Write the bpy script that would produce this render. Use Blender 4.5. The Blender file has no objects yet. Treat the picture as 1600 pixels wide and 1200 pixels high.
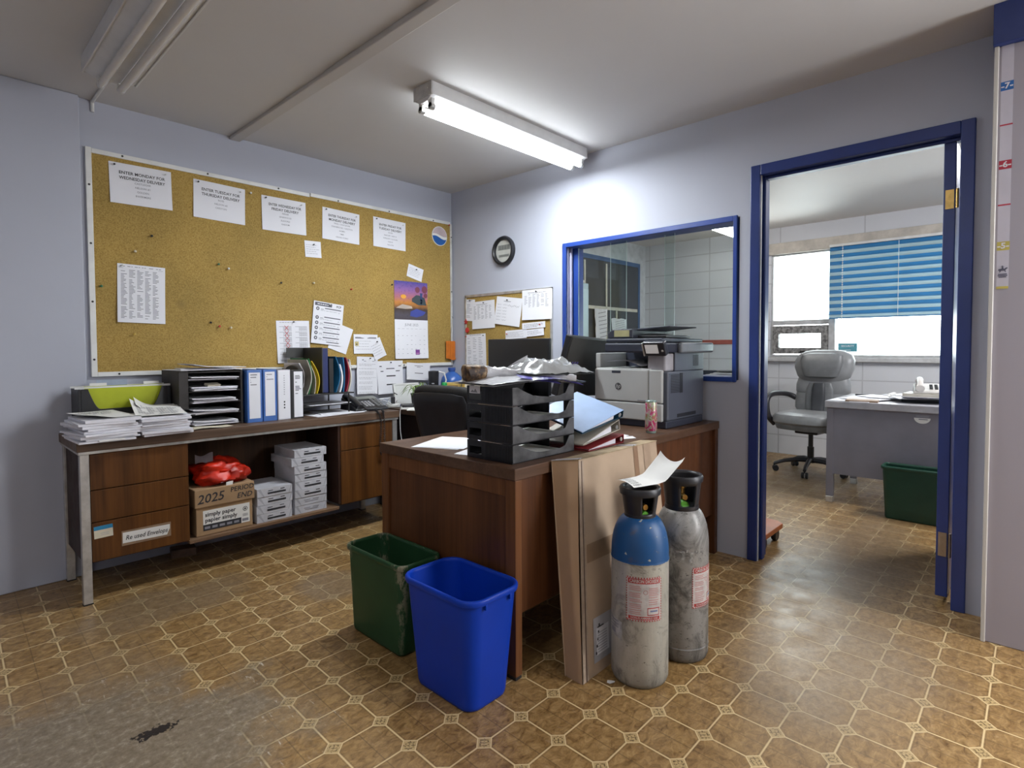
import bpy, math, random
from mathutils import Vector, Matrix, noise

random.seed(7)
scene = bpy.context.scene
COL = scene.collection

# ------------------------------------------------------------------ camera
CAM = Vector((-3.0923, -3.5868, 1.16))
YAW, PITCH, ROLL, FPX, SY = math.radians(46.8345), math.radians(1.9412), math.radians(-0.2441), 875.31, -26.646
FW = Vector((math.sin(YAW) * math.cos(PITCH), math.cos(YAW) * math.cos(PITCH), -math.sin(PITCH)))
_r0 = Vector((math.cos(YAW), -math.sin(YAW), 0))
_u0 = _r0.cross(FW)
RT = _r0 * math.cos(ROLL) + _u0 * math.sin(ROLL)
UP = _u0 * math.cos(ROLL) - _r0 * math.sin(ROLL)
cam_data = bpy.data.cameras.new('camera')
cam_data.sensor_width = 36
cam_data.lens = FPX / 1600 * 36
cam_data.shift_y = SY / 1600
cam_data.clip_start = 0.05
cam = bpy.data.objects.new('camera', cam_data)
COL.objects.link(cam)
cam.matrix_world = Matrix((
    (RT.x, UP.x, -FW.x, CAM.x), (RT.y, UP.y, -FW.y, CAM.y), (RT.z, UP.z, -FW.z, CAM.z), (0, 0, 0, 1)))
scene.camera = cam

# ------------------------------------------------------------------ world, lights, exposure
world = bpy.data.worlds.new('world')
scene.world = world
world.use_nodes = True
bg = world.node_tree.nodes['Background']
bg.inputs[0].default_value = (0.93, 0.97, 1.0, 1)
bg.inputs[1].default_value = 12.0
scene.view_settings.view_transform = 'Standard'
scene.view_settings.look = 'None'
scene.view_settings.exposure = 0.0
scene.view_settings.gamma = 1.0
scene.view_settings.use_curve_mapping = False


def area(name, loc, target, sx, sy, power, col):
    l = bpy.data.lights.new(name, 'AREA')
    l.shape = 'RECTANGLE'
    l.size, l.size_y, l.energy, l.color = sx, sy, power, col
    o = bpy.data.objects.new(name, l)
    COL.objects.link(o)
    o.location = loc
    o.rotation_euler = (Vector(target) - Vector(loc)).to_track_quat('-Z', 'Y').to_euler()
    return o


# the rest of the long room behind the camera: unseen fill lamps added at the ceiling, and the daylight of the entry door
# in the side wall behind the painted panel
area('rear_ceiling_fill', (-3.7, -3.0, 2.41), (-3.7, -3.0, 0), 1.3, 0.25, 15, (0.97, 0.98, 1.0))
area('rear_ceiling_fill', (-2.2, -5.2, 2.41), (-2.2, -5.2, 0), 1.3, 0.25, 15, (1.0, 0.97, 0.93))
area('entry_door_daylight', (-0.27, -4.65, 1.15), (-2.2, -3.55, 0.55), 0.95, 1.8, 132, (0.96, 0.98, 1.0))
# unseen fill lamp added to brighten the office, beyond the door leaf
area('office_ceiling_fill', (1.5, -3.75, 2.42), (1.7, -3.2, 0), 1.2, 0.2, 55, (0.97, 0.98, 1.0))

# daylight enters the office through its window: a sampling portal over the panes
_p = area('office_window_portal', (3.50, -2.20, 1.60), (0.0, -2.20, 1.60), 1.9, 1.3, 1, (1, 1, 1))
_p.data.cycles.is_portal = True

TUBE_POWER = 16.0
STRIP_WATTS = 40.0
OFFICE_TUBE_POWER = 22.0

# ------------------------------------------------------------------ helpers


def at(px, py, x=None, y=None, z=None):
    """world point seen at a spot of the survey picture, on a plane of the room"""
    d = FW * FPX + RT * (px - 800) - UP * (py - 600 - SY)
    if x is not None:
        t = (x - CAM.x) / d.x
    elif y is not None:
        t = (y - CAM.y) / d.y
    else:
        t = (z - CAM.z) / d.z
    return CAM + d * t


MW = {}


def rz(a):
    return Matrix.Rotation(a, 4, 'Z')


def rx(a):
    return Matrix.Rotation(a, 4, 'X')


def ry(a):
    return Matrix.Rotation(a, 4, 'Y')


def tr(x, y=None, z=None):
    return Matrix.Translation(Vector((x, y, z)) if y is not None else Vector(x))


def frame(c, u, v):
    """matrix with local x along u, y along v, z along their normal"""
    u = Vector(u).normalized()
    n = u.cross(Vector(v)).normalized()
    v = n.cross(u)
    return Matrix(((u.x, v.x, n.x, c[0]), (u.y, v.y, n.y, c[1]), (u.z, v.z, n.z, c[2]), (0, 0, 0, 1)))


_text_cache = {}


def text_geo(s, size, bold=0.0, shear=0.0, align='CENTER'):
    key = (s, size, bold, shear, align)
    if key not in _text_cache:
        cu = bpy.data.curves.new('lettering', 'FONT')
        cu.body = s
        cu.size = size
        cu.align_x = align
        cu.align_y = 'CENTER'
        cu.offset = bold * size
        cu.shear = shear
        cu.resolution_u = 2
        ob = bpy.data.objects.new('lettering', cu)
        me = bpy.data.meshes.new_from_object(ob)
        _text_cache[key] = ([v.co.copy() for v in me.vertices], [tuple(p.vertices) for p in me.polygons])
        bpy.data.objects.remove(ob)
        bpy.data.meshes.remove(me)
        bpy.data.curves.remove(cu)
    return _text_cache[key]


class MB:
    def __init__(s):
        s.v, s.f, s.m, s.s = [], [], [], []

    def add(s, vs, fs, m=0, smooth=False, M=None):
        b = len(s.v)
        for p in vs:
            p = Vector(p)
            s.v.append(M @ p if M is not None else p)
        for f in fs:
            s.f.append([i + b for i in f])
            s.m.append(m)
            s.s.append(smooth)
        return s

    def box(s, x0, x1, y0, y1, z0, z1, m=0, M=None):
        vs = [(x, y, z) for z in (z0, z1) for y in (y0, y1) for x in (x0, x1)]
        return s.add(vs, [(0, 2, 3, 1), (4, 5, 7, 6), (0, 1, 5, 4), (2, 6, 7, 3), (0, 4, 6, 2), (1, 3, 7, 5)], m, False, M)

    def hexa(s, bottom, top, m=0):
        """box from four bottom and four top points (same order, counter-clockwise from above)"""
        return s.add(list(bottom) + list(top), [(3, 2, 1, 0), (4, 5, 6, 7), (0, 1, 5, 4), (1, 2, 6, 5), (2, 3, 7, 6), (3, 0, 4, 7)], m)

    def quad(s, a, b, c, d, m=0):
        return s.add([a, b, c, d], [(0, 1, 2, 3)], m)

    def rect(s, x0, x1, y0, y1, z=0.0, m=0, M=None):
        return s.add([(x0, y0, z), (x1, y0, z), (x1, y1, z), (x0, y1, z)], [(0, 1, 2, 3)], m, False, M)

    def loft(s, rings, m=0, smooth=True, cap0=True, cap1=True, M=None, closed=True):
        n = len(rings[0])
        vs = [p for r in rings for p in r]
        fs = []
        for i in range(len(rings) - 1):
            for j in range(n if closed else n - 1):
                k = (j + 1) % n
                fs.append((i * n + j, i * n + k, (i + 1) * n + k, (i + 1) * n + j))
        s.add(vs, fs, m, smooth, M)
        b = len(s.v) - len(vs)
        if cap0:
            s.f.append([b + j for j in reversed(range(n))]); s.m.append(m); s.s.append(False)
        if cap1:
            s.f.append([b + (len(rings) - 1) * n + j for j in range(n)]); s.m.append(m); s.s.append(False)
        return s

    def lathe(s, prof, n=32, m=0, M=None, smooth=True, cap0=True, cap1=True):
        rings = [[(r * math.cos(2 * math.pi * j / n), r * math.sin(2 * math.pi * j / n), z) for j in range(n)] for r, z in prof]
        return s.loft(rings, m, smooth, cap0, cap1, M)

    def tube(s, pts, r, n=8, m=0, cap=True, M=None):
        pts = [Vector(p) for p in pts]
        rs = r if isinstance(r, (list, tuple)) else [r] * len(pts)
        rings = []
        t0 = (pts[1] - pts[0]).normalized()
        ref = Vector((0, 0, 1)) if abs(t0.z) < 0.9 else Vector((1, 0, 0))
        a = t0.cross(ref).normalized()
        for i, p in enumerate(pts):
            t = (pts[min(i + 1, len(pts) - 1)] - pts[max(i - 1, 0)]).normalized()
            a = (a - t * a.dot(t)).normalized()
            b = t.cross(a)
            rings.append([p + (a * math.cos(2 * math.pi * j / n) + b * math.sin(2 * math.pi * j / n)) * rs[i] for j in range(n)])
        return s.loft(rings, m, True, cap, cap, M)

    def prism(s, poly, z0, z1, m=0, M=None, smooth=False):
        n = len(poly)
        vs = [(x, y, z0) for x, y in poly] + [(x, y, z1) for x, y in poly]
        fs = [tuple(reversed(range(n))), tuple(range(n, 2 * n))] + [(j, (j + 1) % n, n + (j + 1) % n, n + j) for j in range(n)]
        return s.add(vs, fs, m, smooth, M)

    def grid(s, fn, nu, nv, m=0, smooth=True, M=None):
        vs = [fn(i / nu, j / nv) for j in range(nv + 1) for i in range(nu + 1)]
        fs = [(j * (nu + 1) + i, j * (nu + 1) + i + 1, (j + 1) * (nu + 1) + i + 1, (j + 1) * (nu + 1) + i) for j in range(nv) for i in range(nu)]
        return s.add(vs, fs, m, smooth, M)

    def text(s, t, x, y, size, m=1, bold=0.0, shear=0.0, z=0.0006, align='CENTER', maxw=None, M=None, rot=0.0):
        vs, fs = text_geo(t, size, bold, shear, align)
        k = 1.0
        if maxw and vs:
            w = max(v.x for v in vs) - min(v.x for v in vs)
            if w > maxw:
                k = maxw / w
        c, sn = math.cos(rot), math.sin(rot)
        pts = [(x + c * v.x * k - sn * v.y, y + sn * v.x * k + c * v.y, z) for v in vs]
        return s.add(pts, fs, m, False, M)

    def warp(s, fn):
        s.v = [Vector(fn(p)) for p in s.v]
        return s

    def xf(s, M):
        s.v = [M @ p for p in s.v]
        return s

    def build(s, name, mats, parent=None, world=False, M=None, bevel=0.0, seg=2, sharp=40, solid=0.0, label=None, cat=None, group=None, kind=None):
        me = bpy.data.meshes.new(name)
        vs = s.v
        if world and parent is not None:
            inv = MW[parent.name].inverted()
            vs = [inv @ p for p in vs]
        elif world:
            # give a one-mesh thing its own origin, at the middle of its underside
            lo = Vector((min(p.x for p in vs), min(p.y for p in vs), min(p.z for p in vs)))
            hi = Vector((max(p.x for p in vs), max(p.y for p in vs), max(p.z for p in vs)))
            c = Vector(((lo.x + hi.x) / 2, (lo.y + hi.y) / 2, lo.z))
            vs = [p - c for p in vs]
            M = tr(c)
        me.from_pydata([tuple(p) for p in vs], [], s.f)
        if not isinstance(mats, (list, tuple)):
            mats = [mats]
        for mt in mats:
            me.materials.append(mt)
        me.polygons.foreach_set('material_index', s.m)
        me.polygons.foreach_set('use_smooth', s.s)
        me.update()
        if any(s.s):
            me.set_sharp_from_angle(angle=math.radians(sharp))
        o = bpy.data.objects.new(name, me)
        COL.objects.link(o)
        if parent is not None:
            o.parent = parent
            MW[o.name] = MW[parent.name].copy()
        elif M is not None:
            o.matrix_world = M
            MW[o.name] = M.copy()
        else:
            MW[o.name] = Matrix()
        if solid:
            md = o.modifiers.new('thickness', 'SOLIDIFY'); md.thickness = solid; md.offset = -1
        if bevel:
            md = o.modifiers.new('edges', 'BEVEL'); md.width = bevel; md.segments = seg
            md.limit_method = 'ANGLE'; md.angle_limit = math.radians(40)
        tag(o, label, cat, group, kind)
        return o


def tag(o, label=None, cat=None, group=None, kind=None):
    if label: o['label'] = label
    if cat: o['category'] = cat
    if group: o['group'] = group
    if kind: o['kind'] = kind
    return o


def thing(name, label, cat, M, group=None, kind=None):
    o = bpy.data.objects.new(name, None)
    o.empty_display_size = 0.1
    COL.objects.link(o)
    if not isinstance(M, Matrix):
        M = tr(M)
    o.matrix_world = M
    MW[o.name] = M.copy()
    return tag(o, label, cat, group, kind)


def struct(mb, name, mats, **k):
    return mb.build(name, mats, kind='structure', **k)


def clone(root, M, label=None, group=None):
    """copy of a thing with copies of its parts and sub-parts"""
    c = root.copy()
    COL.objects.link(c)
    c.matrix_world = M
    MW[c.name] = M.copy()
    if label: c['label'] = label
    if group: c['group'] = group
    for ch in list(root.children):
        d = ch.copy(); COL.objects.link(d); d.parent = c
        for g in list(ch.children):
            e = g.copy(); COL.objects.link(e); e.parent = d
    return c


def ring(hw, hd, r, z, n=6, cx=0.0, cy=0.0):
    """rounded rectangle ring"""
    pts = []
    for (sx, sy, a0) in ((1, 1, 0), (-1, 1, 90), (-1, -1, 180), (1, -1, 270)):
        for k in range(n + 1):
            a = math.radians(a0 + 90 * k / n)
            pts.append((cx + sx * (hw - r) + r * math.cos(a), cy + sy * (hd - r) + r * math.sin(a), z))
    return pts


def sring(hw, hd, z, p=2.6, n=28, cx=0.0, cy=0.0):
    """superellipse ring"""
    out = []
    for j in range(n):
        a = 2 * math.pi * j / n
        c, s = math.cos(a), math.sin(a)
        out.append((cx + hw * math.copysign(abs(c) ** (2 / p), c), cy + hd * math.copysign(abs(s) ** (2 / p), s), z))
    return out


# ------------------------------------------------------------------ materials


class NT:
    """small expression helper for shader nodes"""

    def __init__(s, name):
        s.mat = bpy.data.materials.new(name)
        s.mat.use_nodes = True
        s.t = s.mat.node_tree
        s.b = s.t.nodes['Principled BSDF']
        s._pos = None

    def node(s, t, **kw):
        n = s.t.nodes.new(t)
        for k, v in kw.items():
            setattr(n, k, v)
        return n

    def put(s, sock, v):
        if isinstance(v, (int, float)):
            sock.default_value = v
        elif isinstance(v, (tuple, list)):
            sock.default_value = tuple(v) + ((1,) if len(v) == 3 and sock.type == 'RGBA' else ())
        else:
            s.t.links.new(v, sock)

    def math(s, op, a, b=0.0, c=None):
        n = s.node('ShaderNodeMath', operation=op)
        s.put(n.inputs[0], a)
        s.put(n.inputs[1], b)
        if c is not None: s.put(n.inputs[2], c)
        return n.outputs[0]

    def pos(s):
        if s._pos is None:
            s._pos = s.node('ShaderNodeNewGeometry').outputs['Position']
        return s._pos

    def obj(s):
        return s.node('ShaderNodeTexCoord').outputs['Object']

    def xyz(s, v=None):
        n = s.node('ShaderNodeSeparateXYZ')
        s.put(n.inputs[0], v if v is not None else s.pos())
        return n.outputs

    def scaled(s, sc, v=None, rot=(0, 0, 0)):
        n = s.node('ShaderNodeMapping')
        s.put(n.inputs[0], v if v is not None else s.pos())
        n.inputs['Scale'].default_value = sc
        n.inputs['Rotation'].default_value = rot
        return n.outputs[0]

    def noise(s, scale=5.0, detail=4.0, rough=0.55, v=None, dist=0.0):
        n = s.node('ShaderNodeTexNoise')
        s.put(n.inputs['Vector'], v if v is not None else s.pos())
        n.inputs['Scale'].default_value = scale
        n.inputs['Detail'].default_value = detail
        n.inputs['Roughness'].default_value = rough
        n.inputs['Distortion'].default_value = dist
        return n.outputs[0]

    def ramp(s, f, stops):
        n = s.node('ShaderNodeValToRGB')
        s.put(n.inputs[0], f)
        e = n.color_ramp.elements
        while len(e) < len(stops): e.new(0.5)
        for el, (p, c) in zip(e, stops):
            el.position = p
            el.color = tuple(c) + (1,) if len(c) == 3 else c
        return n.outputs[0]

    def mr(s, f, a, b, c=0.0, d=1.0):
        n = s.node('ShaderNodeMapRange')
        s.put(n.inputs[0], f)
        for i, v in enumerate((a, b, c, d)): n.inputs[i + 1].default_value = v
        return n.outputs[0]

    def mix(s, f, a, b):
        n = s.node('ShaderNodeMix', data_type='RGBA')
        s.put(n.inputs[0], f)
        s.put(n.inputs[6], a)
        s.put(n.inputs[7], b)
        return n.outputs[2]

    def bump(s, h, strength=0.2, dist=0.002):
        n = s.node('ShaderNodeBump')
        n.inputs['Strength'].default_value = strength
        n.inputs['Distance'].default_value = dist
        s.put(n.inputs['Height'], h)
        s.put(s.b.inputs['Normal'], n.outputs[0])

    def set(s, col=None, rough=None, metal=None, **kw):
        if col is not None: s.put(s.b.inputs['Base Color'], col)
        if rough is not None: s.put(s.b.inputs['Roughness'], rough)
        if metal is not None: s.put(s.b.inputs['Metallic'], metal)
        for k, v in kw.items(): s.put(s.b.inputs[k.replace('_', ' ')], v)
        return s.mat


def pm(name, c, rough=0.5, metal=0.0, var=0.08, scale=12.0, bump=0.0, bscale=60.0, c2=None, **kw):
    """plain material with a little procedural unevenness"""
    t = NT(name)
    f = t.noise(scale, 4.0)
    c2 = c2 or tuple(x * (1 - var * 2.2) for x in c)
    col = t.ramp(f, [(0.35, c2), (0.62, c)])
    if bump:
        t.bump(t.noise(bscale, 3.0), bump)
    return t.set(col, rough, metal, **kw)


def wood(name, dark, light, axis, rough=0.5, bands=10.0):
    """veneer with its grain running along the given world axis"""
    t = NT(name)
    sc = [bands, bands, bands]
    sc['xyz'.index(axis)] = bands * 0.06
    v = t.scaled(tuple(sc))
    n1 = t.noise(1.0, 5.0, 0.6, v, 0.6)
    sc2 = [90.0, 90.0, 90.0]
    sc2['xyz'.index(axis)] = 3.0
    n2 = t.noise(1.0, 2.0, 0.5, t.scaled(tuple(sc2)))
    f = t.math('ADD', t.math('MULTIPLY', n1, 0.75), t.math('MULTIPLY', n2, 0.25))
    col = t.ramp(f, [(0.33, dark), (0.66, light)])
    t.bump(n2, 0.06, 0.001)
    scuff = t.mr(t.noise(7.0, 5.0, 0.7), 0.4, 0.75, rough, rough + 0.18)
    return t.set(col, scuff, Specular_IOR_Level=0.28)


def glass(name, tint, refl=0.06):
    t = NT(name)
    n = t.t.nodes
    tb = n.new('ShaderNodeBsdfTransparent'); tb.inputs[0].default_value = tint + (1,)
    gb = n.new('ShaderNodeBsdfGlossy'); gb.inputs['Roughness'].default_value = 0.02
    fr = n.new('ShaderNodeFresnel'); fr.inputs[0].default_value = 1.35
    mx = n.new('ShaderNodeMixShader')
    t.t.links.new(fr.outputs[0], mx.inputs[0])
    t.t.links.new(tb.outputs[0], mx.inputs[1])
    t.t.links.new(gb.outputs[0], mx.inputs[2])
    t.t.links.new(mx.outputs[0], n['Material Output'].inputs[0])
    return t.mat


def emit(name, col, strength):
    t = NT(name)
    return t.set((0.9, 0.9, 0.9), 0.4, Emission_Color=col, Emission_Strength=strength)


# walls and ceilings
def painted(name, c, c2):
    t = NT(name)
    big = t.noise(0.9, 3.0)
    fine = t.noise(240.0, 2.0)
    smudge = t.mr(t.noise(3.2, 6.0, 0.7), 0.60, 0.80, 0.0, 0.25)
    col = t.mix(smudge, t.ramp(big, [(0.3, c2), (0.7, c)]), tuple(x * 0.82 for x in c))
    t.bump(fine, 0.12, 0.001)
    return t.set(col, 0.62)


M_wall = painted('lavender_grey_wall_paint', (0.445, 0.462, 0.535), (0.415, 0.432, 0.50))
M_ceiling = painted('warm_grey_ceiling_paint', (0.58, 0.57, 0.565), (0.545, 0.535, 0.53))
M_office_ceiling = painted('cream_ceiling_paint', (0.72, 0.69, 0.66), (0.68, 0.65, 0.62))
M_pillar = painted('pale_grey_painted_panel', (0.38, 0.355, 0.405), (0.35, 0.33, 0.375))
M_strip = painted('aged_white_paint', (0.60, 0.585, 0.55), (0.52, 0.50, 0.47))


def block_wall():
    t = NT('painted_concrete_blocks')
    o = t.xyz()
    # stacked block joints, running along y on the far wall and along x on the side wall
    fz = t.math('FRACT', t.math('DIVIDE', t.math('ADD', o[2], -0.204), 0.2055))
    h = t.math('ADD', o[0], o[1])
    fy = t.math('FRACT', t.math('DIVIDE', t.math('ADD', h, -2.582), 0.786))
    jz = t.math('LESS_THAN', t.math('ABSOLUTE', t.math('SUBTRACT', fz, 0.5)), 0.47)
    jy = t.math('LESS_THAN', t.math('ABSOLUTE', t.math('SUBTRACT', fy, 0.5)), 0.4925)
    face = t.math('MULTIPLY', jz, jy)
    n = t.noise(1.5, 4.0)
    base = t.ramp(n, [(0.3, (0.62, 0.63, 0.66)), (0.7, (0.68, 0.69, 0.72))])
    col = t.mix(face, (0.50, 0.505, 0.53), base)
    t.bump(t.math('ADD', face, t.math('MULTIPLY', t.noise(80.0, 3.0), 0.15)), 0.5, 0.004)
    return t.set(col, 0.6)


M_block = block_wall()


def vinyl_floor():
    t = NT('octagon_vinyl_floor')
    o = t.xyz()
    X = t.math('DIVIDE', t.math('ADD', t.math('SUBTRACT', o[0], t.math('MULTIPLY', o[1], 0.028)), 1.910), 0.161)
    Y = t.math('DIVIDE', t.math('ADD', o[1], 1.812), 0.1528)

    def cell(v):
        return t.math('ABSOLUTE', t.math('SUBTRACT', t.math('FRACT', t.math('ADD', v, 0.5)), 0.5))
    ax, ay = cell(X), cell(Y)
    d = t.math('ADD', ax, ay)
    out = t.math('GREATER_THAN', d, 0.198)
    lx = t.mr(ax, 0.008, 0.022, 1.0, 0.0)
    ly = t.mr(ay, 0.008, 0.022, 1.0, 0.0)
    line = t.math('MULTIPLY', t.math('MAXIMUM', lx, ly), out)
    rim = t.mr(t.math('ABSOLUTE', t.math('SUBTRACT', d, 0.186)), 0.010, 0.022, 1.0, 0.0)
    cream = t.math('MAXIMUM', line, rim)
    inner = t.math('LESS_THAN', d, 0.168)
    motif = t.mr(t.math('ABSOLUTE', t.math('SUBTRACT', d, 0.105)), 0.012, 0.028, 1.0, 0.0)
    motif = t.math('MAXIMUM', motif, t.mr(t.math('ABSOLUTE', t.math('SUBTRACT', ax, ay)), 0.010, 0.022, 1.0, 0.0))
    motif = t.math('MULTIPLY', motif, t.mr(t.noise(140.0, 2.0), 0.42, 0.55))
    seam = t.mr(t.math('SUBTRACT', 0.5, ax), 0.006, 0.014, 0.55, 0.0)
    # a thin dark shade line beside every cream one
    groove = t.math('MULTIPLY', t.mr(t.math('ABSOLUTE', t.math('SUBTRACT', t.math('MINIMUM', ax, ay), 0.036)), 0.004, 0.012, 0.35, 0.0), out)
    n = t.noise(26.0, 7.0, 0.68, t.scaled((1.0, 1.6, 1.0)), 0.8)
    tile = t.ramp(n, [(0.30, (0.125, 0.064, 0.020)), (0.50, (0.270, 0.158, 0.058)), (0.72, (0.42, 0.268, 0.112))])
    dotc = t.mix(motif, (0.46, 0.325, 0.150), (0.15, 0.095, 0.04))
    col = t.mix(inner, tile, dotc)
    col = t.mix(t.math('MAXIMUM', seam, groove), col, (0.10, 0.06, 0.026))
    col = t.mix(cream, col, (0.62, 0.47, 0.25))
    # worn walkways: the print is rubbed away in patches
    wn = t.noise(2.4, 7.0, 0.66)
    wf = t.noise(38.0, 6.0, 0.75)

    def blob(cx, cy, sx, sy):
        dx = t.math('DIVIDE', t.math('SUBTRACT', o[0], cx), sx)
        dy = t.math('DIVIDE', t.math('SUBTRACT', o[1], cy), sy)
        return t.math('SUBTRACT', 1.0, t.math('SQRT', t.math('ADD', t.math('MULTIPLY', dx, dx), t.math('MULTIPLY', dy, dy))))
    w1 = t.math('MAXIMUM', blob(-2.72, -1.62, 0.42, 0.75), blob(-2.35, -0.72, 0.45, 0.25))
    w1 = t.math('MAXIMUM', w1, blob(-1.72, -1.08, 0.20, 0.22))
    w1 = t.mr(t.math('ADD', w1, t.math('MULTIPLY', t.math('SUBTRACT', wn, 0.5), 1.5)), 0.05, 0.42)
    w2 = t.math('MAXIMUM', blob(0.35, -2.90, 1.45, 0.33), blob(2.1, -1.9, 1.2, 0.8))
    w2 = t.math('MAXIMUM', w2, blob(-0.75, -3.05, 0.75, 0.42))
    w2 = t.mr(t.math('ADD', w2, t.math('MULTIPLY', t.math('SUBTRACT', wn, 0.5), 1.1)), 0.0, 0.50, 0.0, 0.75)
    wear_l = t.ramp(wf, [(0.34, (0.125, 0.098, 0.066)), (0.55, (0.215, 0.178, 0.130)), (0.74, (0.46, 0.41, 0.33))])
    wear_d = t.ramp(wf, [(0.36, (0.150, 0.102, 0.060)), (0.62, (0.255, 0.188, 0.122))])
    sw = t.mr(t.math('ADD', blob(-2.78, -1.75, 0.55, 0.62), t.math('MULTIPLY', t.math('SUBTRACT', wn, 0.5), 1.6)), 0.02, 0.35)
    col = t.mix(t.math('MULTIPLY', w1, 0.60), col, wear_d)
    col = t.mix(t.math('MULTIPLY', sw, 0.80), col, wear_l)
    # pale scratches along the rim of the worst worn patch
    st = t.noise(1.0, 6.0, 0.7, t.scaled((60.0, 14.0, 1.0), rot=(0, 0, 0.7)))
    scr = t.math('MULTIPLY', t.mr(st, 0.60, 0.68), t.mr(t.math('ABSOLUTE', t.math('SUBTRACT', sw, 0.45)), 0.0, 0.5, 0.75, 0.0))
    col = t.mix(scr, col, (0.62, 0.58, 0.50))
    col = t.mix(t.math('MULTIPLY', w2, 0.80), col, wear_d)
    # office sheet: faded print, and a dark scorch mark near the corner
    sc = t.mr(t.math('ADD', blob(-2.625, -1.655, 0.062, 0.026), t.math('MULTIPLY', t.math('SUBTRACT', t.noise(70.0, 3.0, 0.6), 0.5), 2.6)), 0.05, 0.2)
    col = t.mix(sc, col, (0.018, 0.014, 0.013))
    rough = t.mr(t.noise(9.0, 5.0, 0.6), 0.35, 0.7, 0.30, 0.46)
    t.bump(t.math('ADD', t.math('MULTIPLY', n, 0.5), t.math('MULTIPLY', cream, -0.5)), 0.22, 0.0015)
    return t.set(col, rough)


M_floor = vinyl_floor()
M_blue = pm('navy_blue_gloss_paint', (0.022, 0.045, 0.20), 0.33, 0, 0.10, 3.0)
M_blue2 = pm('bright_blue_gloss_paint', (0.020, 0.060, 0.30), 0.35, 0, 0.10, 3.0)
M_track = pm('lavender_enamel', (0.42, 0.42, 0.58), 0.4)
M_white_metal = pm('white_enamel_metal', (0.72, 0.72, 0.70), 0.38, 0, 0.05)
M_alum = pm('brushed_aluminium', (0.62, 0.61, 0.59), 0.38, 0.75, 0.10, 20, c2=(0.46, 0.45, 0.43))
M_alum_dull = pm('dull_frame_metal', (0.60, 0.585, 0.56), 0.5, 0.25, 0.1, 20)
M_brass = pm('brass', (0.55, 0.36, 0.12), 0.3, 0.95, 0.15, 30)
M_wood_z = wood('walnut_veneer_upright_grain', (0.050, 0.0165, 0.0030), (0.150, 0.055, 0.0105), 'z')
M_wood_x = wood('walnut_laminate_top', (0.060, 0.035, 0.022), (0.155, 0.095, 0.062), 'x', 0.38)
M_wood_y = wood('walnut_laminate_return', (0.050, 0.030, 0.020), (0.125, 0.078, 0.052), 'y', 0.4)
M_wood_dk = wood('dark_walnut_side', (0.020, 0.0085, 0.006), (0.050, 0.022, 0.014), 'z', 0.5)
M_desk_z = wood('mahogany_veneer_panel', (0.048, 0.0165, 0.0065), (0.130, 0.048, 0.017), 'z', 0.38)
M_desk_post = wood('mahogany_solid_post', (0.080, 0.029, 0.010), (0.190, 0.076, 0.027), 'z', 0.36)
M_black_p = pm('black_plastic', (0.014, 0.014, 0.017), 0.38, 0, 0.15)
M_black_tray = pm('black_tray_plastic', (0.009, 0.009, 0.011), 0.30, 0, 0.2, 20)
M_grey_tray = pm('scuffed_tray_side', (0.10, 0.10, 0.105), 0.28, 0, 0.3, 14)
M_black_mesh = pm('black_painted_metal', (0.017, 0.016, 0.016), 0.5, 0, 0.1)
M_brown_black = pm('dark_brown_sorter_board', (0.026, 0.020, 0.018), 0.55, 0, 0.15)
M_ink = pm('black_ink', (0.03, 0.03, 0.035), 0.7)
M_inkg = pm('grey_ink', (0.26, 0.26, 0.29), 0.8)
M_inkl = pm('pale_grey_ink', (0.42, 0.42, 0.46), 0.8)
M_inkr = pm('red_marker', (0.50, 0.05, 0.06), 0.7)
M_paper = pm('white_paper', (0.74, 0.74, 0.78), 0.75, 0, 0.02, 3.0)
M_paper_w = pm('warm_white_paper', (0.78, 0.77, 0.74), 0.75, 0, 0.02, 3.0)
M_paper_c = pm('cream_paper', (0.66, 0.60, 0.46), 0.8, 0, 0.04)
M_paper_edge = pm('paper_stack_edges', (0.70, 0.69, 0.74), 0.8, 0, 0.05, 20.0)
M_red = pm('red_plastic', (0.50, 0.035, 0.03), 0.45)
M_gold_pin = pm('yellow_plastic', (0.60, 0.42, 0.08), 0.4)
M_green_pin = pm('green_plastic', (0.02, 0.16, 0.07), 0.4)


STAIN = at(283, 476, y=-0.012)


def cork():
    t = NT('cork')
    a = t.noise(170.0, 4.0, 0.7)
    b = t.noise(2.2, 4.0)
    c = t.ramp(a, [(0.30, (0.215, 0.135, 0.030)), (0.50, (0.37, 0.245, 0.063)), (0.70, (0.46, 0.32, 0.098))])
    tone = t.ramp(b, [(0.3, (0.80, 0.80, 0.80)), (0.7, (1.06, 1.03, 1.0))])
    n = t.node('ShaderNodeMix', data_type='RGBA', blend_type='MULTIPLY')
    n.inputs[0].default_value = 1.0
    t.put(n.inputs[6], c); t.put(n.inputs[7], tone)
    t.bump(a, 0.25, 0.001)
    # one round thumb mark on the board
    o = t.xyz()
    dx = t.math('SUBTRACT', o[0], STAIN.x)
    dz = t.math('SUBTRACT', o[2], STAIN.z)
    dist = t.math('SQRT', t.math('ADD', t.math('MULTIPLY', dx, dx), t.math('MULTIPLY', dz, dz)))
    stain = t.mr(dist, 0.006, 0.036, 0.45, 0.0)
    return t.set(t.mix(stain, n.outputs[2], (0.17, 0.115, 0.04)), 0.9)


M_cork = cork()
# ------------------------------------------------------------------ room shell
H = 2.445
YB = -6.6          # wall behind the camera
XL = -4.6          # far side of the room, outside the picture

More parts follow.
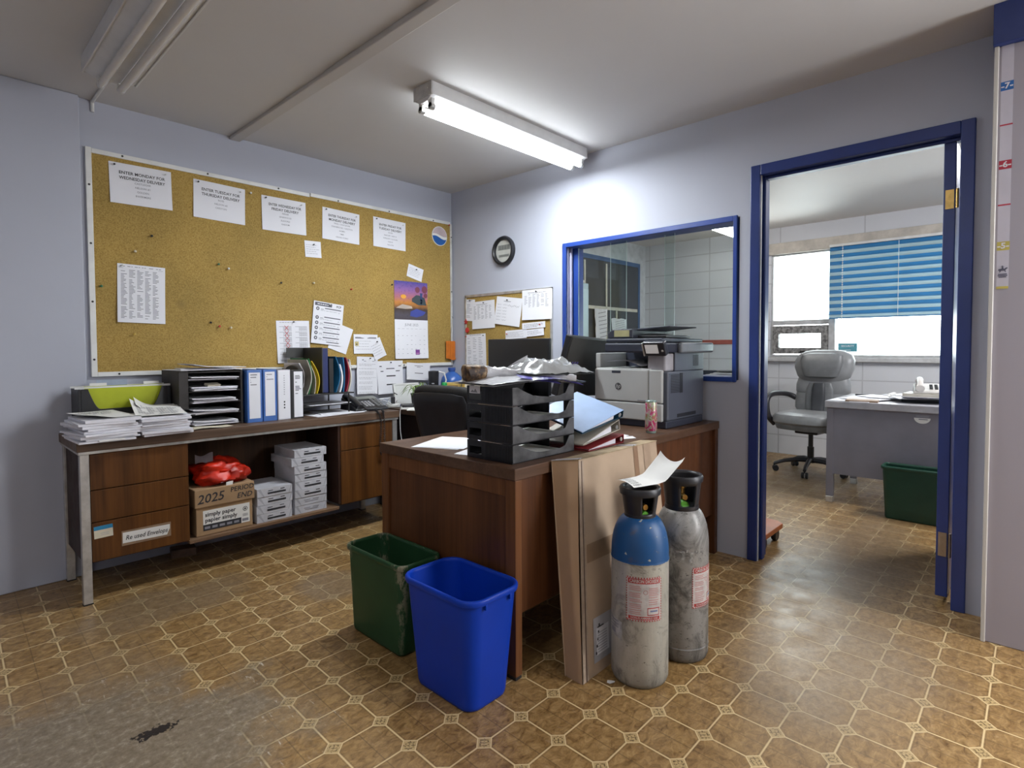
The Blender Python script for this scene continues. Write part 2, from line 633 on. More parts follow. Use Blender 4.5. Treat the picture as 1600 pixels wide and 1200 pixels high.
mb = MB(); mb.box(XL - .1, 3.5, YB - .1, 0.25, -0.06, 0.0)
struct(mb, 'floor', M_floor, world=True)
mb = MB(); mb.box(XL - .1, 0.06, YB - .1, 0.12, H, H + 0.08)
struct(mb, 'ceiling', M_ceiling, world=True)
mb = MB(); mb.box(0.06, 3.5, YB - .1, 0.2, H, H + 0.08)
struct(mb, 'ceiling_office', M_office_ceiling, world=True)
mb = MB(); mb.box(-2.49, 0.0, 0.0, 0.12, 0, H)
struct(mb, 'wall_back', M_wall, world=True)
mb = MB(); mb.box(XL, -2.49, -0.035, 0.12, 0, H)
struct(mb, 'wall_back_step', M_wall, world=True, bevel=0.006)
mb = MB(); mb.box(XL - .1, XL, YB, 0.12, 0, H)
struct(mb, 'wall_left', M_wall, world=True)
mb = MB(); mb.box(XL, 3.45, YB - .1, YB, 0, H)
struct(mb, 'wall_front', M_wall, world=True)

# wall with the interior window and the doorway
T = 0.12
WL, WR, WT, WB = -1.178, -2.381, 1.878, 0.967       # window frame outer edges
DL, DR, DT = -2.451, -3.380, 2.122                    # door frame outer edges
mb = MB()
mb.box(0, T, WL + 0.01, 0.12, 0, H)
mb.box(0, T, WR - 0.01, WL + 0.01, 0, WB + 0.01)
mb.box(0, T, WR - 0.01, WL + 0.01, WT - 0.01, H)
mb.box(0, T, DL - 0.01, WR - 0.01, 0, H)
mb.box(0, T, DR + 0.01, DL - 0.01, DT - 0.01, H)
mb.box(0, T, -3.445, DR + 0.01, 0, H)
struct(mb, 'wall_right', M_wall, world=True)

# painted panel beside the doorway, standing out from the wall, blue trim above it
PX, PY = -0.246, -3.445
mb = MB()
mb.box(PX, T, YB, PY, 0, 2.293)
struct(mb, 'wall_front_panel', M_pillar, world=True, bevel=0.004)
mb = MB(); mb.box(PX - 0.012, PX, PY - 0.014, PY, 0.0, 2.293)
struct(mb, 'trim_1', M_strip, world=True, bevel=0.003)
mb = MB(); mb.box(PX - 0.03, T, YB, PY + 0.004, 2.293, H)
struct(mb, 'trim_2', M_blue, world=True, bevel=0.003)

# office beyond
mb = MB(); mb.box(T, 3.45, 0.096, 0.2, 0, H)
struct(mb, 'wall_office_side', pm('office_side_wall_paint', (0.58, 0.60, 0.63), 0.6), world=True)
mb = MB(); mb.box(T, 3.45, -4.6, -4.5, 0, H)
struct(mb, 'wall_office_end', M_block, world=True)
XF = 3.335
OY0, OY1, OZ0, OZ1 = -1.445, -4.05, 1.05, 2.18      # exterior window opening
mb = MB()
mb.box(XF, XF + .16, OY0, 0.2, 0, H)
mb.box(XF, XF + .16, -4.6, OY1, 0, H)
mb.box(XF, XF + .16, OY1, OY0, 0, OZ0)
mb.box(XF, XF + .16, OY1, OY0, OZ1, H)
struct(mb, 'wall_office_far', M_block, world=True)
# red stripe along the block wall
mb = MB(); mb.box(XF - 0.008, XF, -1.40, 0.05, 1.192, 1.244)
struct(mb, 'trim_3', pm('faded_red_stripe', (0.42, 0.11, 0.085), 0.6), world=True)
# ceiling batten with its joint
mb = MB()
mb.box(-1.755, -1.695, -1.15, 0.0, H - 0.020, H)
mb.box(-1.760, -1.700, YB, -1.15, H - 0.026, H)
struct(mb, 'trim_4', painted('batten_paint', (0.50, 0.48, 0.455), (0.47, 0.45, 0.43)), world=True, bevel=0.004)

# ------------------------------------------------------------------ interior window with sliding panes
w = thing('window_1', None, None, (0, (WL + WR) / 2, WB), kind='structure')
fw_ = 0.030
mb = MB()
x0, x1 = -0.012, T + 0.012
mb.box(x0, x1, WR, WR + 0.022, WB, WT)
mb.box(x0, x1, WR + .022, WL - fw_, WT - fw_, WT)
mb.box(x0, x1, WR + .022, WL - fw_, WB, WB + 0.028)
mb.box(x0, 0.004, WL - fw_, WL, WB, WT)
mb.box(0.004, x1, WL - 0.012, WL, WB, WT)
mb.box(0.070, x1, WL - 0.075, WL - 0.012, WB + .028, WT - fw_)
mb.build('window_frame', M_blue2, w, world=True, bevel=0.003)
mb = MB()
mb.box(0.010, 0.026, WL - 0.028, WL - 0.012, WB + .028, WT - fw_)
mb.box(0.040, 0.052, WL - 0.040, WL - 0.012, WB + .028, WT - fw_)
mb.build('sliding_track', M_track, w, world=True)
M_glass = glass('clear_pane', (0.93, 0.97, 0.96))
M_gedge = pm('pale_green_glass_edge', (0.62, 0.76, 0.72), 0.2, 0, 0.03)
for (y0, y1, x) in ((WL - 0.076, -1.636, 0.072), (-1.529, -1.983, 0.050), (-1.907, WR + .022, 0.072)):
    mb = MB()
    z0, z1 = WB + 0.028, WT - fw_
    mb.quad((x, y0, z0), (x, y1, z0), (x, y1, z1), (x, y0, z1), 0)
    mb.quad((x + .006, y0, z0), (x + .006, y0, z1), (x + .006, y1, z1), (x + .006, y1, z0), 0)
    for yy in (y0, y1):
        mb.quad((x, yy, z0), (x + .006, yy, z0), (x + .006, yy, z1), (x, yy, z1), 1)
    for (zz) in (z0, z1):
        mb.quad((x, y0, zz), (x + .006, y0, zz), (x + .006, y1, zz), (x, y1, zz), 1)
    mb.build('sliding_pane', [M_glass, M_gedge], w, world=True)

# ------------------------------------------------------------------ doorway: steel frame, door swung open into the office
d = thing('door_1', None, None, (0, (DL + DR) / 2, 0), kind='structure')
mb = MB()
xf = -0.014
mb.box(xf, T + .014, DL - 0.050, DL, 0, DT)
mb.box(xf, T + .014, DR, DR + 0.050, 0.0, DT)
mb.box(xf, T + .014, DR + .050, DL - .050, DT - 0.055, DT)
# rabbet stops
mb.box(0.035, 0.075, DL - 0.064, DL - 0.050, 0, DT - .055)
mb.box(0.035, 0.075, DR + .050, DL - .064, DT - 0.070, DT - .055)
mb.build('door_frame', M_blue, d, world=True, bevel=0.004)
mb = MB(); mb.box(0.0, 0.010, DL - 0.053, DL - 0.050, 0, DT - .055)
mb.build('weather_strip', M_white_metal, d, world=True)
mb = MB(); mb.box(T - 0.07, T + 0.80, -3.312, -3.268, 0.03, DT - 0.062)
mb.build('door_leaf', M_blue, d, world=True, bevel=0.003)
for (z0, z1) in ((0.215, 0.322), (1.765, 1.848)):
    mb = MB()
    mb.box(T - 0.0735, T - 0.070, -3.306, -3.276, z0, z1, 0)
    mb.tube([(T - .076, -3.318, z0), (T - .076, -3.318, z1)], 0.006, 10)
    for k in (0.2, 0.5, 0.8):
        mb.tube([(T - .0735, -3.291, z0 + k * (z1 - z0)), (T - .0755, -3.291, z0 + k * (z1 - z0))], 0.004, 8)
    mb.build('hinge', pm('worn_brass_hinge', (0.38, 0.30, 0.22), 0.4, 0.8) if z0 < 1 else M_brass, d, world=True)

# ------------------------------------------------------------------ exterior window of the office
w2 = thing('window_2', None, None, (XF, -2.2, OZ0), kind='structure')
M_casing = pm('beige_window_casing', (0.60, 0.55, 0.48), 0.6, 0, 0.12, 9)
mb = MB()
mb.box(XF - 0.03, XF + .02, OY1, -1.20, 2.155, 2.275)
mb.build('head_casing', M_casing, w2, world=True, bevel=0.004)
M_wframe = pm('grey_window_frame', (0.56, 0.56, 0.56), 0.5, 0, 0.1)
xa, xb = XF + 0.02, XF + 0.09
mb = MB()
mb.box(xa, xb, OY1, OY0, 2.14, 2.18)
mb.box(xa, xb, OY1, OY0, OZ0, 1.075)
mb.box(xa, xb, OY0 - .02, OY0, 1.075, 2.14)
mb.box(xa - .03, xb, -2.078, -2.018, 1.075, 2.14)
mb.box(xa, xb, -2.018, OY0 - .02, 1.395, 1.445)
mb.box(xa, xb, OY1, OY1 + .04, 1.075, 2.14)
mb.build('window_frame', M_wframe, w2, world=True, bevel=0.003)
mb = MB()
for (a, b, c, e) in ((-1.945, -1.530, 1.300, 1.385), (-1.945, -1.530, 1.085, 1.150), (-2.012, -1.945, 1.085, 1.385), (-1.530, -1.468, 1.085, 1.385)):
    mb.box(xa - .022, xb - .02, a, b, c, e)
hf = mb.build('hopper_sash', pm('weathered_sash', (0.33, 0.32, 0.31), 0.6, 0, 0.35, 30, bump=0.3), w2, world=True, bevel=0.004)
mb = MB(); mb.box(xa - .034, xa - .022, -1.80, -1.75, 1.098, 1.118)
mb.build('sash_latch', M_black_mesh, w2, world=True)
mb = MB(); mb.box(XF - 0.05, XF + .09, OY1, OY0 + .03, OZ0 - 0.045, OZ0)
mb.build('window_sill', M_wframe, w2, world=True, bevel=0.004)
for (a, b, c, e) in ((-2.018, OY0 - .02, 1.445, 2.14), (-1.945, -1.530, 1.150, 1.300), (OY1 + .04, -2.078, 1.075, 2.14)):
    mb = MB(); mb.box(xa + .03, xa + .034, a, b, c, e)
    mb.build('pane', M_glass, w2, world=True)

mb = MB()
p, q = at(1311, 537, x=xa + .028), at(1338, 549, x=xa + .028)
mb.rect(-.085, .085, -.045, .045, 0, 0)
mb.text('SECURITY', 0, 0.014, 0.026, 1, 0.02)
mb.rect(-.07, .03, -.030, -.024, .0006, 1)
mb.build('security_sticker', [pm('teal_sticker', (0.11, 0.35, 0.42), 0.5), M_paper], M=frame((xa + .026, (p.y + q.y) / 2, (p.z + q.z) / 2), (0, -1, 0), (0, 0, 1)),
         label='small teal warning sticker low on the big office window pane', cat='sticker')

# horizontal blue blind
bl = thing('window_blind', 'blue slatted blind pulled halfway down over the office window', 'blind', (3.27, -2.75, 1.445))


def translucent(name, col, back):
    """thin slat that lets some of the daylight behind it glow through"""
    t = NT(name)
    n = t.t.nodes
    t.set(t.ramp(t.noise(6.0, 2.0), [(.3, tuple(x * .92 for x in col)), (.7, col)]), .35)
    tl = n.new('ShaderNodeBsdfTranslucent'); tl.inputs[0].default_value = back + (1,)
    mx = n.new('ShaderNodeMixShader'); mx.inputs[0].default_value = .035
    t.t.links.new(t.b.outputs[0], mx.inputs[1]); t.t.links.new(tl.outputs[0], mx.inputs[2])
    t.t.links.new(mx.outputs[0], n['Material Output'].inputs[0])
    return t.mat


M_slat = translucent('blue_blind_slat', (0.030, 0.165, 0.36), (0.02, 0.20, 0.48))
M_slat_pale = translucent('pale_blue_blind_slat', (0.36, 0.49, 0.52), (0.40, 0.58, 0.60))
y0, y1 = -2.035, -3.95
mb = MB(); mb.box(3.25, 3.30, y1, y0, 2.160, 2.185)
mb.build('head_rail', M_white_metal, bl, world=True, bevel=0.002)
n_slat = 20
for k in range(n_slat):
    z = 2.145 - (2.145 - 1.470) * k / (n_slat - 1)
    mb = MB()
    tilt = 1.28
    def sl(u, v, z=z):
        s = (v - .5) * 0.050
        return (3.275 - s * math.cos(tilt), y0 + (y1 - y0) * u, z + s * math.sin(tilt) * -1 - 0.004 * (1 - (2 * v - 1) ** 2) * -1)
    mb.grid(sl, 1, 5)
    mb.build('slat', M_slat if k % 2 == 0 else M_slat_pale, bl, world=True)
mb = MB(); mb.box(3.258, 3.292, y1, y0, 1.440, 1.452)
mb.build('bottom_rail', M_slat, bl, world=True, bevel=0.002)
mb = MB()
pts = [(3.245, -2.155, 2.16 - 0.72 * k / 30) for k in range(31)]
for p in pts:
    mb.lathe([(0.001, -.007), (0.006, -.004), (0.007, 0), (0.006, .004), (0.001, .007)], 8, 0, tr(p))
mb.tube(pts, 0.002, 6)
mb.build('beaded_cord', M_paper_w, bl, world=True)
mb = MB(); mb.tube([(3.245, -2.62, 2.16), (3.245, -2.62, 1.45)], 0.002, 6)
mb.build('ladder_cord', M_paper_w, bl, world=True)

# ------------------------------------------------------------------ fluorescent fixtures
M_tube_on = emit('lit_fluorescent_tube', (0.90, 0.96, 1.0, 1), TUBE_POWER)
M_tube_office = emit('lit_office_tube', (1.0, 0.97, 0.92, 1), OFFICE_TUBE_POWER)
M_tube_off = pm('unlit_fluorescent_tube', (0.62, 0.60, 0.57), 0.25, 0, 0.02)
M_fix = pm('white_fixture_enamel', (0.66, 0.66, 0.66), 0.4, 0, 0.04)


def fixture(name, label, cat, M, L, on, group=None, wide=0.0, watts=0.0):
    """strip light, local x along its length, hanging below z=0"""
    t = thing(name, label, cat, M, group)
    hw = 0.070 + wide
    mb = MB()
    mb.prism([(-hw, 0), (-hw, -.062), (-.030, -.085), (.030, -.085), (hw, -.062), (hw, 0)], -L / 2, L / 2, 0,
             Matrix(((0, 0, 1, 0), (1, 0, 0, 0), (0, 1, 0, 0), (0, 0, 0, 1))))
    if wide:
        for sgn in (-1, 1):
            mb.box(-L / 2, L / 2, sgn * hw - .004, sgn * hw + .004, -0.070, 0)
    mb.build('housing', M_fix, t, bevel=0.002)
    for sx in (-1, 1):
        mb = MB(); mb.box(sx * L / 2 - .004, sx * L / 2 + .004, -hw, hw, -.066, -.001)
        for y in (-.04, .04):
            mb.lathe([(.004, 0), (.004, .004)], 8, 0, tr(sx * (L / 2 + .004), y, -.03) @ ry(sx * math.pi / 2))
        mb.build('end_plate', M_alum_dull, t)
        for y in (-.038, .038):
            mb = MB()
            mb.box(sx * (L / 2 - .022) - .010, sx * (L / 2 - .022) + .010, y - .014, y + .014, -.115, -.070)
            mb.build('lamp_holder', M_white_metal, t, bevel=0.003)
    for y in (-.038, .038):
        mb = MB()
        mb.tube([(-L / 2 + .035, y, -.108), (L / 2 - .035, y, -.108)], 0.0155, 16)
        tb = mb.build('tube', on or M_tube_off, t)
        for sx in (-1, 1):
            m2 = MB(); m2.tube([(sx * (L / 2 - .036), y, -.108), (sx * (L / 2 - .012), y, -.108)], 0.0162, 14)
            m2.build('end_cap', M_alum, tb, M=None)
    if watts:
        l = bpy.data.lights.new('strip_light', 'AREA')
        l.shape, l.size, l.size_y, l.energy, l.color = 'RECTANGLE', L - .30, .10, watts, (.90, .96, 1.0)
        o = bpy.data.objects.new('strip_light', l)
        COL.objects.link(o)
        o.matrix_world = M @ tr(-.10, 0, -.128)
    return t


a, b = at(659.5, 134, z=H), at(909, 233, z=H)
fixture('ceiling_light', 'lit twin tube fluorescent strip light on the grey ceiling', 'ceiling light', tr((a.x + b.x) / 2, (a.y + b.y) / 2 + .01, H), abs(b.x - a.x) + .01, M_tube_on, watts=STRIP_WATTS)
fixture('ceiling_light', 'unlit twin tube strip light above the big corkboard corner', 'ceiling light', tr(-2.455, -1.12, H) @ rz(math.pi / 2), 1.22, None, None, 0.03)
fixture('ceiling_light', 'lit strip light on the office ceiling behind the interior window', 'ceiling light', tr(2.33, -1.25, H), 1.22, M_tube_office)
mb = MB(); mb.tube([(-2.43, -.52, H - .009), (-2.43, -0.002, H - .009)], 0.008, 8)
mb.tube([(-2.43, -0.009, H - .009), (-2.43, -0.009, H - .06)], 0.008, 8)
mb.build('wire_conduit', M_white_metal, world=True, label='thin white wire conduit from the unlit strip light to the wall', cat='conduit')

# ------------------------------------------------------------------ height strip beside the doorway
def strip_pt(px, py):
    return at(px, py, x=PX)

hs = thing('height_strip', 'vertical height marker strip numbered in feet beside the doorway', 'height chart', (PX - .001, -3.484, 1.377))
mb = MB(); mb.box(PX - .0012, PX - .0002, -3.501, -3.466, 1.38, 2.292)
mb.build('strip', pm('strip_paper', (0.56, 0.54, 0.62), 0.5, 0, 0.03), hs, world=True)
M_hb = pm('strip_blue', (0.02, 0.13, 0.42), 0.5); M_hr = pm('strip_red', (0.45, 0.03, 0.06), 0.5); M_hy = pm('strip_yellow', (0.62, 0.52, 0.12), 0.5)
for (zc, num, mt) in ((2.140, '-7-', M_hb), (1.846, '-6-', M_hr), (1.540, '-5-', M_hy)):
    mb = MB()
    mb.rect(-.0185, .0185, -.0165, .0165, 0.0, 0)
    mb.text(num, 0, 0, 0.030, 1, 0.03, z=0.0005)
    mb.xf(frame((PX - .0018, -3.4835, zc), (0, -1, 0), (0, 0, 1)))
    mb.build('number_block', [mt, M_paper], hs, world=True)
for zc in (1.995, 1.695):
    mb = MB(); mb.box(PX - .0022, PX - .0014, -3.502, -3.465, zc - .0025, zc + .0025)
    mb.build('foot_line', M_hr, hs, world=True)
mb = MB(); mb.box(PX - .0022, PX - .0014, -3.501, -3.466, 1.378, 1.387)
mb.build('yellow_edge', M_hy, hs, world=True)
mb = MB()
# dark horse and rider emblem with three short lines of print
body = [(-.013, 0.000), (-.012, .006), (-.004, .0075), (.004, .006), (.009, .010), (.013, .011), (.015, .008), (.011, .005), (.008, .000), (.010, -.007), (.008, -.007), (.005, -.001), (-.004, -.001), (-.008, -.007), (-.010, -.007), (-.009, -.001)]
mb.prism(body, 0, .0006)
mb.prism([(-.003, .006), (-.003, .013), (.002, .013), (.003, .006)], 0, .0006)
mb.prism([(-.006, .0135), (.005, .0135), (.005, .0145), (.002, .0145), (.001, .018), (-.003, .018), (-.003, .0145), (-.006, .0145)], 0, .0006)
for k, (hw, txt) in enumerate(((.013, ''), (.014, ''), (.011, ''))):
    mb.box(-hw, hw, -.0155 - k * .0055, -.0120 - k * .0055, 0, .0006)
mb.xf(frame((PX - .0018, -3.4835, 1.447), (0, -1, 0), (0, 0, 1)))
mb.build('rider_emblem', pm('emblem_grey', (0.10, 0.10, 0.15), 0.6), hs, world=True)
# ------------------------------------------------------------------ big corkboard
CB = (-2.468, -0.010, 1.019, 2.201)
cb = thing('corkboard', 'huge corkboard in a thin white metal frame covering the wall above the credenza', 'bulletin board', (-1.24, 0, 1.019))
mb = MB(); mb.box(CB[0] + .012, CB[1] - .012, -0.014, 0.0, CB[2] + .012, CB[3] - .012)
mb.build('cork_panel', M_cork, cb, world=True)
xb = at(485, 297, y=-.018).x
mb = MB(); mb.box(CB[0], CB[0] + .026, -.020, 0, CB[2], CB[3]); mb.build('frame_side', M_white_metal, cb, world=True, bevel=.002)
mb = MB(); mb.box(CB[1] - .020, CB[1], -.020, 0, CB[2], CB[3] - .012); mb.build('frame_side', M_alum_dull, cb, world=True, bevel=.002)
mb = MB(); mb.box(CB[0] + .026, CB[1] - .02, -.020, 0, CB[2], CB[2] + .024); mb.build('frame_bottom', M_white_metal, cb, world=True, bevel=.002)
mb = MB(); mb.box(CB[0] + .026, xb - .006, -.020, 0, CB[3] - .028, CB[3] - .004); mb.build('frame_top', M_white_metal, cb, world=True, bevel=.002)
mb = MB(); mb.box(xb, CB[1] - .02, -.019, 0, CB[3] - .022, CB[3] + .002); mb.build('frame_top', M_white_metal, cb, world=True, bevel=.002)
for (x, z) in [(CB[0] + .013, CB[2] + .09 + k * .30) for k in range(4)] + [(CB[0] + .12 + k * .46, CB[2] + .012) for k in range(5)] + [(CB[0] + .16 + k * .42, CB[3] - .014) for k in range(6)] + [(CB[1] - .010, CB[2] + .16 + k * .45) for k in range(3)]:
    mb = MB(); mb.lathe([(.0055, 0), (.0045, .003), (.001, .004)], 10, 0, tr(x, -.020, z) @ rx(math.pi / 2))
    mb.build('frame_screw', M_black_mesh, cb, world=True)


def fit_rect(pts):
    tl, t_r, br, bl = pts
    c = (tl + t_r + br + bl) / 4
    u = ((t_r - tl) + (br - bl)) / 2
    v = ((tl - bl) + (t_r - br)) / 2
    return c, u, v, u.length, v.length


def sheet(name, px, label, cat, content=None, plane=('y', -0.0165), mats=None, group=None, curl=0.006, lift=0.0, pin=None, nx=4, ny=5):
    """a sheet of paper pinned flat to a wall plane, print and all in one mesh"""
    k = {plane[0]: plane[1] - lift}
    c, u, v, w, h = fit_rect([at(a, b, **k) for a, b in px])
    mb = MB()
    mb.grid(lambda s, t: (w * (s - .5), h * (t - .5), 0), nx, ny, 0)
    if content:
        content(mb, w, h)
    cu = curl

    def cf(p):
        s, t = p.x / w + .5, .5 - p.y / h
        return (p.x, p.y, p.z + cu * (t * t) * (0.35 + 1.1 * (s - 0.45) ** 2) + 0.15 * cu * math.sin(3 * s + 2 * t))
    mb.warp(cf)
    t = mb.build(name, mats or [M_paper, M_ink, M_inkg, M_inkr], M=frame(c, u, v), label=label, cat=cat, group=group)
    for (s, q, mt) in (pin or ()):
        m2 = MB()
        m2.lathe([(.0012, -.001), (.0012, .004), (.004, .005), (.0035, .010), (.005, .013), (.003, .015)], 10, 0, tr(w * (s - .5), h * (q - .5), .002))
        m2.build('push_pin', mt, t)
    return t


def lines(mb, x0, x1, y, h, m=2, z=.0005):
    mb.rect(x0, x1, y - h / 2, y + h / 2, z, m)


def greek(mb, x0, x1, ytop, n, pitch, th=.0022, m=2, ragged=.35, words_=True):
    """lines of small unreadable print"""
    for i in range(n):
        y = ytop - i * pitch
        x = x0
        end = x1 - random.random() * ragged * (x1 - x0)
        while x < end:
            l = random.uniform(.006, .022)
            mb.rect(x, min(x + l, end), y - th / 2, y + th / 2, .0005, m)
            x += l + .004


PIN = [(.08, .93, M_black_p), (.90, .90, M_white_metal)]


def notice(head, sub):
    def f(mb, w, h):
        for i, s in enumerate(head):
            mb.text(s, .02 * w, h * (.27 - i * .125), h * .105, 1, .018, maxw=w * .74)
        for i, s in enumerate(sub):
            mb.text(s, .02 * w, h * (.045 - i * .105), h * .066, 2, .006)
    return f


notices = [
    ([(170.5, 251.5), (267.5, 269), (269, 329.5), (171, 315)], ('ENTER MONDAY FOR', 'WEDNESDAY DELIVERY'), ('CASTLEGAR', 'NELSON #1', 'GOLDEN', 'INVERMERE'), 'white notice headed enter Monday for Wednesday delivery, first of the top row'),
    ([(303, 279), (383.6, 296.5), (382, 352), (301, 338)], ('ENTER TUESDAY FOR', 'THURSDAY DELIVERY'), ('ROSS', 'NELSON #2', 'CRESTON'), 'white notice headed enter Tuesday for Thursday delivery, second of the top row'),
    ([(409, 304), (478, 317.5), (477.6, 368), (409, 358.5)], ('ENTER WEDNESDAY FOR', 'FRIDAY DELIVERY'), ('FERNIE', 'SPARWOOD', 'ELKFORD', 'RADIUM'), 'white notice headed enter Wednesday for Friday delivery, middle of the top row'),
    ([(504, 323), (561.6, 335.4), (561, 383), (503, 372)], ('ENTER THURSDAY FOR', 'MONDAY DELIVERY'), ('TRAIL / CASTLEGAR', 'CRANBROOK / CRESTON', 'SALMO', 'YMIR', 'GRAND FORKS'), 'white notice headed enter Thursday for Monday delivery, above the small square note'),
    ([(583, 338), (633.6, 348.6), (633.4, 393), (583, 384)], ('ENTER FRIDAY FOR', 'TUESDAY DELIVERY'), ('SILVER', 'NAKUSP / NEW D', 'WINLAW / SLOCAN', 'KASLO', 'NELSON'), 'white notice headed enter Friday for Tuesday delivery, last before the round sign'),
]
for px, hd, sb, lb in notices:
    sheet('delivery_notice', px, lb, 'notice', notice(hd, sb), group='delivery notices on the corkboard', pin=PIN)


def price_list(mb, w, h):
    mb.rect(-w * .47, w * .45, h * .43, h * .435, .0005, 2)
    for c in range(6):
        x = -w * .45 + c * w * .15
        greek(mb, x, x + w * .11, h * .46, 1, .01, .0035, 2, .2)
    for c in range(5):
        x = -w * .43 + c * w * .165
        for r in range(36):
            y = h * .40 - r * h * .0235
            if random.random() < .93:
                mb.rect(x, x + w * random.uniform(.05, .135), y - .0017, y + .0017, .0005, 2)


sheet('price_list', [(183.8, 411), (258, 419), (258, 506.5), (182.5, 503)], 'white sheet of five dense printed columns pinned low on the corkboard', 'sheet', price_list, curl=.012, pin=[(.1, .97, M_white_metal)])


def small_note(mb, w, h):
    greek(mb, -w * .42, w * .42, h * .25, 5, h * .13, .0022, 2)


sheet('note', [(476, 375.6), (501.6, 378), (501.6, 403.5), (476.4, 401)], 'small square white note pinned alone in the middle of the corkboard', 'note', small_note, pin=[(.52, .78, M_black_p)])
sheet('note', [(639, 412), (661.6, 421.5), (658.4, 441), (634.4, 430.6)], 'small tilted white note pinned just above the calendar', 'note', small_note, pin=[(.5, .75, M_black_p)])


def round_sign():
    c = at(687, 369, y=-.020)
    top, bot = at(687, 354, y=-.02).z, at(687, 384, y=-.02).z
    r = (top - bot) / 2
    mb = MB()
    n = 48
    mb.lathe([(r, -.006), (r, 0)], n, 0)
    # three swirled fields inside the disc, painted as thin inlays
    def field(fn_lo, fn_hi, m):
        k = 24
        for i in range(k):
            xa, xb_ = -1 + 2 * i / k, -1 + 2 * (i + 1) / k
            pts = []
            for x, f in ((xa, fn_lo), (xb_, fn_lo), (xb_, fn_hi), (xa, fn_hi)):
                lim = math.sqrt(max(0, .94 ** 2 - x * x)) if abs(x) < .94 else 0
                pts.append((x * r, max(-lim, min(lim, f(x))) * r, .0008))
            mb.add(pts, [(0, 1, 2, 3)], m)
    field(lambda x: -2, lambda x: -.16 - .16 * math.sin(x * 2.6), 1)
    field(lambda x: .10 - .12 * math.sin(x * 2.6), lambda x: 2, 2)
    mb.xf(frame(c, (1, 0, 0), (0, 0, 1)))
    mb.build('round_sign', [M_paper_w, pm('sign_blue', (0.012, 0.10, 0.36), 0.4), pm('sunbleached_pink', (0.58, 0.46, 0.48), 0.5)], world=True,
             label='round sign with a blue lower wave and faded pink top near the corkboard corner', cat='sign')


round_sign()

# wall calendar with an evening harbour picture
def sunset_picture():
    t = NT('evening_scene_print')
    u = t.xyz(t.obj())
    zz = t.mr(u[1], -.10, .30)           # local y of the calendar
    n = t.noise(30.0, 5.0, 0.6, t.obj())
    f = t.math('ADD', zz, t.math('MULTIPLY', t.math('SUBTRACT', n, 0.5), 0.10))
    sky = t.ramp(f, [(0.0, (0.20, 0.15, 0.02)), (0.10, (0.28, 0.20, 0.03)), (0.16, (0.07, 0.05, 0.05)), (0.34, (0.08, 0.07, 0.09)), (0.45, (0.06, 0.04, 0.03)), (0.58, (0.55, 0.22, 0.04)), (0.70, (0.42, 0.15, 0.20)), (0.84, (0.25, 0.12, 0.35)), (1.0, (0.06, 0.06, 0.30))])
    m = t.noise(60.0, 4.0, 0.7, t.obj())
    return t.set(t.mix(t.mr(m, .55, .7, 0, .5), sky, (0.02, 0.02, 0.03)), 0.35)


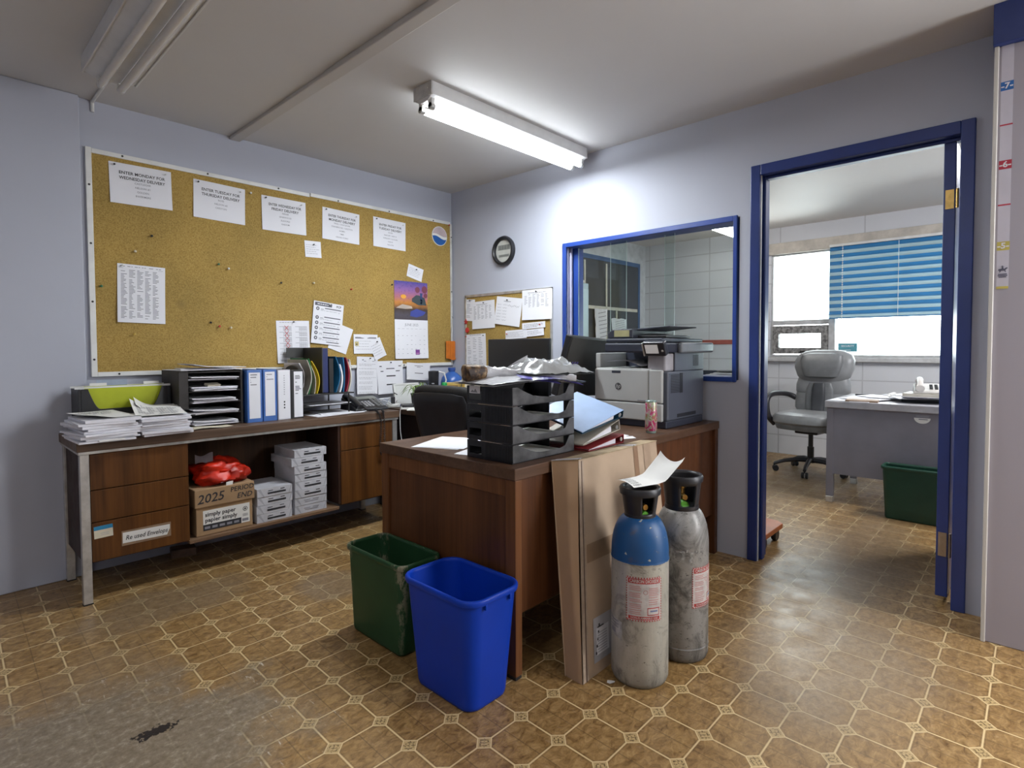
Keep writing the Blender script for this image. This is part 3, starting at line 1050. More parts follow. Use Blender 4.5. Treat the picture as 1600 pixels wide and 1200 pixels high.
def calendar():
    pc, pu, pv, pw, ph = fit_rect([at(a, b, y=-.018) for a, b in ((617.4, 437), (669.4, 444), (668, 502.6), (616.6, 497))])
    mc, mu, mv, mw, mh = fit_rect([at(a, b, y=-.020) for a, b in ((617, 500), (668, 503), (669.4, 562.4), (617, 561.4))])
    M = frame((mc.x, -.018, pc.z - ph / 2), (1, 0, 0), (0, 0, 1))
    t = thing('wall_calendar', 'wall calendar with a colourful evening picture above its June page', 'calendar', M)
    mb = MB()
    mb.grid(lambda s, q: (pw * (s - .5), ph * q, .002 * math.sin(3 * s)), 6, 6, 0)
    hx = pw / 2
    z = .0035
    # plain boathouse, sun and boat shapes of a generic harbour evening
    mb.add([(x * hx, y * ph, z) for x, y in ((.02, .48), (.02, .56), (.28, .66), (.42, .66), (.80, .60), (.92, .40), (.42, .40))], [(0, 1, 2, 3, 4, 5, 6)], 1)
    mb.add([(x * hx, y * ph, z) for x, y in ((.52, .40), (.52, .72), (.66, .72), (.66, .40))], [(0, 1, 2, 3)], 2)
    n = 16
    mb.add([((-.48 + .16 * math.cos(6.283 * i / n)) * hx, (.60 + .055 * math.sin(6.283 * i / n)) * ph, z) for i in range(n)], [tuple(range(n))], 3)
    mb.add([(x * hx, y * ph, z) for x, y in ((-.10, .10), (-.06, .22), (.30, .30), (.88, .22), (.70, .13), (.30, .07))], [(0, 1, 2, 3, 4, 5)], 4)
    mb.add([(x * hx, y * ph, z) for x, y in ((-.92, .30), (-.55, .40), (.0, .36), (.05, .30), (-.4, .28))], [(0, 1, 2, 3, 4)], 5)
    for cx, cy, rr in ((.36, .80, .15), (.80, .82, .18), (.86, .66, .12)):
        mb.add([((cx + rr * math.cos(6.283 * i / 9)) * hx, (cy + rr * .55 * math.sin(6.283 * i / 9)) * ph, z) for i in range(9)], [tuple(range(9))], 6)
    mb.build('picture_page', [sunset_picture(), pm('print_dark_slate', (.05, .07, .08)), pm('print_blue', (.03, .07, .20)), pm('print_orange', (.85, .40, .05)), pm('print_boat_blue', (.05, .07, .32)), pm('print_cream', (.50, .42, .36)), pm('print_maroon', (.20, .05, .08))], t)
    mb = MB()
    w, h = mw, mh

    def page(s, q):
        return (w * (s - .5), -h * (1 - q), .002 + .006 * (1 - q) ** 2)
    mb.grid(page, 6, 6, 0)
    mb2 = MB()
    mb2.text('JUNE 2025', 0, -h * .13, h * .095, 1, .0)
    for r in range(6):
        for c in range(7):
            if r == 0:
                mb2.rect(w * (-.42 + c * .13), w * (-.42 + c * .13) + w * .07, -h * .235, -h * .228, .0006, 2)
            elif random.random() < .8:
                x, y = w * (-.42 + c * .13), -h * (.30 + r * .115)
                mb2.rect(x, x + w * random.uniform(.02, .05), y, y + h * .012, .0006, 2)
    mb2.rect(w * .10, w * .23, -h * .90, -h * .77, .0006, 3)
    mb2.rect(w * .115, w * .215, -h * .88, -h * .85, .0009, 4)
    mb2.warp(lambda p: (p.x, p.y, p.z + .002 + .006 * (p.y / h) ** 2))
    b = len(mb.v)
    mb.v += mb2.v; mb.f += [[i + b for i in f] for f in mb2.f]; mb.m += mb2.m; mb.s += mb2.s
    mb.build('month_page', [M_paper, M_inkg, M_inkl, pm('purple_sticker', (.20, .05, .28)), pm('mauve_sticker', (.45, .20, .42))], t)


calendar()


def schedule(mb, w, h):
    greek(mb, -w * .4, w * .1, h * .46, 1, .01, .003, 2, .1)
    for bx in (-.42, .06):
        x0, x1 = w * bx, w * (bx + .36)
        for r in range(7):
            y = h * (.36 - r * .13)
            mb.rect(x0, x1, y - h * .004, y + h * .004, .0005, 2)
            for k in range(4):
                mb.rect(x0 + w * .12, x1, y - h * (.022 + k * .022) - .001, y - h * (.022 + k * .022) + .001, .0005, 2)
            for k in range(5):
                xx = x0 + w * (.12 + k * .06)
                mb.rect(xx, xx + .001, y - h * .11, y, .0005, 2)
    for r, (x, y) in enumerate(((-.20, .33), (-.20, .20), (-.19, .09), (-.18, -.03), (-.17, -.14), (-.15, -.25))):
        for a in (.85, -.85):
            M = tr(w * x, h * y, .0010) @ rz(a)
            mb.rect(-.020, .020, -.0016, .0016, 0, 3, M)


sheet('shift_schedule', [(432, 500.4), (484, 502), (484, 565), (433, 568.6)], 'printed schedule with a column of red crosses on the corkboard', 'sheet', schedule, pin=[(.5, .97, M_black_p)])


def pcp_list(mb, w, h):
    mb.rect(-w * .46, w * .10, h * .40, h * .48, .0005, 4)
    greek(mb, -w * .38, w * .04, h * .44, 1, .01, .006, 0, .1)
    mb.text('PCP', w * .33, h * .43, h * .075, 4, .03)
    for i, y in enumerate((.33, .12, -.005, -.125, -.245, -.365)):
        n = 14
        cx, cy, r = -w * .36, h * y, w * .055
        mb.add([(cx + r * math.cos(6.283 * k / n), cy + r * math.sin(6.283 * k / n), .0005) for k in range(n)], [tuple(range(n))], 4)
        mb.rect(cx - r * .35, cx + r * .35, cy - r * .35, cy + r * .35, .0008, 0)
        mb.rect(-w * .26, -w * .16, h * y - h * .012, h * y + h * .002, .0005, 2)
        mb.rect(-w * .13, w * .42, h * y + h * .012, h * y + h * .034, .0005, 4)
        greek(mb, -w * .26, w * .30, h * (y - .035), 1, .01, .0025, 2, .3)
        mb.rect(w * .33, w * .38, h * y - h * .05, h * y - h * .04, .0005, 2)
    mb.rect(-w * .0, w * .42, -h * .455, -h * .437, .0005, 4)


M_ink2 = pm('charcoal_ink', (.10, .10, .12), .7)
sheet('loose_sheet', [(528, 503), (551, 517), (541, 552), (508, 544)], 'white sheet half hidden behind the numbered list on the corkboard', 'sheet', None, lift=.001, curl=.004)
sheet('numbered_list', [(491.4, 469.7), (537.9, 477.3), (531.5, 541), (484.3, 535)], 'printed list with dark round numbers and a black header, slightly tilted', 'sheet', pcp_list, lift=.006, mats=[M_paper, M_ink, M_inkg, M_inkr, M_ink2], pin=[(.5, .97, M_white_metal)])


def form(mb, w, h):
    mb.rect(-w * .44, w * .44, h * .28, h * .36, .0005, 2)
    greek(mb, -w * .42, w * .42, h * .15, 4, h * .14, .002, 2)
    mb.rect(-w * .46, -w * .30, -h * .10, h * .12, .0006, 4)
    mb.rect(-w * .40, -w * .36, -h * .06, h * .02, .0009, 1)


sheet('printed_form', [(550, 522.6), (591, 522.6), (589, 553), (555, 552)], 'white printed form with a yellow corner tag beside the files', 'sheet', form, mats=[M_paper, M_ink, M_inkg, M_inkr, pm('yellow_tag', (.60, .50, .22))], lift=.003)
sheet('note', [(575, 536), (593, 526), (604, 555), (587, 563)], 'white note pinned at a steep angle over the printed form', 'note', small_note, lift=.006, pin=[(.62, .85, M_black_p)])


def letter(mb, w, h):
    mb.rect(-w * .26, w * .42, h * .405, h * .425, .0005, 1)
    mb.rect(-w * .18, w * .34, h * .375, h * .39, .0005, 2)
    y = .30
    for n in (2, 1, 3, 2, 2, 3, 2):
        greek(mb, -w * .40, w * .44, h * y, n, h * .035, .0022, 2, .3)
        y -= .035 * n + .05


sheet('letter', [(559, 558), (590, 557), (589, 616), (555, 615)], 'long white typed letter hanging below the printed form', 'sheet', letter, lift=.004, curl=.02, pin=[(.6, .96, M_black_p)])


def bars(head, ys):
    def f(mb, w, h):
        for i, s in enumerate(head):
            mb.rect(-w * s, w * s, h * (.34 - i * .075) - h * .014, h * (.34 - i * .075) + h * .010, .0005, 1)
        for y in ys:
            mb.rect(-w * .16, w * .20, h * y - h * .018, h * y + h * .018, .0005, 1)
    return f


sheet('phone_notice', [(591, 563), (630, 564.5), (629, 612), (588, 618)], 'white notice with two dark bars hanging above the telephone', 'notice', bars((.42, .16, .38), (.04, -.22)), lift=.003, curl=.015, pin=[(.5, .95, M_black_p)])
sheet('hanging_notice', [(636, 567), (672, 568), (671, 595), (634, 592)], 'white notice with one dark bar hanging below the calendar', 'notice', bars((.18, .08), (-.10,)), lift=.005, curl=.012)

# loose push pins scattered over the cork
pins = [(237, 369, M_black_p), (213, 393, M_paper_c), (341, 413, M_green_pin), (357, 420, M_white_metal), (156, 447, M_green_pin), (330, 504, M_black_p), (343, 510, M_red), (359, 512, M_paper_c), (212, 522, M_gold_pin), (439, 442, M_black_p), (489, 442, M_paper_c), (548, 452, M_red), (613, 445, M_black_p), (702, 352, M_red), (393, 302, M_paper_w)]
pin_words = ['black push pin stuck below the Monday notice', 'cream push pin stuck above the column list', 'green push pin stuck below the Tuesday notice', 'white push pin just beside the green one below the Tuesday notice',
             'green push pin near the side frame of the corkboard', 'black push pin beside the red one in the lower cork', 'red push pin low in the middle of the cork', 'cream push pin beside the red one in the lower cork',
             'yellow push pin stuck below the column list', 'black push pin stuck far below the Wednesday notice', 'cream push pin stuck below the small square note', 'red push pin stuck above the numbered list',
             'black push pin at the upper corner of the calendar', 'red push pin in the top corner above the round sign', 'pale push pin between the Tuesday and Wednesday notices']
for (px, py, mt), lb in zip(pins, pin_words):
    p = at(px, py, y=-.022)
    mb = MB()
    mb.lathe([(.001, .0005), (.001, .004), (.005, .005), (.004, .012), (.0065, .016), (.004, .019)], 12, 0)
    mb.build('push_pin', mt, M=tr(p.x, -.016, p.z) @ rx(math.radians(90)) @ ry(random.uniform(-.5, .5)), label=lb, cat='push pin', group='push pins on the corkboard')

# orange hanging swatter head on a cord at the corner
M_orange = pm('orange_plastic', (0.62, 0.17, 0.015), 0.45)
sw = thing('fly_swatter', 'orange fly swatter hanging on a cord at the corkboard edge', 'swatter', (at(707, 562, y=-.04)))
c1, c2 = at(697, 562, y=-.035), at(717, 533, y=-.035)
mb = MB(); mb.box(c1.x, min(c2.x, -.004), -.040, -.034, c1.z + .01, c2.z)
mb.add([(c1.x + .003, -.044, c1.z + .012), (c2.x - .006, -.044, c1.z + .012), ((c1.x + c2.x) / 2, -.046, c1.z - .006)], [(0, 1, 2)])
for k in range(5):
    xx = c1.x + (c2.x - c1.x) * (k + .5) / 5
    mb.box(xx - .002, xx + .001, -.0425, -.040, c1.z + .014, c2.z - .004)
mb.build('swatter_head', M_orange, sw, world=True, bevel=.003)
h1, h2 = at(705, 534, y=-.035), at(707, 497, y=-.026)
mb = MB(); mb.tube([(h1.x, -.037, h1.z - .01), (h1.x + .004, -.032, h1.z + .06), (h2.x - .004, -.03, h2.z - .03), (h2.x, -.028, h2.z)], .0025, 6)
mb.build('cord', M_alum_dull, sw, world=True)
mb = MB(); mb.tube([(h2.x, -.021, h2.z + .012), (h2.x, -.030, h2.z + .006), (h2.x, -.030, h2.z - .002), (h2.x, -.023, h2.z - .004)], .002, 6)
mb.build('hook', M_black_mesh, sw, world=True)

# ------------------------------------------------------------------ small corkboard and its papers on the window wall
xw = -0.010
tl, t_r = at(727, 463, x=xw), at(862.7, 447, x=xw)
SB = (tl.y, t_r.y, 0.86, (tl.z + t_r.z) / 2)
sb = thing('corkboard', 'small aluminium framed corkboard crowded with papers behind the monitor', 'bulletin board', (0, (SB[0] + SB[1]) / 2, SB[2]))
mb = MB(); mb.box(-.009, 0, SB[1] + .012, SB[0] - .012, SB[2] + .012, SB[3] - .012)
mb.build('cork_panel', M_cork, sb, world=True)
mb = MB()
for a, b, c, e in ((SB[1], SB[0], SB[3] - .020, SB[3]), (SB[1], SB[0], SB[2], SB[2] + .02), (SB[0] - .014, SB[0], SB[2], SB[3]), (SB[1], SB[1] + .016, SB[2], SB[3])):
    mb.box(-.016, 0, a, b, c, e)
mb.build('frame', M_alum, sb, world=True, bevel=.002)


def columns(nc, top, rows, tight=.8):
    def f(mb, w, h):
        greek(mb, -w * .3, w * .3, h * (top + .06), 1, .01, .003, 1, .2)
        for c in range(nc):
            x = -w * .42 + c * w * .84 / nc
            for r in range(rows):
                if random.random() < .9:
                    y = h * (top - r * tight / rows)
                    mb.rect(x, x + w * .84 / nc * random.uniform(.35, .75), y - .0016, y + .0016, .0005, 2)
    return f


def handwriting(mb, w, h):
    mb.rect(-w * .20, w * .08, h * .34, h * .36, .0005, 2)
    for r in range(6):
        y = h * (.22 - r * .11)
        for s in range(2):
            x = -w * .42 + s * w * .22
            for k in range(4):
                M = tr(x + k * w * .04, y, 0) @ rz(.6 if k % 2 else -.5)
                mb.rect(-.006, .006, -.0009, .0009, .0005, 2, M)
    for k in range(14):
        M = tr(w * (-.02 + k * .032), h * .20 + h * .02 * math.sin(k), 0) @ rz(.8 if k % 2 else -.7)
        mb.rect(-.008, .008, -.0009, .0009, .0005, 2, M)


BP = ('x', -0.0105)
sheet('phone_list', [(728.5, 468), (742, 468), (741, 502), (728.5, 501)], 'narrow printed strip at the edge of the small corkboard', 'sheet', columns(1, .4, 12), BP, pin=[(.5, .95, M_black_p)])
sheet('phone_list', [(738, 472), (770, 469), (776.5, 511), (738, 515)], 'printed sheet with five columns tilted on the small corkboard', 'sheet', columns(5, .32, 11, .5), BP, lift=.004, pin=[(.55, .93, M_ink2)])
sheet('handwritten_page', [(775.5, 463.5), (816, 465.5), (812.5, 512), (774, 505)], 'handwritten white page at the middle of the small corkboard', 'sheet', handwriting, BP, lift=.003, curl=.012, pin=[(.45, .9, M_black_p)])
sheet('phone_list', [(816, 454), (863.5, 450), (862, 498), (816, 500.5)], 'printed list covering the upper corner of the small corkboard near the window', 'sheet', columns(6, .34, 10, .45), BP, lift=.009, pin=[(.5, .93, M_black_p)])
sheet('phone_list', [(729, 523), (757.7, 521), (762, 598), (729, 598)], 'long printed sheet with round pins below the red ornament', 'sheet', columns(3, .42, 24, .85), BP, pin=[(.05, .96, M_red), (.92, .96, M_ink2)])
sheet('ticket_strip', [(816, 505), (852, 502), (852, 511), (816, 515)], 'narrow white slip tilted above the monitor with a red pin', 'slip', small_note, BP, lift=.006, curl=.002, pin=[(.8, .5, M_red)], nx=2, ny=1)
sheet('ticket_strip', [(790, 517), (822, 514), (824, 528), (790, 530)], 'narrow white slip tucked behind the top edge of the monitor', 'slip', small_note, BP, lift=.003, curl=.002, pin=[(.1, .6, M_red)], nx=2, ny=1)
sheet('ticket_strip', [(822, 516), (850, 512), (850, 524), (822, 526)], 'narrow white slip overlapping the other two above the monitor', 'slip', small_note, BP, lift=.008, curl=.002, nx=2, ny=1)

oc = at(728.5, 503, x=-.02)
od = thing('red_ornament', 'red star and disc ornament pinned to the edge of the small corkboard', 'ornament', tr(oc))
mb = MB()
star = []
for k in range(10):
    r = .026 if k % 2 == 0 else .012
    star.append((r * math.sin(k * math.pi / 5), r * math.cos(k * math.pi / 5)))
mb.prism(star, 0, .006, 0, frame(at(728.5, 503, x=-.017), (0, -1, 0), (0, 0, 1)))
mb.build('star', M_red, od, world=True, bevel=.001)
mb = MB(); mb.lathe([(.001, 0), (.021, .0), (.023, .004), (.016, .008), (.009, .006), (.001, .006)], 24, 0, frame(at(730.5, 516, x=-.017), (0, -1, 0), (0, 0, 1)))
mb.build('disc', M_red, od, world=True)

# wall clock
ck = thing('wall_clock', 'round black rimmed wall clock with a pale face on the window wall', 'clock', frame((0, -.618, 1.896), (0, -1, 0), (0, 0, 1)))
mb = MB(); mb.lathe([(.108, 0), (.113, .018), (.106, .034), (.094, .036), (.086, .026), (.084, .012)], 48, 0, cap0=True, cap1=False)
mb.build('rim', M_black_p, ck)
mb = MB(); mb.lathe([(.085, .010), (.001, .0105)], 48, 0, cap0=False, cap1=True)
mb.box(-.062, .062, .008, .046, .0108, .0114, 1)
mb.box(-.055, .055, -.046, -.026, .0108, .0114, 1)
for k in range(4):
    mb.box(-.050 + k * .028, -.030 + k * .028, .012, .042, .0114, .0118, 2)
mb.box(-.045, .045, -.041, -.031, .0114, .0118, 2)
mb.build('face', [pm('pale_clock_face', (.50, .50, .46), .3), pm('clock_display_grey', (.22, .23, .21), .3), pm('clock_display_dark', (.15, .155, .145), .3)], ck)
# ------------------------------------------------------------------ credenza along the corkboard wall
AX0, AX1, AY0, AY1, AZ = -2.600, -0.895, -0.468, -0.035, 0.745
cr = thing('credenza', 'long walnut credenza with steel legs standing below the big corkboard', 'credenza', ((AX0 + AX1) / 2, (AY0 + AY1) / 2, 0))
mb = MB(); mb.box(AX0 - .012, AX1 + .012, AY0 - .012, AY1, AZ - .044, AZ)
mb.build('top', M_wood_x, cr, world=True, bevel=.003)
mb = MB(); mb.box(AX0 - .006, AX1 + .006, AY0 - .006, AY1, AZ - .058, AZ - .044)
mb.build('metal_band', M_alum, cr, world=True, bevel=.002)
for x in (AX0, AX1 - .035):
    for y in (AY0, AY1 - .035):
        mb = MB(); mb.box(x, x + .035, y, y + .035, 0.004, AZ - .058)
        lg = mb.build('leg', M_alum, cr, world=True, bevel=.002)
        mb = MB(); mb.box(x - .001, x + .036, y - .001, y + .036, 0, .006)
        mb.build('foot', M_black_p, cr, world=True)
mb = MB(); mb.box(AX0 + .010, AX0 + .030, AY0 + .035, AY1, .185, AZ - .058)
mb.box(AX0 + .030, -2.162, AY0 + .012, AY1, .185, .200)
mb.box(-2.180, -2.162, AY0 + .010, AY1, .190, AZ - .058)
mb.build('pedestal', M_wood_dk, cr, world=True, bevel=.002)
mb = MB(); mb.box(-1.325, -1.307, AY0 + .010, AY1, .200, AZ - .058)
mb.box(-1.307, AX1 - .020, AY0 + .012, AY1, .190, .208)
mb.box(AX1 - .030, AX1 - .010, AY0 + .035, AY1, .190, AZ - .058)
mb.build('pedestal', M_wood_dk, cr, world=True, bevel=.002)
for i, (z0, z1) in enumerate(((.521, .684), (.373, .517), (.190, .369))):
    mb = MB(); mb.box(AX0 + .037, -2.160, AY0 + .004, AY0 + .022, z0, z1)
    dr = mb.build('drawer', M_wood_z, cr, world=True, bevel=.0015)
    if i == 2:
        M_tape = pm('clear_tape', (.30, .20, .13), .25)
        mb = MB(); mb.box(-2.450, -2.245, AY0 + .0025, AY0 + .004, .236, .306)
        mb.build('tape', M_tape, dr, world=True)
        mb = MB()
        w_, h_ = .196, .050
        mb.add([(-w_ / 2, -h_ / 2, 0), (w_ / 2 - .012, -h_ / 2, 0), (w_ / 2 - .006, -.008, 0), (w_ / 2, .004, 0), (w_ / 2, h_ / 2, 0), (-w_ / 2, h_ / 2, 0)], [(0, 1, 2, 3, 4, 5)], 0)
        mb.text('Re used Envelops', 0, -.002, .030, 1, .012, .25, maxw=.175)
        mb.xf(frame((-2.348, AY0 + .0018, .272), (1, 0, -.015), (0, 0, 1)))
        mb.build('handwritten_label', [M_paper_w, M_ink], dr, world=True)
        mb = MB(); mb.rect(-.036, .036, -.028, .028, 0, 0); mb.rect(-.036, .036, .010, .028, .0005, 1)
        for k in range(2): mb.rect(-.012, .02, -.008 - k * .008, -.006 - k * .008, .0005, 2)
        mb.xf(frame((-2.519, AY0 + .0025, .324), (1, 0, .03), (0, 0, 1)))
        mb.build('sticky_label', [M_paper_c, pm('cyan_stripe', (.02, .22, .42), .5), M_inkl], dr, world=True)
for i, (z0, z1) in enumerate(((.529, .684), (.196, .525))):
    mb = MB(); mb.box(-1.309, AX1 - .037, AY0 + .004, AY0 + .022, z0, z1)
    dr = mb.build('drawer', M_wood_z, cr, world=True, bevel=.0015)
mb = MB(); mb.box(-2.162, -1.325, AY0 + .002, AY1, .170, .188)
mb.build('shelf', wood('walnut_shelf', (.10, .055, .030), (.24, .145, .085), 'x', .45), cr, world=True, bevel=.002)
mb = MB(); mb.box(-2.162, -1.325, AY1 - .02, AY1 - .004, .188, AZ - .058)
mb.build('back_panel', wood('walnut_back', (.034, .014, .005), (.088, .038, .014), 'z', .5), cr, world=True)
SH = .188
mb = MB()
mb.hexa([(-2.150, -.115, 0), (-2.035, -.150, 0), (-2.020, -.060, 0), (-2.135, -.030, 0)], [(-2.150, -.115, .045), (-2.035, -.150, .045), (-2.020, -.060, .045), (-2.135, -.030, .045)])
mb.build('wood_block', pm('raw_wood_block', (.20, .12, .08), .7, 0, .2), world=True, bevel=.003, label='small wooden block lying on the floor underneath the credenza', cat='block')

# carton with a lid: 2025 PERIOD END
M_carton = pm('carton_board', (.40, .255, .135), .8, 0, .07, 8)
bx = thing('carton', 'brown lidded paper carton marked 2025 period end on the credenza shelf', 'box', (-1.980, -.315, SH))
mb = MB(); mb.box(-2.122, -1.838, -.440, -.190, SH + .001, SH + .165)
mb.build('body', M_carton, bx, world=True, bevel=.003)
mb = MB(); mb.box(-2.130, -1.828, -.448, -.182, SH + .150, SH + .245)
ld = mb.build('lid', M_carton, bx, world=True, bevel=.004)
mb = MB()
mb.text('2025', -.075, -.004, .066, 0, .010, .22, rot=.04)
mb.text('PERIOD', .085, .022, .036, 0, .010, .12, rot=.03)
mb.text('END', .096, -.018, .040, 0, .012, .22)
mb.xf(frame((-1.979, -.4486, SH + .198), (1, 0, 0), (0, 0, 1)))
mb.build('handwriting', M_ink, ld, world=True)
mb = MB()
w_, h_ = .236, .105
mb.rect(-w_ / 2, w_ / 2, -h_ / 2, h_ / 2, 0, 0)
mb.rect(-w_ / 2, w_ * .31, -h_ / 2, -h_ * .20, .0005, 1)
mb.text('simply paper', -w_ * .46, h_ * .28, .030, 1, .022, align='LEFT')
mb.text('papier simply', -w_ * .46, h_ * .00, .030, 1, .022, align='LEFT')
for k in range(5):
    mb.rect(-w_ * .47 + k * w_ * .155, -w_ * .36 + k * w_ * .155, -h_ * .42, -h_ * .30, .001, 2)
mb.lathe([(.0125, .0005), (.0095, .0006)], 20, 1, tr(w_ * .40, h_ * .22, 0), False, False, False)
mb.lathe([(.0055, .0006), (.001, .0007)], 12, 1, tr(w_ * .40, h_ * .22, 0), False, False, False)
for k in range(3): mb.rect(w_ * .34, w_ * .46, -h_ * (.06 + k * .05), -h_ * (.04 + k * .05), .0006, 2)
mb.rect(w_ * .33, w_ * .47, -h_ * .42, -h_ * .28, .0006, 2)
mb.xf(frame((-1.972, -.4408, SH + .078), (1, 0, 0), (0, 0, 1)))
mb.build('printed_label', [M_paper_w, M_ink, M_inkg], bx, world=True)


def blob(name, mat, c, sx, sy, sz, seed, amp, label, cat, power=2.4, nu=36, nv=20, mats=None, extra=None, smooth=True):
    """soft crumpled bundle sitting on the plane z = c.z"""
    mb = MB()
    rings = []
    for j in range(nv + 1):
        t = j / nv
        a = math.pi * (t - .5)
        rr = max(abs(math.cos(a)) ** (2 / power), .02)
        zz = math.copysign(abs(math.sin(a)) ** (2 / power), math.sin(a))
        row = []
        for i in range(nu):
            b = 2 * math.pi * i / nu
            p = Vector((rr * math.cos(b), rr * math.sin(b), zz))
            n = noise.noise(p * 1.6 + Vector((seed, 0, 0))) * 1.0 + noise.noise(p * 4.0 + Vector((0, seed, 0))) * .45 + abs(noise.noise(p * 7.5 + Vector((0, 0, seed)))) * .30
            k = 1 + amp * n
            z = max((p.z * k) * .5 + .5, 0.0 if p.z < 0 else .05)
            row.append((sx * p.x * k, sy * p.y * k, sz * z))
        rings.append(row)
    mb.loft(rings, 0, smooth)
    if extra: extra(mb)
    return mb.build(name, mats or mat, M=tr(c), label=label, cat=cat, sharp=60)


M_redbag = pm('red_nylon', (.78, .030, .008), .42, 0, .25, 9)
rb = thing('red_bag', 'crumpled red nylon bag lying on the lid of the marked carton', 'bag', (-1.985, -.32, SH + .245))
o = blob('pouch', M_redbag, (0, 0, 0), .130, .105, .125, 3.1, .38, None, None)
o.parent = rb
o = blob('tied_end', M_redbag, (.06, -.03, 0), .085, .075, .095, 7.7, .45, None, None)
o.parent = rb
for nm, cx, cy, cz, ang, mt in (('folded_lining', .015, -.088, .030, .4, pm('pink_lining', (.60, .30, .33), .6)), ('folded_lining', -.055, .0, .128, -.3, pm('grey_lining', (.28, .24, .26), .6))):
    mb = MB(); mb.grid(lambda s, t: ((s - .5) * .085, (t - .5) * .055, .012 * math.sin(5 * s + 3 * t) + .02 * t), 8, 5)
    o = mb.build(nm, mt, rb); o.matrix_local = tr(cx, cy, cz) @ rz(ang) @ rx(.5)
mb = MB(); mb.box(-.018, .018, -.001, .001, 0, .018); mb.rect(-.01, .01, .004, .014, -.002, 1, rx(math.pi / 2))
o = mb.build('care_tag', [M_paper_w, M_inkg], rb); o.matrix_local = tr(.030, -.118, .0) @ rz(.2)

# wrapped reams of paper
def ream(name, striped=True):
    mb = MB()
    mb.box(-.100, .100, 0, .27, 0, .046, 0)
    # folded wrapper ends
    mb.add([(-.100, -.0006, .046), (-.082, -.0006, .046), (-.060, -.0006, 0), (-.064, -.0006, 0)], [(0, 1, 2, 3)], 2)
    mb.add([(.100, -.0006, .046), (.094, -.0006, .046), (.078, -.0006, 0), (.082, -.0006, 0)], [(0, 1, 2, 3)], 2)
    if striped:
        mb.rect(-.042, .062, .012, .022, 0, 1, frame((0, -.0012, 0), (1, 0, 0), (0, 0, 1)))
        for a, b, z in ((-.040, -.012, .029), (.030, .055, .031)):
            mb.rect(a, b, z, z + .004, 0, 1, frame((0, -.0012, 0), (1, 0, 0), (0, 0, 1)))
    else:
        for a, b, z in ((-.045, -.005, .026), (.010, .050, .026), (-.04, .045, .016)):
            mb.rect(a, b, z, z + .004, 0, 3, frame((0, -.0012, 0), (1, 0, 0), (0, 0, 1)))
    return mb


M_ream = pm('ream_wrapper', (.56, .56, .60), .5, 0, .06)
rn = 0
proto = {}
for kind, xc, n in (('short', -1.712, 4), ('tall', -1.494, 8)):
    for k in range(n):
        striped = not (kind == 'tall' and k < 2)
        z = SH + .0005 + k * .0475
        M = tr(xc + random.uniform(-.004, .004) + (-.014 if (kind == 'tall' and k == 6) else 0), -.440 + random.uniform(-.004, .004) + (.0 if kind == 'short' else .002), z) @ rz(random.uniform(-.012, .012))
        where = ['bottom', 'second', 'third', 'top'][k] if kind == 'short' else ['bottom', 'second lowest', 'third lowest', 'fourth lowest', 'fifth lowest', 'third highest', 'second highest', 'top'][k]
        lab = 'white wrapped paper ream, %s of the %s stack on the credenza shelf' % (where, 'low four high' if kind == 'short' else 'tall eight high')
        if not striped: lab = 'white ream with pale grey print, %s of the tall stack on the shelf' % where
        if striped in proto:
            clone(proto[striped], M, lab)
        else:
            proto[striped] = ream('x', striped).build('paper_ream', [M_ream, M_ink, M_inkl, M_inkg], M=M, label=lab, cat='paper ream', group='paper reams on the credenza shelf')

# ------------------------------------------------------------------ on top of the credenza
# two heaps of paper at the end
def heap_sheaf(w, d, th, seed, curl=0.0, sag=0.0):
    r = random.Random(seed)
    mb = MB()
    a1, a2 = r.uniform(-.5, .5), r.uniform(0, 6)

    def top(s, t):
        return ((s - .5) * w, (t - .5) * d, th + curl * (1 - s) ** 3 + sag * math.sin(2.5 * s + a2) * .004)

    nx, ny = 8, 5
    mb.grid(top, nx, ny, 0)
    mb.grid(lambda s, t: (lambda p: (p[0], p[1], p[2] - th))(top(1 - s, t)), nx, ny, 1)
    for fx in ((lambda s: (s, 0)), (lambda s: (1 - s, 1))):
        mb.grid(lambda s, t, fx=fx: (lambda p: (p[0], p[1], p[2] - th * (1 - t)))(top(*fx(s))), nx, 1, 1, False)
    for fx in ((lambda s: (1, s)), (lambda s: (0, 1 - s))):
        mb.grid(lambda s, t, fx=fx: (lambda p: (p[0], p[1], p[2] - th * (1 - t)))(top(*fx(s))), ny, 1, 1, False)
    return mb


def heap(cx, cy, ang, w, d, n, seed, words, group, jit=.014):
    r = random.Random(seed)
    z = AZ + .0005
    for k in range(n):
        th = r.uniform(.007, .013)
        M = tr(cx + r.uniform(-jit, jit), cy + r.uniform(-jit, jit), z) @ rz(ang + r.uniform(-.09, .09))
        heap_sheaf(w, d, th, seed * 50 + k).build('paper_sheaf', [M_paper, M_paper_edge], M=M, label=words, cat='paper', group=group)
        z += th + .0012
    return z


z1 = heap(-2.500, -.400, .10, .215, .285, 9, 4, 'white paper sheaf in the heap at the credenza end, under the big lettered page', 'paper sheaves under the lettered page')
z2 = heap(-2.262, -.375, -.03, .215, .275, 8, 5, 'white paper sheaf in the heap beside the black sorter, under the printed page', 'paper sheaves under the printed page', .008)


def top_page(name, label, M, w, h, content, fn, mats=None):
    mb = MB()
    mb.grid(lambda s, t: (w * (s - .5), h * (t - .5), 0), 10, 10, 0)
    b = MB(); content(b, w, h)
    base = len(mb.v)
    mb.v += b.v; mb.f += [[i + base for i in f] for f in b.f]; mb.m += b.m; mb.s += b.s
    mb.warp(lambda p: (p.x, p.y, p.z * 2 + fn(p.x / w + .5, p.y / h + .5)))
    return mb.build(name, mats or [M_paper_w, M_ink, M_inkg], M=M, label=label, cat='sheet')


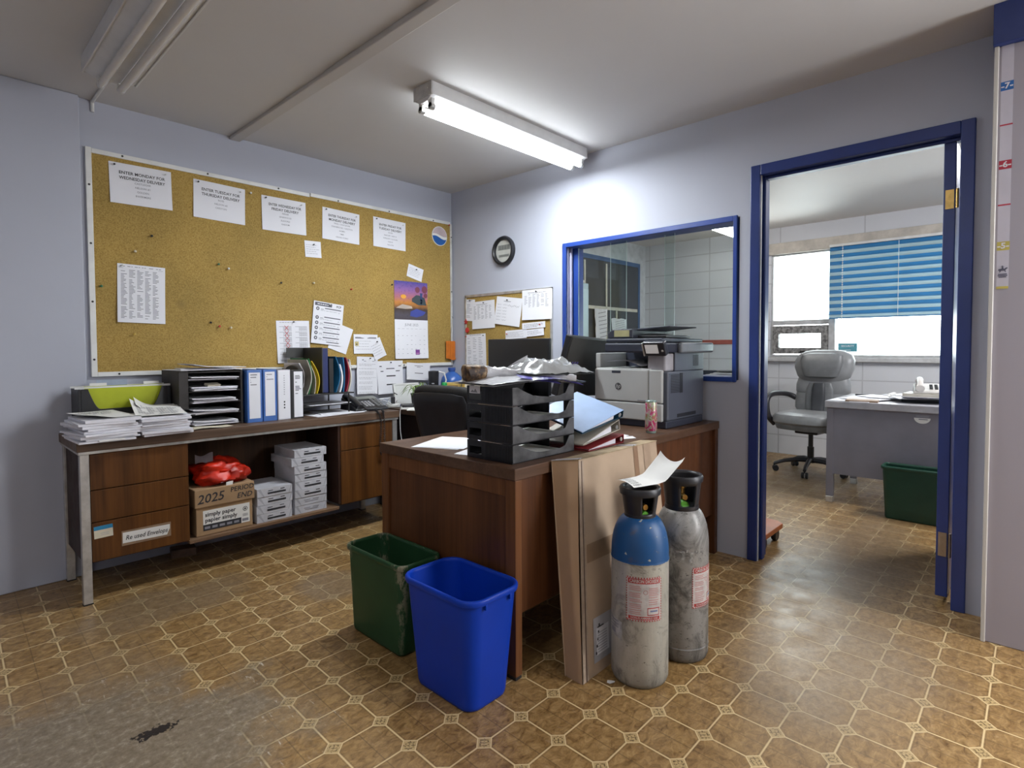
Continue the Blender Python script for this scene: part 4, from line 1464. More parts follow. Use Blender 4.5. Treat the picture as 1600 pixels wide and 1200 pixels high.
def cover(mb, w, h):
    for i, s in enumerate(('INVOICE REPORTS', 'SEARCH: LEFT A TO Z', 'LEFT A - MAR')):
        mb.text(s, -w * .40, h * (.36 - i * .10), .022, 1 if i < 2 else 2, .012, align='LEFT', maxw=w * .72)


def table(mb, w, h):
    for r in range(9):
        for c in range(4):
            x = -w * .42 + c * w * .21
            y = h * (.32 - r * .075)
            for k in range(random.randint(2, 4)):
                mb.rect(x + k * w * .05, x + k * w * .05 + w * .04, y - .003, y + .003, .0005, 2)
    for c in range(3):
        mb.rect(-w * .3 + c * w * .25, -w * .3 + c * w * .25 + .02, -h * .36, -h * .34, .0005, 1)


top_page('lettered_page', 'white page with two big printed lines on top of the outer paper heap', tr(-2.488, -.385, z1) @ rz(.26), .200, .260, cover, lambda s, t: .002 + .040 * max(0, .45 - s) ** 1.2 * (1.2 - t) + .012 * t * t)
top_page('printed_page', 'white page of printed rows with a lifted corner on the inner paper heap', tr(-2.268, -.395, z2 + .005) @ rz(-.10), .215, .215, table, lambda s, t: .002 + .150 * max(0, .55 - s) ** 2 * t + .006 * t + .020 * t * t)
top_page('loose_page', 'bent white page sticking up behind the printed rows page on the heap', tr(-2.255, -.300, z2 + .003) @ rz(-.16), .18, .14, lambda m, w, h: None, lambda s, t: .004 + .185 * max(0, .5 - s) ** 2 + .028 * t)
mb = MB()
for k in range(5):
    mb.box(-.004, .004, -.03, .03, k * .014, k * .014 + .004, 0, tr(-2.378 + .003 * (k % 2), -.43, AZ + .012) @ rz(.3 * (k - 2)))
mb.build('binder_clip', pm('dark_purple_metal', (.05, .015, .05), .5), world=True, label='dark clips peeking out between the two paper heaps', cat='clip')
mb = MB(); mb.box(-.05, .05, -.04, .04, 0, .004, 0, tr(-2.495, -.515, AZ + .006) @ rz(.08))
mb.build('envelope', M_paper_w, world=True, label='white envelope poking out of the bottom of the outer paper heap', cat='envelope')

# black open file box with a lime hanging folder
fb = thing('file_box', 'black plastic file box holding a lime hanging folder behind the paper heaps', 'file box', (-2.355, -.125, AZ))
fx0, fx1, fy0, fy1, fz = -2.560, -2.165, -.225, -.050, .968
mb = MB()
mb.box(fx0, fx0 + .012, fy0, fy1, AZ, fz); mb.box(fx1 - .012, fx1, fy0, fy1, AZ, fz)
mb.box(fx0 + .012, fx1 - .012, fy1 - .008, fy1, AZ, fz - .015)
mb.box(fx0 + .012, fx1 - .012, fy0, fy1, AZ, AZ + .012)
# front wall scooped down in the middle
sc = [(fx0 + .012, AZ + .012), (fx1 - .012, AZ + .012), (fx1 - .012, fz), (fx1 - .04, fz)]
for k in range(9):
    a = k / 8
    sc.append((fx1 - .04 - .05 * a, fz - .10 * math.sin(a * math.pi / 2)))
for k in range(9):
    a = 1 - k / 8
    sc.append((fx0 + .04 + .05 * a, fz - .10 * math.sin(a * math.pi / 2)))
sc += [(fx0 + .04, fz), (fx0 + .012, fz)]
mb.prism([(p[0], p[1]) for p in sc], 0, .008, 0, Matrix(((1, 0, 0, 0), (0, 0, -1, fy0 + .008), (0, 1, 0, 0), (0, 0, 0, 1))))
mb.build('body', M_black_p, fb, world=True, bevel=.002)
for y in (fy0 + .03, fy1 - .03):
    mb = MB(); mb.box(fx0 - .008, fx1 + .012, y - .002, y + .002, fz, fz + .010)
    mb.build('hanging_rail', M_white_metal, fb, world=True)
M_lime = pm('lime_card', (.42, .47, .010), .6, 0, .05)
hf = thing('hanging_folder', 'lime green hanging folder inside the black file box', 'folder', (-2.355, -.16, AZ + .02))
for y, dz in ((fy0 + .024, -.004), (fy0 + .040, .006)):
    mb = MB(); mb.box(fx0 + .03, fx1 - .03, y, y + .0015, AZ + .03, fz + .006 + dz)
    mb.build('leaf_cover', M_lime, hf, world=True, bevel=.0005)
for x, y, c in ((-2.47, fy0 + .05, M_paper_w), (-2.24, fy0 + .055, M_paper_w)):
    mb = MB(); mb.box(x - .035, x + .035, y, y + .0012, fz - .02, fz + .026)
    mb.build('index_tab', c, hf, world=True)
mb = MB(); mb.box(-2.47, -2.34, -.135, -.133, AZ + .03, fz + .040)
mb.build('divider_card', pm('pale_blue_card', (.36, .42, .52), .6), hf, world=True)

# tiered letter sorter
st = thing('letter_sorter', 'dark five tier letter sorter full of papers beside the blue binders', 'letter sorter', (-1.990, -.20, AZ))
sx0, sx1, sy0, sy1, sz1 = -2.158, -1.836, -.335, -.045, 1.046
for x in (sx0, sx1 - .012):
    mb = MB(); mb.box(x, x + .012, sy0, sy1, AZ, sz1)
    mb.build('side_panel', M_brown_black, st, world=True, bevel=.002)
tiers = [AZ + .004, AZ + .062, AZ + .124, AZ + .186, AZ + .246, sz1 - .012]
for z in tiers:
    mb = MB(); mb.box(sx0 + .012, sx1 - .012, sy0 + .006, sy1, z, z + .006)
    mb.build('shelf', M_brown_black, st, world=True)
mb = MB(); mb.box(sx0 + .012, sx1 - .012, sy1 - .004, sy1, AZ, sz1)
mb.build('back_panel', M_brown_black, st, world=True)
mb = MB(); mb.box(sx0 + .0, sx0 + .045, sy0 - .003, sy0, AZ + .10, sz1)
mb.build('front_stile', M_brown_black, st, world=True, bevel=.001)
tier_words = ['bottom', 'second', 'third', 'fourth', 'fifth']
for i, z in enumerate(tiers[:5]):
    n = 3 if i != 4 else 2
    for k in range(n):
        w_, d_ = random.uniform(.205, .245), random.uniform(.24, .285)
        a_ = random.uniform(-.05, .05)
        w_ = min(w_, .262)
        M = tr((sx0 + sx1) / 2 + random.uniform(-.004, .004) + .010, sy0 + d_ / 2 - random.uniform(.012, .045), z + .0065 + k * .0072) @ rz(a_)
        heap_sheaf(w_, d_ * .96, .005, 900 + i * 7 + k, 0.022 * (k == n - 1) * random.random(), .4).build('letter_paper', [M_paper, M_paper_edge], M=M,
            label='white papers lying in the %s tier of the dark letter sorter' % tier_words[i], cat='paper', group='papers in the %s sorter tier' % tier_words[i])
mb = MB(); mb.box(-.035, .035, -.02, .02, 0, .012, 0, tr(-1.985, sy0 + .03, tiers[3] + .030) @ rz(.15) @ rx(.25))
mb.build('paper_roll', M_paper_c, world=True, label='small folded cream packet on the papers in the fourth sorter tier', cat='packet')
for k, (dx, dy, a_) in enumerate(((-.03, -.01, .10), (.01, .0, -.16), (.04, -.015, .05))):
    heap_sheaf(.27, .235, .003, 960 + k, .02 if k == 2 else 0, .2).build('loose_papers', [M_paper, M_paper_edge], M=tr((sx0 + sx1) / 2 + dx, sy0 + .125 + dy, sz1 + .001 + k * .0060) @ rz(a_),
        label='white papers spread loosely on top of the dark letter sorter', cat='paper', group='papers on top of the sorter')
mb = MB(); mb.grid(lambda s, t: ((s - .5) * .20, (t - .5) * .10, .003 * math.sin(6 * s)), 8, 3)
mb.build('cream_paper', M_paper_c, M=tr(-2.03, -.395, AZ + .004) @ rz(.05), label='crumpled cream slip on the credenza in front of the letter sorter', cat='paper')

# four ring binders
M_bblue = pm('blue_binder_vinyl', (.055, .155, .46), .4)
M_bwhite = pm('white_binder_vinyl', (.58, .58, .64), .4, 0, .02)
M_bblack = pm('black_binder_vinyl', (.020, .020, .022), .42)


def binder(x, w, h, d, mat, lab, labeltxt, label, tint=None, yf=-.362):
    t = thing('ring_binder', label, 'binder', (x, yf, AZ), 'ring binders on the credenza')
    mb = MB()
    mb.box(-w / 2, -w / 2 + .003, 0, d, 0, h); mb.box(w / 2 - .003, w / 2, 0, d, 0, h)
    mb.box(-w / 2 + .003, w / 2 - .003, 0, .003, 0, h)
    mb.build('cover', mat, t, bevel=.0012)
    mb = MB(); mb.box(-w / 2 + .006, w / 2 - .006, .012, d - .012, .006, h - .012)
    mb.build('pages', M_paper_edge, t)
    if lab:
        a, b, c, e = lab
        mb = MB()
        mb.rect(a, b, c, e, 0, 0)
        labeltxt(mb, a, b, c, e)
        o = mb.build('spine_label', [tint or M_paper, M_ink, M_inkg, M_inkr], t)
        o.matrix_local = frame((0, -.0012, 0), (1, 0, 0), (0, 0, 1))
    return t


def bl1(mb, a, b, c, e):
    for k, z in enumerate((.94, .885, .83, .78, .725)):
        mb.rect(a + .008, a + (.045, .040, .010, .012, .042)[k], c + (e - c) * z, c + (e - c) * z + .006, .0006, 2)


def bl2(mb, a, b, c, e):
    for k, z in enumerate((.93, .88, .82)):
        mb.rect(a + .008, a + (.040, .012, .048)[k], c + (e - c) * z, c + (e - c) * z + .005, .0006, 2)


def bl3(mb, a, b, c, e):
    for k in range(9):
        mb.rect(-.003, .003, c + (e - c) * (.88 - k * .048), c + (e - c) * (.88 - k * .048) + .007, .0006, 4)
    for k in range(3):
        mb.rect(-.004, .004, c + (e - c) * (.33 - k * .06), c + (e - c) * (.33 - k * .06) + .010, .0006, 1)


def bl4(mb, a, b, c, e):
    for k, z in enumerate((.90, .87, .84, .76, .67, .64, .61, .58, .51)):
        mb.rect(a + .008, a + (.036, .040, .038, .018, .034, .036, .044, .030, .024)[k], c + (e - c) * z, c + (e - c) * z + .004, .0006, 1)


binder(-1.781, .084, .297, .275, M_bblue, (-.032, .030, .022, .282), bl1, 'blue ring binder with white spine label standing against the letter sorter')
binder(-1.695, .078, .297, .275, M_bblue, (-.028, .028, .030, .284), bl2, 'blue ring binder with white spine label standing against the white binder')
_w = binder(-1.612, .076, .292, .275, M_bwhite, (-.034, .034, .006, .288), bl3, 'plain white ring binder standing between the blue and black binders')
for c in _w.children:
    if c.name.startswith('spine_label'):
        c.data.materials.append(M_inkl)
binder(-1.533, .076, .290, .275, M_bblack, (-.020, .034, .008, .280), bl4, 'black ring binder with a white spine label at the end of the row')

# black desk organiser carrying upright files
og = thing('file_organiser', 'black wire file organiser with an arched divider beside the black binder', 'file organiser', (-1.25, -.20, AZ))
oz = .878
mb = MB(); mb.box(-1.492, -1.130, -.330, -.050, oz - .008, oz)
mb.build('platform', M_black_mesh, og, world=True, bevel=.002)
for x in (-1.484, -1.165):
    for y in (-.32, -.06):
        mb = MB(); mb.tube([(x, y, AZ), (x, y, oz - .006)], .005, 8)
        mb.build('support_post', M_black_mesh, og, world=True)
mb = MB(); mb.box(-1.476, -1.174, -.325, -.06, .800, .806)
mb.build('lower_tray', M_black_mesh, og, world=True, bevel=.001)
mb = MB()
pts = [(-1.488, -.305, oz)]
for k in range(25):
    a = math.pi * k / 24
    pts.append((-1.486, -.20 - .11 * math.cos(a), oz + .11 + .065 * math.sin(a)))
pts.append((-1.486, -.09, oz))
mb.tube(pts, .005, 8)
poly = [(p[1], p[2]) for p in pts]
mb.prism(poly, -1.4875, -1.4845, 0, Matrix(((0, 0, 1, 0), (1, 0, 0, 0), (0, 1, 0, 0), (0, 0, 0, 1))))
mb.build('arched_divider', M_black_mesh, og, world=True)


def file_leaf(name, x, th, z1, lean, mat, label, bend=0.0, d=.235, z0=None, y1=-.058, cat='folder'):
    """an upright folder, its free edge towards the room"""
    z0 = oz + .0012 if z0 is None else z0
    mb = MB()
    n, m = 10, 10

    def f(side):
        def g(s, t):
            y = y1 - d * s
            return (x + side * th / 2 + lean * t + bend * math.sin(math.pi * t) * s * s, y, z0 + (z1 - z0) * t)
        return g
    mb.grid(f(1), n, m, 0)
    mb.grid(lambda s, t: f(-1)(s, 1 - t), n, m, 0)
    for ss in (0, 1):
        mb.grid(lambda s, t, ss=ss: tuple(Vector(f(-1)(ss, t)).lerp(Vector(f(1)(ss, t)), s)), 1, m, 0, False)
    for tt in (0, 1):
        mb.grid(lambda s, t, tt=tt: tuple(Vector(f(-1)(t, tt)).lerp(Vector(f(1)(t, tt)), s)), 1, n, 0, False)
    return mb.build(name, mat, world=True, label=label, cat=cat, group=None)


M_beige = pm('beige_card', (.42, .40, .34), .7)
M_gcard = pm('green_card', (.012, .20, .055), .6)
M_ycard = pm('yellow_card', (.66, .48, .010), .6)
M_teal = pm('teal_blue_card', (.010, .14, .30), .55)
M_navy = pm('navy_vinyl', (.015, .025, .11), .45)
M_rcard = pm('crimson_card', (.33, .015, .045), .55)
file_leaf('file_folder', -1.470, .008, 1.072, .003, M_paper, 'white folder bulging out behind the arched divider', .038, .20)
file_leaf('file_folder', -1.448, .006, 1.093, .003, M_beige, 'beige card folder standing behind the white bulging folder', .030, .258)
file_leaf('file_folder', -1.430, .004, 1.100, .003, M_gcard, 'green card folder standing between the beige and yellow ones', .020, .245)
file_leaf('file_folder', -1.378, .005, 1.085, -.034, M_ycard, 'yellow folder leaning in the file organiser', .032, .252)
file_leaf('file_folder', -1.392, .003, 1.066, -.026, M_paper_c, 'cream pages leaning against the yellow folder', .022, .244)
t = thing('tall_binder', 'tall dark grey binder standing above the yellow folder', 'binder', (-1.31, -.19, oz + .0015))
mb = MB(); mb.box(-1.452, -1.330, -.056, -.052, 1.105, 1.168)
mb.box(-1.338, -1.331, -.300, -.052, oz + .0015, 1.168)
mb.build('cover', pm('charcoal_board', (.035, .034, .033), .5), t, world=True, bevel=.001)
mb = MB(); mb.box(-1.330, -1.292, -.292, -.060, oz + .003, 1.164)
mb.build('spine', M_navy, t, world=True, bevel=.002)
file_leaf('file_folder', -1.268, .030, 1.098, .0, M_black_mesh, 'thick black folder standing beside the tall dark binder', 0, .23)
file_leaf('file_folder', -1.245, .005, 1.110, .0, M_teal, 'teal blue folder with a bent edge beside the thick black one', .030, .245)
file_leaf('file_folder', -1.216, .010, 1.060, .0, M_paper, 'white pages curling between the two teal folders', .018, .245)
file_leaf('file_folder', -1.186, .006, 1.105, .0, M_teal, 'teal blue folder with pages standing before the crimson one', .010, .235)
file_leaf('file_folder', -1.168, .006, 1.103, .0, M_rcard, 'crimson folder in the file organiser', .022, .24)
file_leaf('file_folder', -1.152, .006, 1.075, .0, M_paper_c, 'cream pages bulging out of the crimson folder', .020, .24)
file_leaf('file_folder', -1.122 - .015, .006, 1.090, .018, M_bwhite, 'pale folder at the end of the file organiser next to the letter', .018, .20)
for k, (x, y, z, a, w_, d_, mt, lb) in enumerate((
        (-1.29, -.215, .8065, .02, .29, .20, M_paper, 'grey white papers in the lower tray of the file organiser'),
        (-1.27, -.310, AZ + .0005, .06, .34, .20, M_paper, 'white papers spread on the credenza under the file organiser'),
        (-1.20, -.255, AZ + .0045, -.10, .32, .20, M_paper, 'upper white papers lying crooked under the file organiser'))):
    heap_sheaf(w_, d_, .003, 970 + k, 0, .5).build('loose_papers', [mt, M_paper_edge], M=tr(x, y, z) @ rz(a), label=lb, cat='paper')

# desk telephone
ph = thing('desk_telephone', 'black desk telephone with rows of keys on the credenza below the letter', 'telephone', tr(-1.012, -.262, AZ + .001) @ rz(-.04))
mb = MB()
mb.hexa([(-.125, -.105, 0), (.125, -.105, 0), (.125, .105, 0), (-.125, .105, 0)], [(-.120, -.10, .018), (.120, -.10, .018), (.120, .10, .085), (-.120, .10, .085)])
mb.build('base', M_black_p, ph, bevel=.006)
slope = math.atan2(.067, .20)
Mp = tr(0, 0, .0515) @ rx(slope)
mb = MB()
for r in range(4):
    for c in range(3):
        mb.box(-.028 + c * .024, -.012 + c * .024, -.075 + r * .022, -.060 + r * .022, 0, .005, 0, Mp)
for c in range(2):
    for r in range(6):
        mb.box(.055 + c * .030, .078 + c * .030, -.08 + r * .022, -.066 + r * .022, 0, .004, 1, Mp)
mb.build('keypad', [pm('pale_phone_key', (.32, .32, .33), .5), pm('grey_phone_key', (.16, .16, .16), .5)], ph)
mb = MB(); mb.box(-.030, .115, .045, .088, 0, .004, 0, Mp)
mb.build('display', pm('phone_display', (.16, .17, .15), .3), ph)
mb = MB()
Mh = tr(-.088, 0, .062) @ rx(slope)
rings = []
for k in range(13):
    s = -0.105 + .21 * k / 12
    bulge = .014 + .010 * (abs(s) / .105) ** 4
    zc = .012 - .018 * (abs(s) / .105) ** 3
    rings.append([(.024 * math.cos(a), s, zc + bulge * math.sin(a)) for a in [2 * math.pi * j / 12 for j in range(12)]])
mb.loft(rings, 0, M=Mh)
mb.build('handset', M_black_p, ph)
# coiled cord falling over the credenza front
mb = MB()
path = [Vector((-1.100, -.372, AZ + .045)), Vector((-1.085, -.41, AZ + .016)), Vector((-1.065, -.474, AZ + .017)), Vector((-1.048, -.497, AZ - .02)), Vector((-1.042, -.500, AZ - .10)), Vector((-1.045, -.492, AZ - .20)), Vector((-1.035, -.489, AZ - .265)), Vector((-1.020, -.489, AZ - .275)), Vector((-1.012, -.490, AZ - .255)), Vector((-1.015, -.497, AZ - .12)), Vector((-1.020, -.498, AZ - .02)), Vector((-1.018, -.482, AZ + .016)), Vector((-1.01, -.42, AZ + .014))]


def smooth_path(pts, n):
    out = []
    for i in range(len(pts) - 1):
        p0, p1, p2, p3 = pts[max(i - 1, 0)], pts[i], pts[i + 1], pts[min(i + 2, len(pts) - 1)]
        for k in range(n):
            t = k / n
            out.append(.5 * ((2 * p1) + (p2 - p0) * t + (2 * p0 - 5 * p1 + 4 * p2 - p3) * t * t + (3 * p1 - p0 - 3 * p2 + p3) * t ** 3))
    out.append(pts[-1])
    return out


sp = smooth_path(path, 10)
coil = []
for i in range(len(sp) - 1):
    t_ = (sp[i + 1] - sp[i]).normalized()
    a_ = t_.cross(Vector((.3, .2, 1))).normalized() if abs(t_.z) < .95 else Vector((1, 0, 0))
    b_ = t_.cross(a_)
    for k in range(4):
        ang = (i * 4 + k) * 1.25
        coil.append(sp[i].lerp(sp[i + 1], k / 4) + (a_ * math.cos(ang) + b_ * math.sin(ang)) * .0065)
mb.tube(coil, .0022, 5)
mb.build('coiled_cord', M_black_p, ph, world=True)
# ------------------------------------------------------------------ side return desk along the window wall
rt_ = thing('return_desk', 'dark brown side desk along the window wall between credenza and main desk', 'desk', (-.40, -.80, 0))
RX0, RX1, RY0, RY1, RZ = -.800, -.030, -1.445, -.040, .740
mb = MB(); mb.box(RX0, RX1, RY0, RY1, RZ - .035, RZ)
mb.build('top', M_wood_y, rt_, world=True, bevel=.003)
M_return = wood('near_black_return_side', (.010, .005, .004), (.026, .012, .009), 'z', .5)
mb = MB(); mb.box(RX0 + .030, RX0 + .050, -.855, RY1 - .03, .09, RZ - .035)
mb.build('side_panel', M_return, rt_, world=True)
for y in (RY0, RY1 - .03):
    mb = MB(); mb.box(RX0 + .050, RX1, y, y + .03, 0, RZ - .035)
    mb.build('end_panel', M_return, rt_, world=True)

# ------------------------------------------------------------------ main desk
BX0, BX1, BY0, BY1, BZ = -1.700, -.012, -2.292, -1.478, .745
dk = thing('wooden_desk', 'large mahogany desk carrying the printer and the black letter trays', 'desk', ((BX0 + BX1) / 2, (BY0 + BY1) / 2, 0))
mb = MB(); mb.box(BX0, BX1, BY0, BY1, BZ - .042, BZ)
mb.build('top', wood('mahogany_top', (.050, .024, .013), (.120, .064, .038), 'x', .36), dk, world=True, bevel=.003)
for y in (BY0 + .004, BY1 - .052):
    mb = MB(); mb.box(BX0 + .006, BX0 + .040, y, y + .048, .012, BZ - .042)
    mb.build('leg', M_desk_post, dk, world=True, bevel=.003)
    mb = MB(); mb.box(BX0 + .008, BX0 + .038, y + .003, y + .045, 0, .013)
    mb.build('foot', M_black_p, dk, world=True)
mb = MB(); mb.box(BX0 + .016, BX0 + .034, BY0 + .052, BY1 - .052, .16, BZ - .042)
mb.build('end_panel', M_desk_z, dk, world=True)
mb = MB(); mb.box(BX0 + .010, BX0 + .038, BY0 + .052, BY1 - .052, BZ - .105, BZ - .042)
mb.build('end_rail', M_desk_post, dk, world=True, bevel=.002)
mb = MB(); mb.box(BX0 + .040, BX1 - .045, BY0 + .020, BY0 + .040, .222, BZ - .042)
mb.build('modesty_panel', M_desk_z, dk, world=True)
for y in (BY0 + .004, BY1 - .052):
    mb = MB(); mb.box(BX1 - .045, BX1 - .006, y, y + .048, .0, BZ - .042)
    mb.build('leg', M_desk_z, dk, world=True, bevel=.003)
mb = MB(); mb.box(BX1 - .034, BX1 - .016, BY0 + .052, BY1 - .052, .10, BZ - .042)
mb.build('end_panel', M_desk_z, dk, world=True)
mb = MB(); mb.box(BX0 + .040, BX0 + .46, BY0 + .040, BY1 - .03, .24, BZ - .042)
mb.build('pedestal', M_desk_z, dk, world=True, bevel=.002)

# black desk chair pushed in behind the desk, seen from its back
M_fab = pm('black_chair_fabric', (.018, .016, .015), .85, 0, .12, 40, bump=.2, bscale=300)
ch = thing('desk_chair', 'black upholstered desk chair tucked behind the main desk', 'chair', tr(-1.02, -1.150, 0) @ rz(.06))


def cushion(stations, n=30, p=3.0):
    """stations: (half width, half depth, depth offset, height) from bottom to top"""
    rings = []
    for hw, hd, off, z in stations:
        rings.append([(y[0] + off, y[1], z) for y in [(q[0], q[1]) for q in sring(hd, hw, 0, p, n)]])
    return rings


st_ = [(.10, .02, .02, .555), (.150, .042, .02, .565), (.178, .050, .018, .62), (.205, .050, .004, .70), (.228, .048, -.012, .78), (.240, .046, -.026, .85), (.243, .044, -.034, .885), (.236, .042, -.038, .915), (.215, .036, -.041, .935), (.17, .026, -.043, .946), (.09, .010, -.044, .950)]
mb = MB(); mb.loft(cushion(st_), 0)
mb.build('backrest', M_fab, ch)
mb = MB()
mb.loft(cushion([(.12, .02, -.078, .58), (.170, .014, -.060, .64), (.205, .016, -.066, .76), (.218, .016, -.080, .86), (.20, .012, -.086, .90), (.12, .005, -.088, .91)]), 0)
mb.build('back_shell', M_black_p, ch)
mb = MB(); mb.loft([[(q[0] + .27, q[1], z) for q in sring(.25 * k, .245 * k, 0, 3.2)] for k, z in ((.90, .43), (1, .445), (1, .49), (.94, .515), (.7, .525))], 0)
mb.build('seat', M_fab, ch)
for s in (-1, 1):
    mb = MB(); mb.tube([(.05, s * .10, .44), (-.04, s * .09, .45), (-.075, s * .08, .50), (-.072, s * .08, .62)], .014, 8)
    mb.build('back_bracket', M_black_p, ch)


def chair_base(parent, cx, hub_z, r, ang0, mat, mat2, spread=.30):
    mb = MB(); mb.lathe([(.028, .10), (.028, hub_z - .16), (.020, hub_z - .16), (.020, hub_z)], 16, 0, tr(cx, 0, 0))
    mb.build('gas_lift', mat2, parent)
    mb = MB(); mb.lathe([(.001, .095), (.045, .095), (.045, .135), (.03, .145)], 16, 0, tr(cx, 0, 0), cap1=True)
    mb.build('hub', mat, parent)
    for k in range(5):
        a = ang0 + 2 * math.pi * k / 5
        c, s = math.cos(a), math.sin(a)
        mb = MB()
        pts = [(cx + c * d, s * d, z) for d, z in ((.03, .118), (.12, .116), (.22, .100), (r, .070))]
        mb.tube(pts, [.024, .021, .018, .014], 10)
        lg = mb.build('leg', mat, parent)
        ex, ey = cx + c * r, s * r
        mb = MB()
        mb.tube([(ex, ey, .048), (ex, ey, .075)], .007, 8)
        for w in (-.016, .016):
            M = tr(ex + s * w * 1 + c * -.012, ey - c * w + s * -.012, .027) @ rz(a) @ rx(math.pi / 2)
            mb.lathe([(.004, -.010), (.024, -.010), (.027, -.006), (.027, .006), (.024, .010), (.004, .010)], 18, 0, M)
        mb.build('caster', M_black_p, lg)


chair_base(ch, .25, .44, .27, .3, M_black_p, M_black_mesh)

# ------------------------------------------------------------------ stacked letter trays
TX0, TX1, TY0, TY1 = -1.652, -1.290, -2.236, -1.999
tz = BZ + .0008
TP = .0688
ttz = []
for k in range(4):
    z = tz + k * TP
    ttz.append(z)
    t = thing('letter_tray', 'black plastic letter tray, %s of the four stacked on the main desk' % ['lowest', 'second from the bottom', 'third from the bottom', 'topmost'][k], 'letter tray', ((TX0 + TX1) / 2, (TY0 + TY1) / 2, z), 'stacked letter trays')
    hh = TP - .0025
    mb = MB()
    mb.box(TX0, TX1, TY0, TY1, z, z + .0035)
    mb.build('floor_sheet', M_black_tray, t, world=True)
    # end wall with a window for a label, ribbed over its other half
    mb = MB()
    ya, yb = TY1, TY1 - .078
    for (a, b, c, e) in ((ya - .012, ya, .0035, hh), (yb, ya - .012, .0035, .016), (yb, ya - .012, .044, hh)):
        mb.box(TX0, TX0 + .004, a, b, z + c, z + e)
    mb.box(TX0, TX0 + .005, yb - .006, yb, z + .0035, z + hh)
    mb.box(TX0 + .001, TX0 + .004, TY0, yb - .006, z + .0035, z + hh)
    for r in range(16):
        y = TY0 + .012 + r * .0082
        mb.box(TX0 - .0006, TX0 + .002, y, y + .003, z + .006, z + hh - .004)
    mb.build('end_wall', M_black_tray, t, world=True, bevel=.0006)
    # two long sides, cut low in the middle: these are the lighter scuffed ones
    for sgn, y in ((-1, TY0), (1, TY1 - .004)):
        prof = [(TX0 + .004, .0035), (TX1, .0035), (TX1, hh), (TX1 - .028, hh), (TX1 - .055, .030), (TX1 - .09, .023)]
        prof += [(TX0 + .09 + .09 * (1 - u), .023 + .018 * u * u) for u in (0, .25, .5, .75, 1)]
        prof += [(TX0 + .060, hh - .014), (TX0 + .030, hh), (TX0 + .004, hh)]
        mb = MB(); mb.prism([(p[0], p[1]) for p in prof], 0, .004, 0, Matrix(((1, 0, 0, 0), (0, 0, -1, y + .004), (0, 1, 0, z), (0, 0, 0, 1))))
        mb.build('side_wall', M_grey_tray if sgn < 0 else M_black_tray, t, world=True, bevel=.0006)
    # far end: a ribbed corner post on each side of the open mouth
    for y0, y1 in ((TY0 + .004, TY0 + .050), (TY1 - .110, TY1 - .004)):
        mb = MB()
        mb.box(TX1 - .004, TX1, y0, y1, z + .0035, z + hh)
        for r in range(int((y1 - y0) / .008)):
            mb.box(TX1 - .0055, TX1 - .003, y0 + .003 + r * .008, y0 + .006 + r * .008, z + .008, z + hh - .004)
        mb.build('back_post', M_black_tray, t, world=True)
    if k == 3:
        mb = MB(); mb.box(-.029, .029, -.014, .014, 0, .0008); 
        mb.add([(-.024, -.011, .0012), (-.012, -.001, .0012), (-.004, -.006, .0012), (.004, .004, .0012), (.016, -.011, .0012)], [(0, 1, 2, 3, 4)], 1)
        mb.xf(frame((TX0 - .0008, TY1 - .045, z + .052), (0, -1, 0), (0, 0, 1)))
        mb.build('picture_label', [M_paper, M_inkg], t, world=True)
tray_words = ['lowest', 'second', 'third', 'topmost']
for k, (n, cl) in enumerate(((2, .028), (2, .030), (2, .022), (1, 0))):
    for q in range(n):
        heap_sheaf(.285, .205, .0016, 1200 + k * 5 + q, cl if q == n - 1 else 0, .6).build('tray_paper', [M_paper_w, M_paper_edge],
            M=tr((TX0 + TX1) / 2 + .008 + .008 * q, (TY0 + TY1) / 2, ttz[k] + .0045 + q * .004) @ rz(.02 * (q - .5)), label='white papers lying in the %s letter tray' % tray_words[k], cat='paper', group='papers in the %s letter tray' % tray_words[k])

# crumpled courier bags on top
M_bag = NT('crumpled_courier_plastic')
_n = M_bag.noise(9.0, 5.0, .65, M_bag.obj())
M_bag.bump(_n, .6, .02)
_st = M_bag.ramp(M_bag.noise(3.0, 2.0, .5, M_bag.obj()), [(.60, (.46, .46, .48)), (.66, (.05, .04, .22))])
M_bag = M_bag.set(_st, .28)
M_silver = NT('silver_bubble_mailer')
M_silver.bump(M_silver.noise(14.0, 5.0, .65, M_silver.obj()), .55, .012)
M_silver = M_silver.set((.33, .335, .335), .26, .2)
M_purple = pm('violet_bag_print', (.07, .05, .33), .35)


def pillow(mb, w, d, h, seed, m=0, rough=.02):
    def top(s, t):
        u, v = 2 * s - 1, 2 * t - 1
        e = (1 - abs(u) ** 3) * (1 - abs(v) ** 3)
        p = Vector((u * 2.2 + seed, v * 2.2, seed))
        nz = noise.noise(p) * .6 + abs(noise.noise(p * 2.3)) * .7 + .35 * noise.noise(p * 5)
        return (w * u / 2 * (1 + .04 * noise.noise(p * .7)), d * v / 2 * (1 + .05 * noise.noise(p * .9)), h * e * (.75 + .5 * nz) + rough * nz * (1 - e) + .004)
    mb.grid(top, 28, 22, m)
    mb.grid(lambda s, t: (lambda p: (p[0], p[1], p[2] * .12 - .002))(top(1 - s, t)), 14, 10, m)


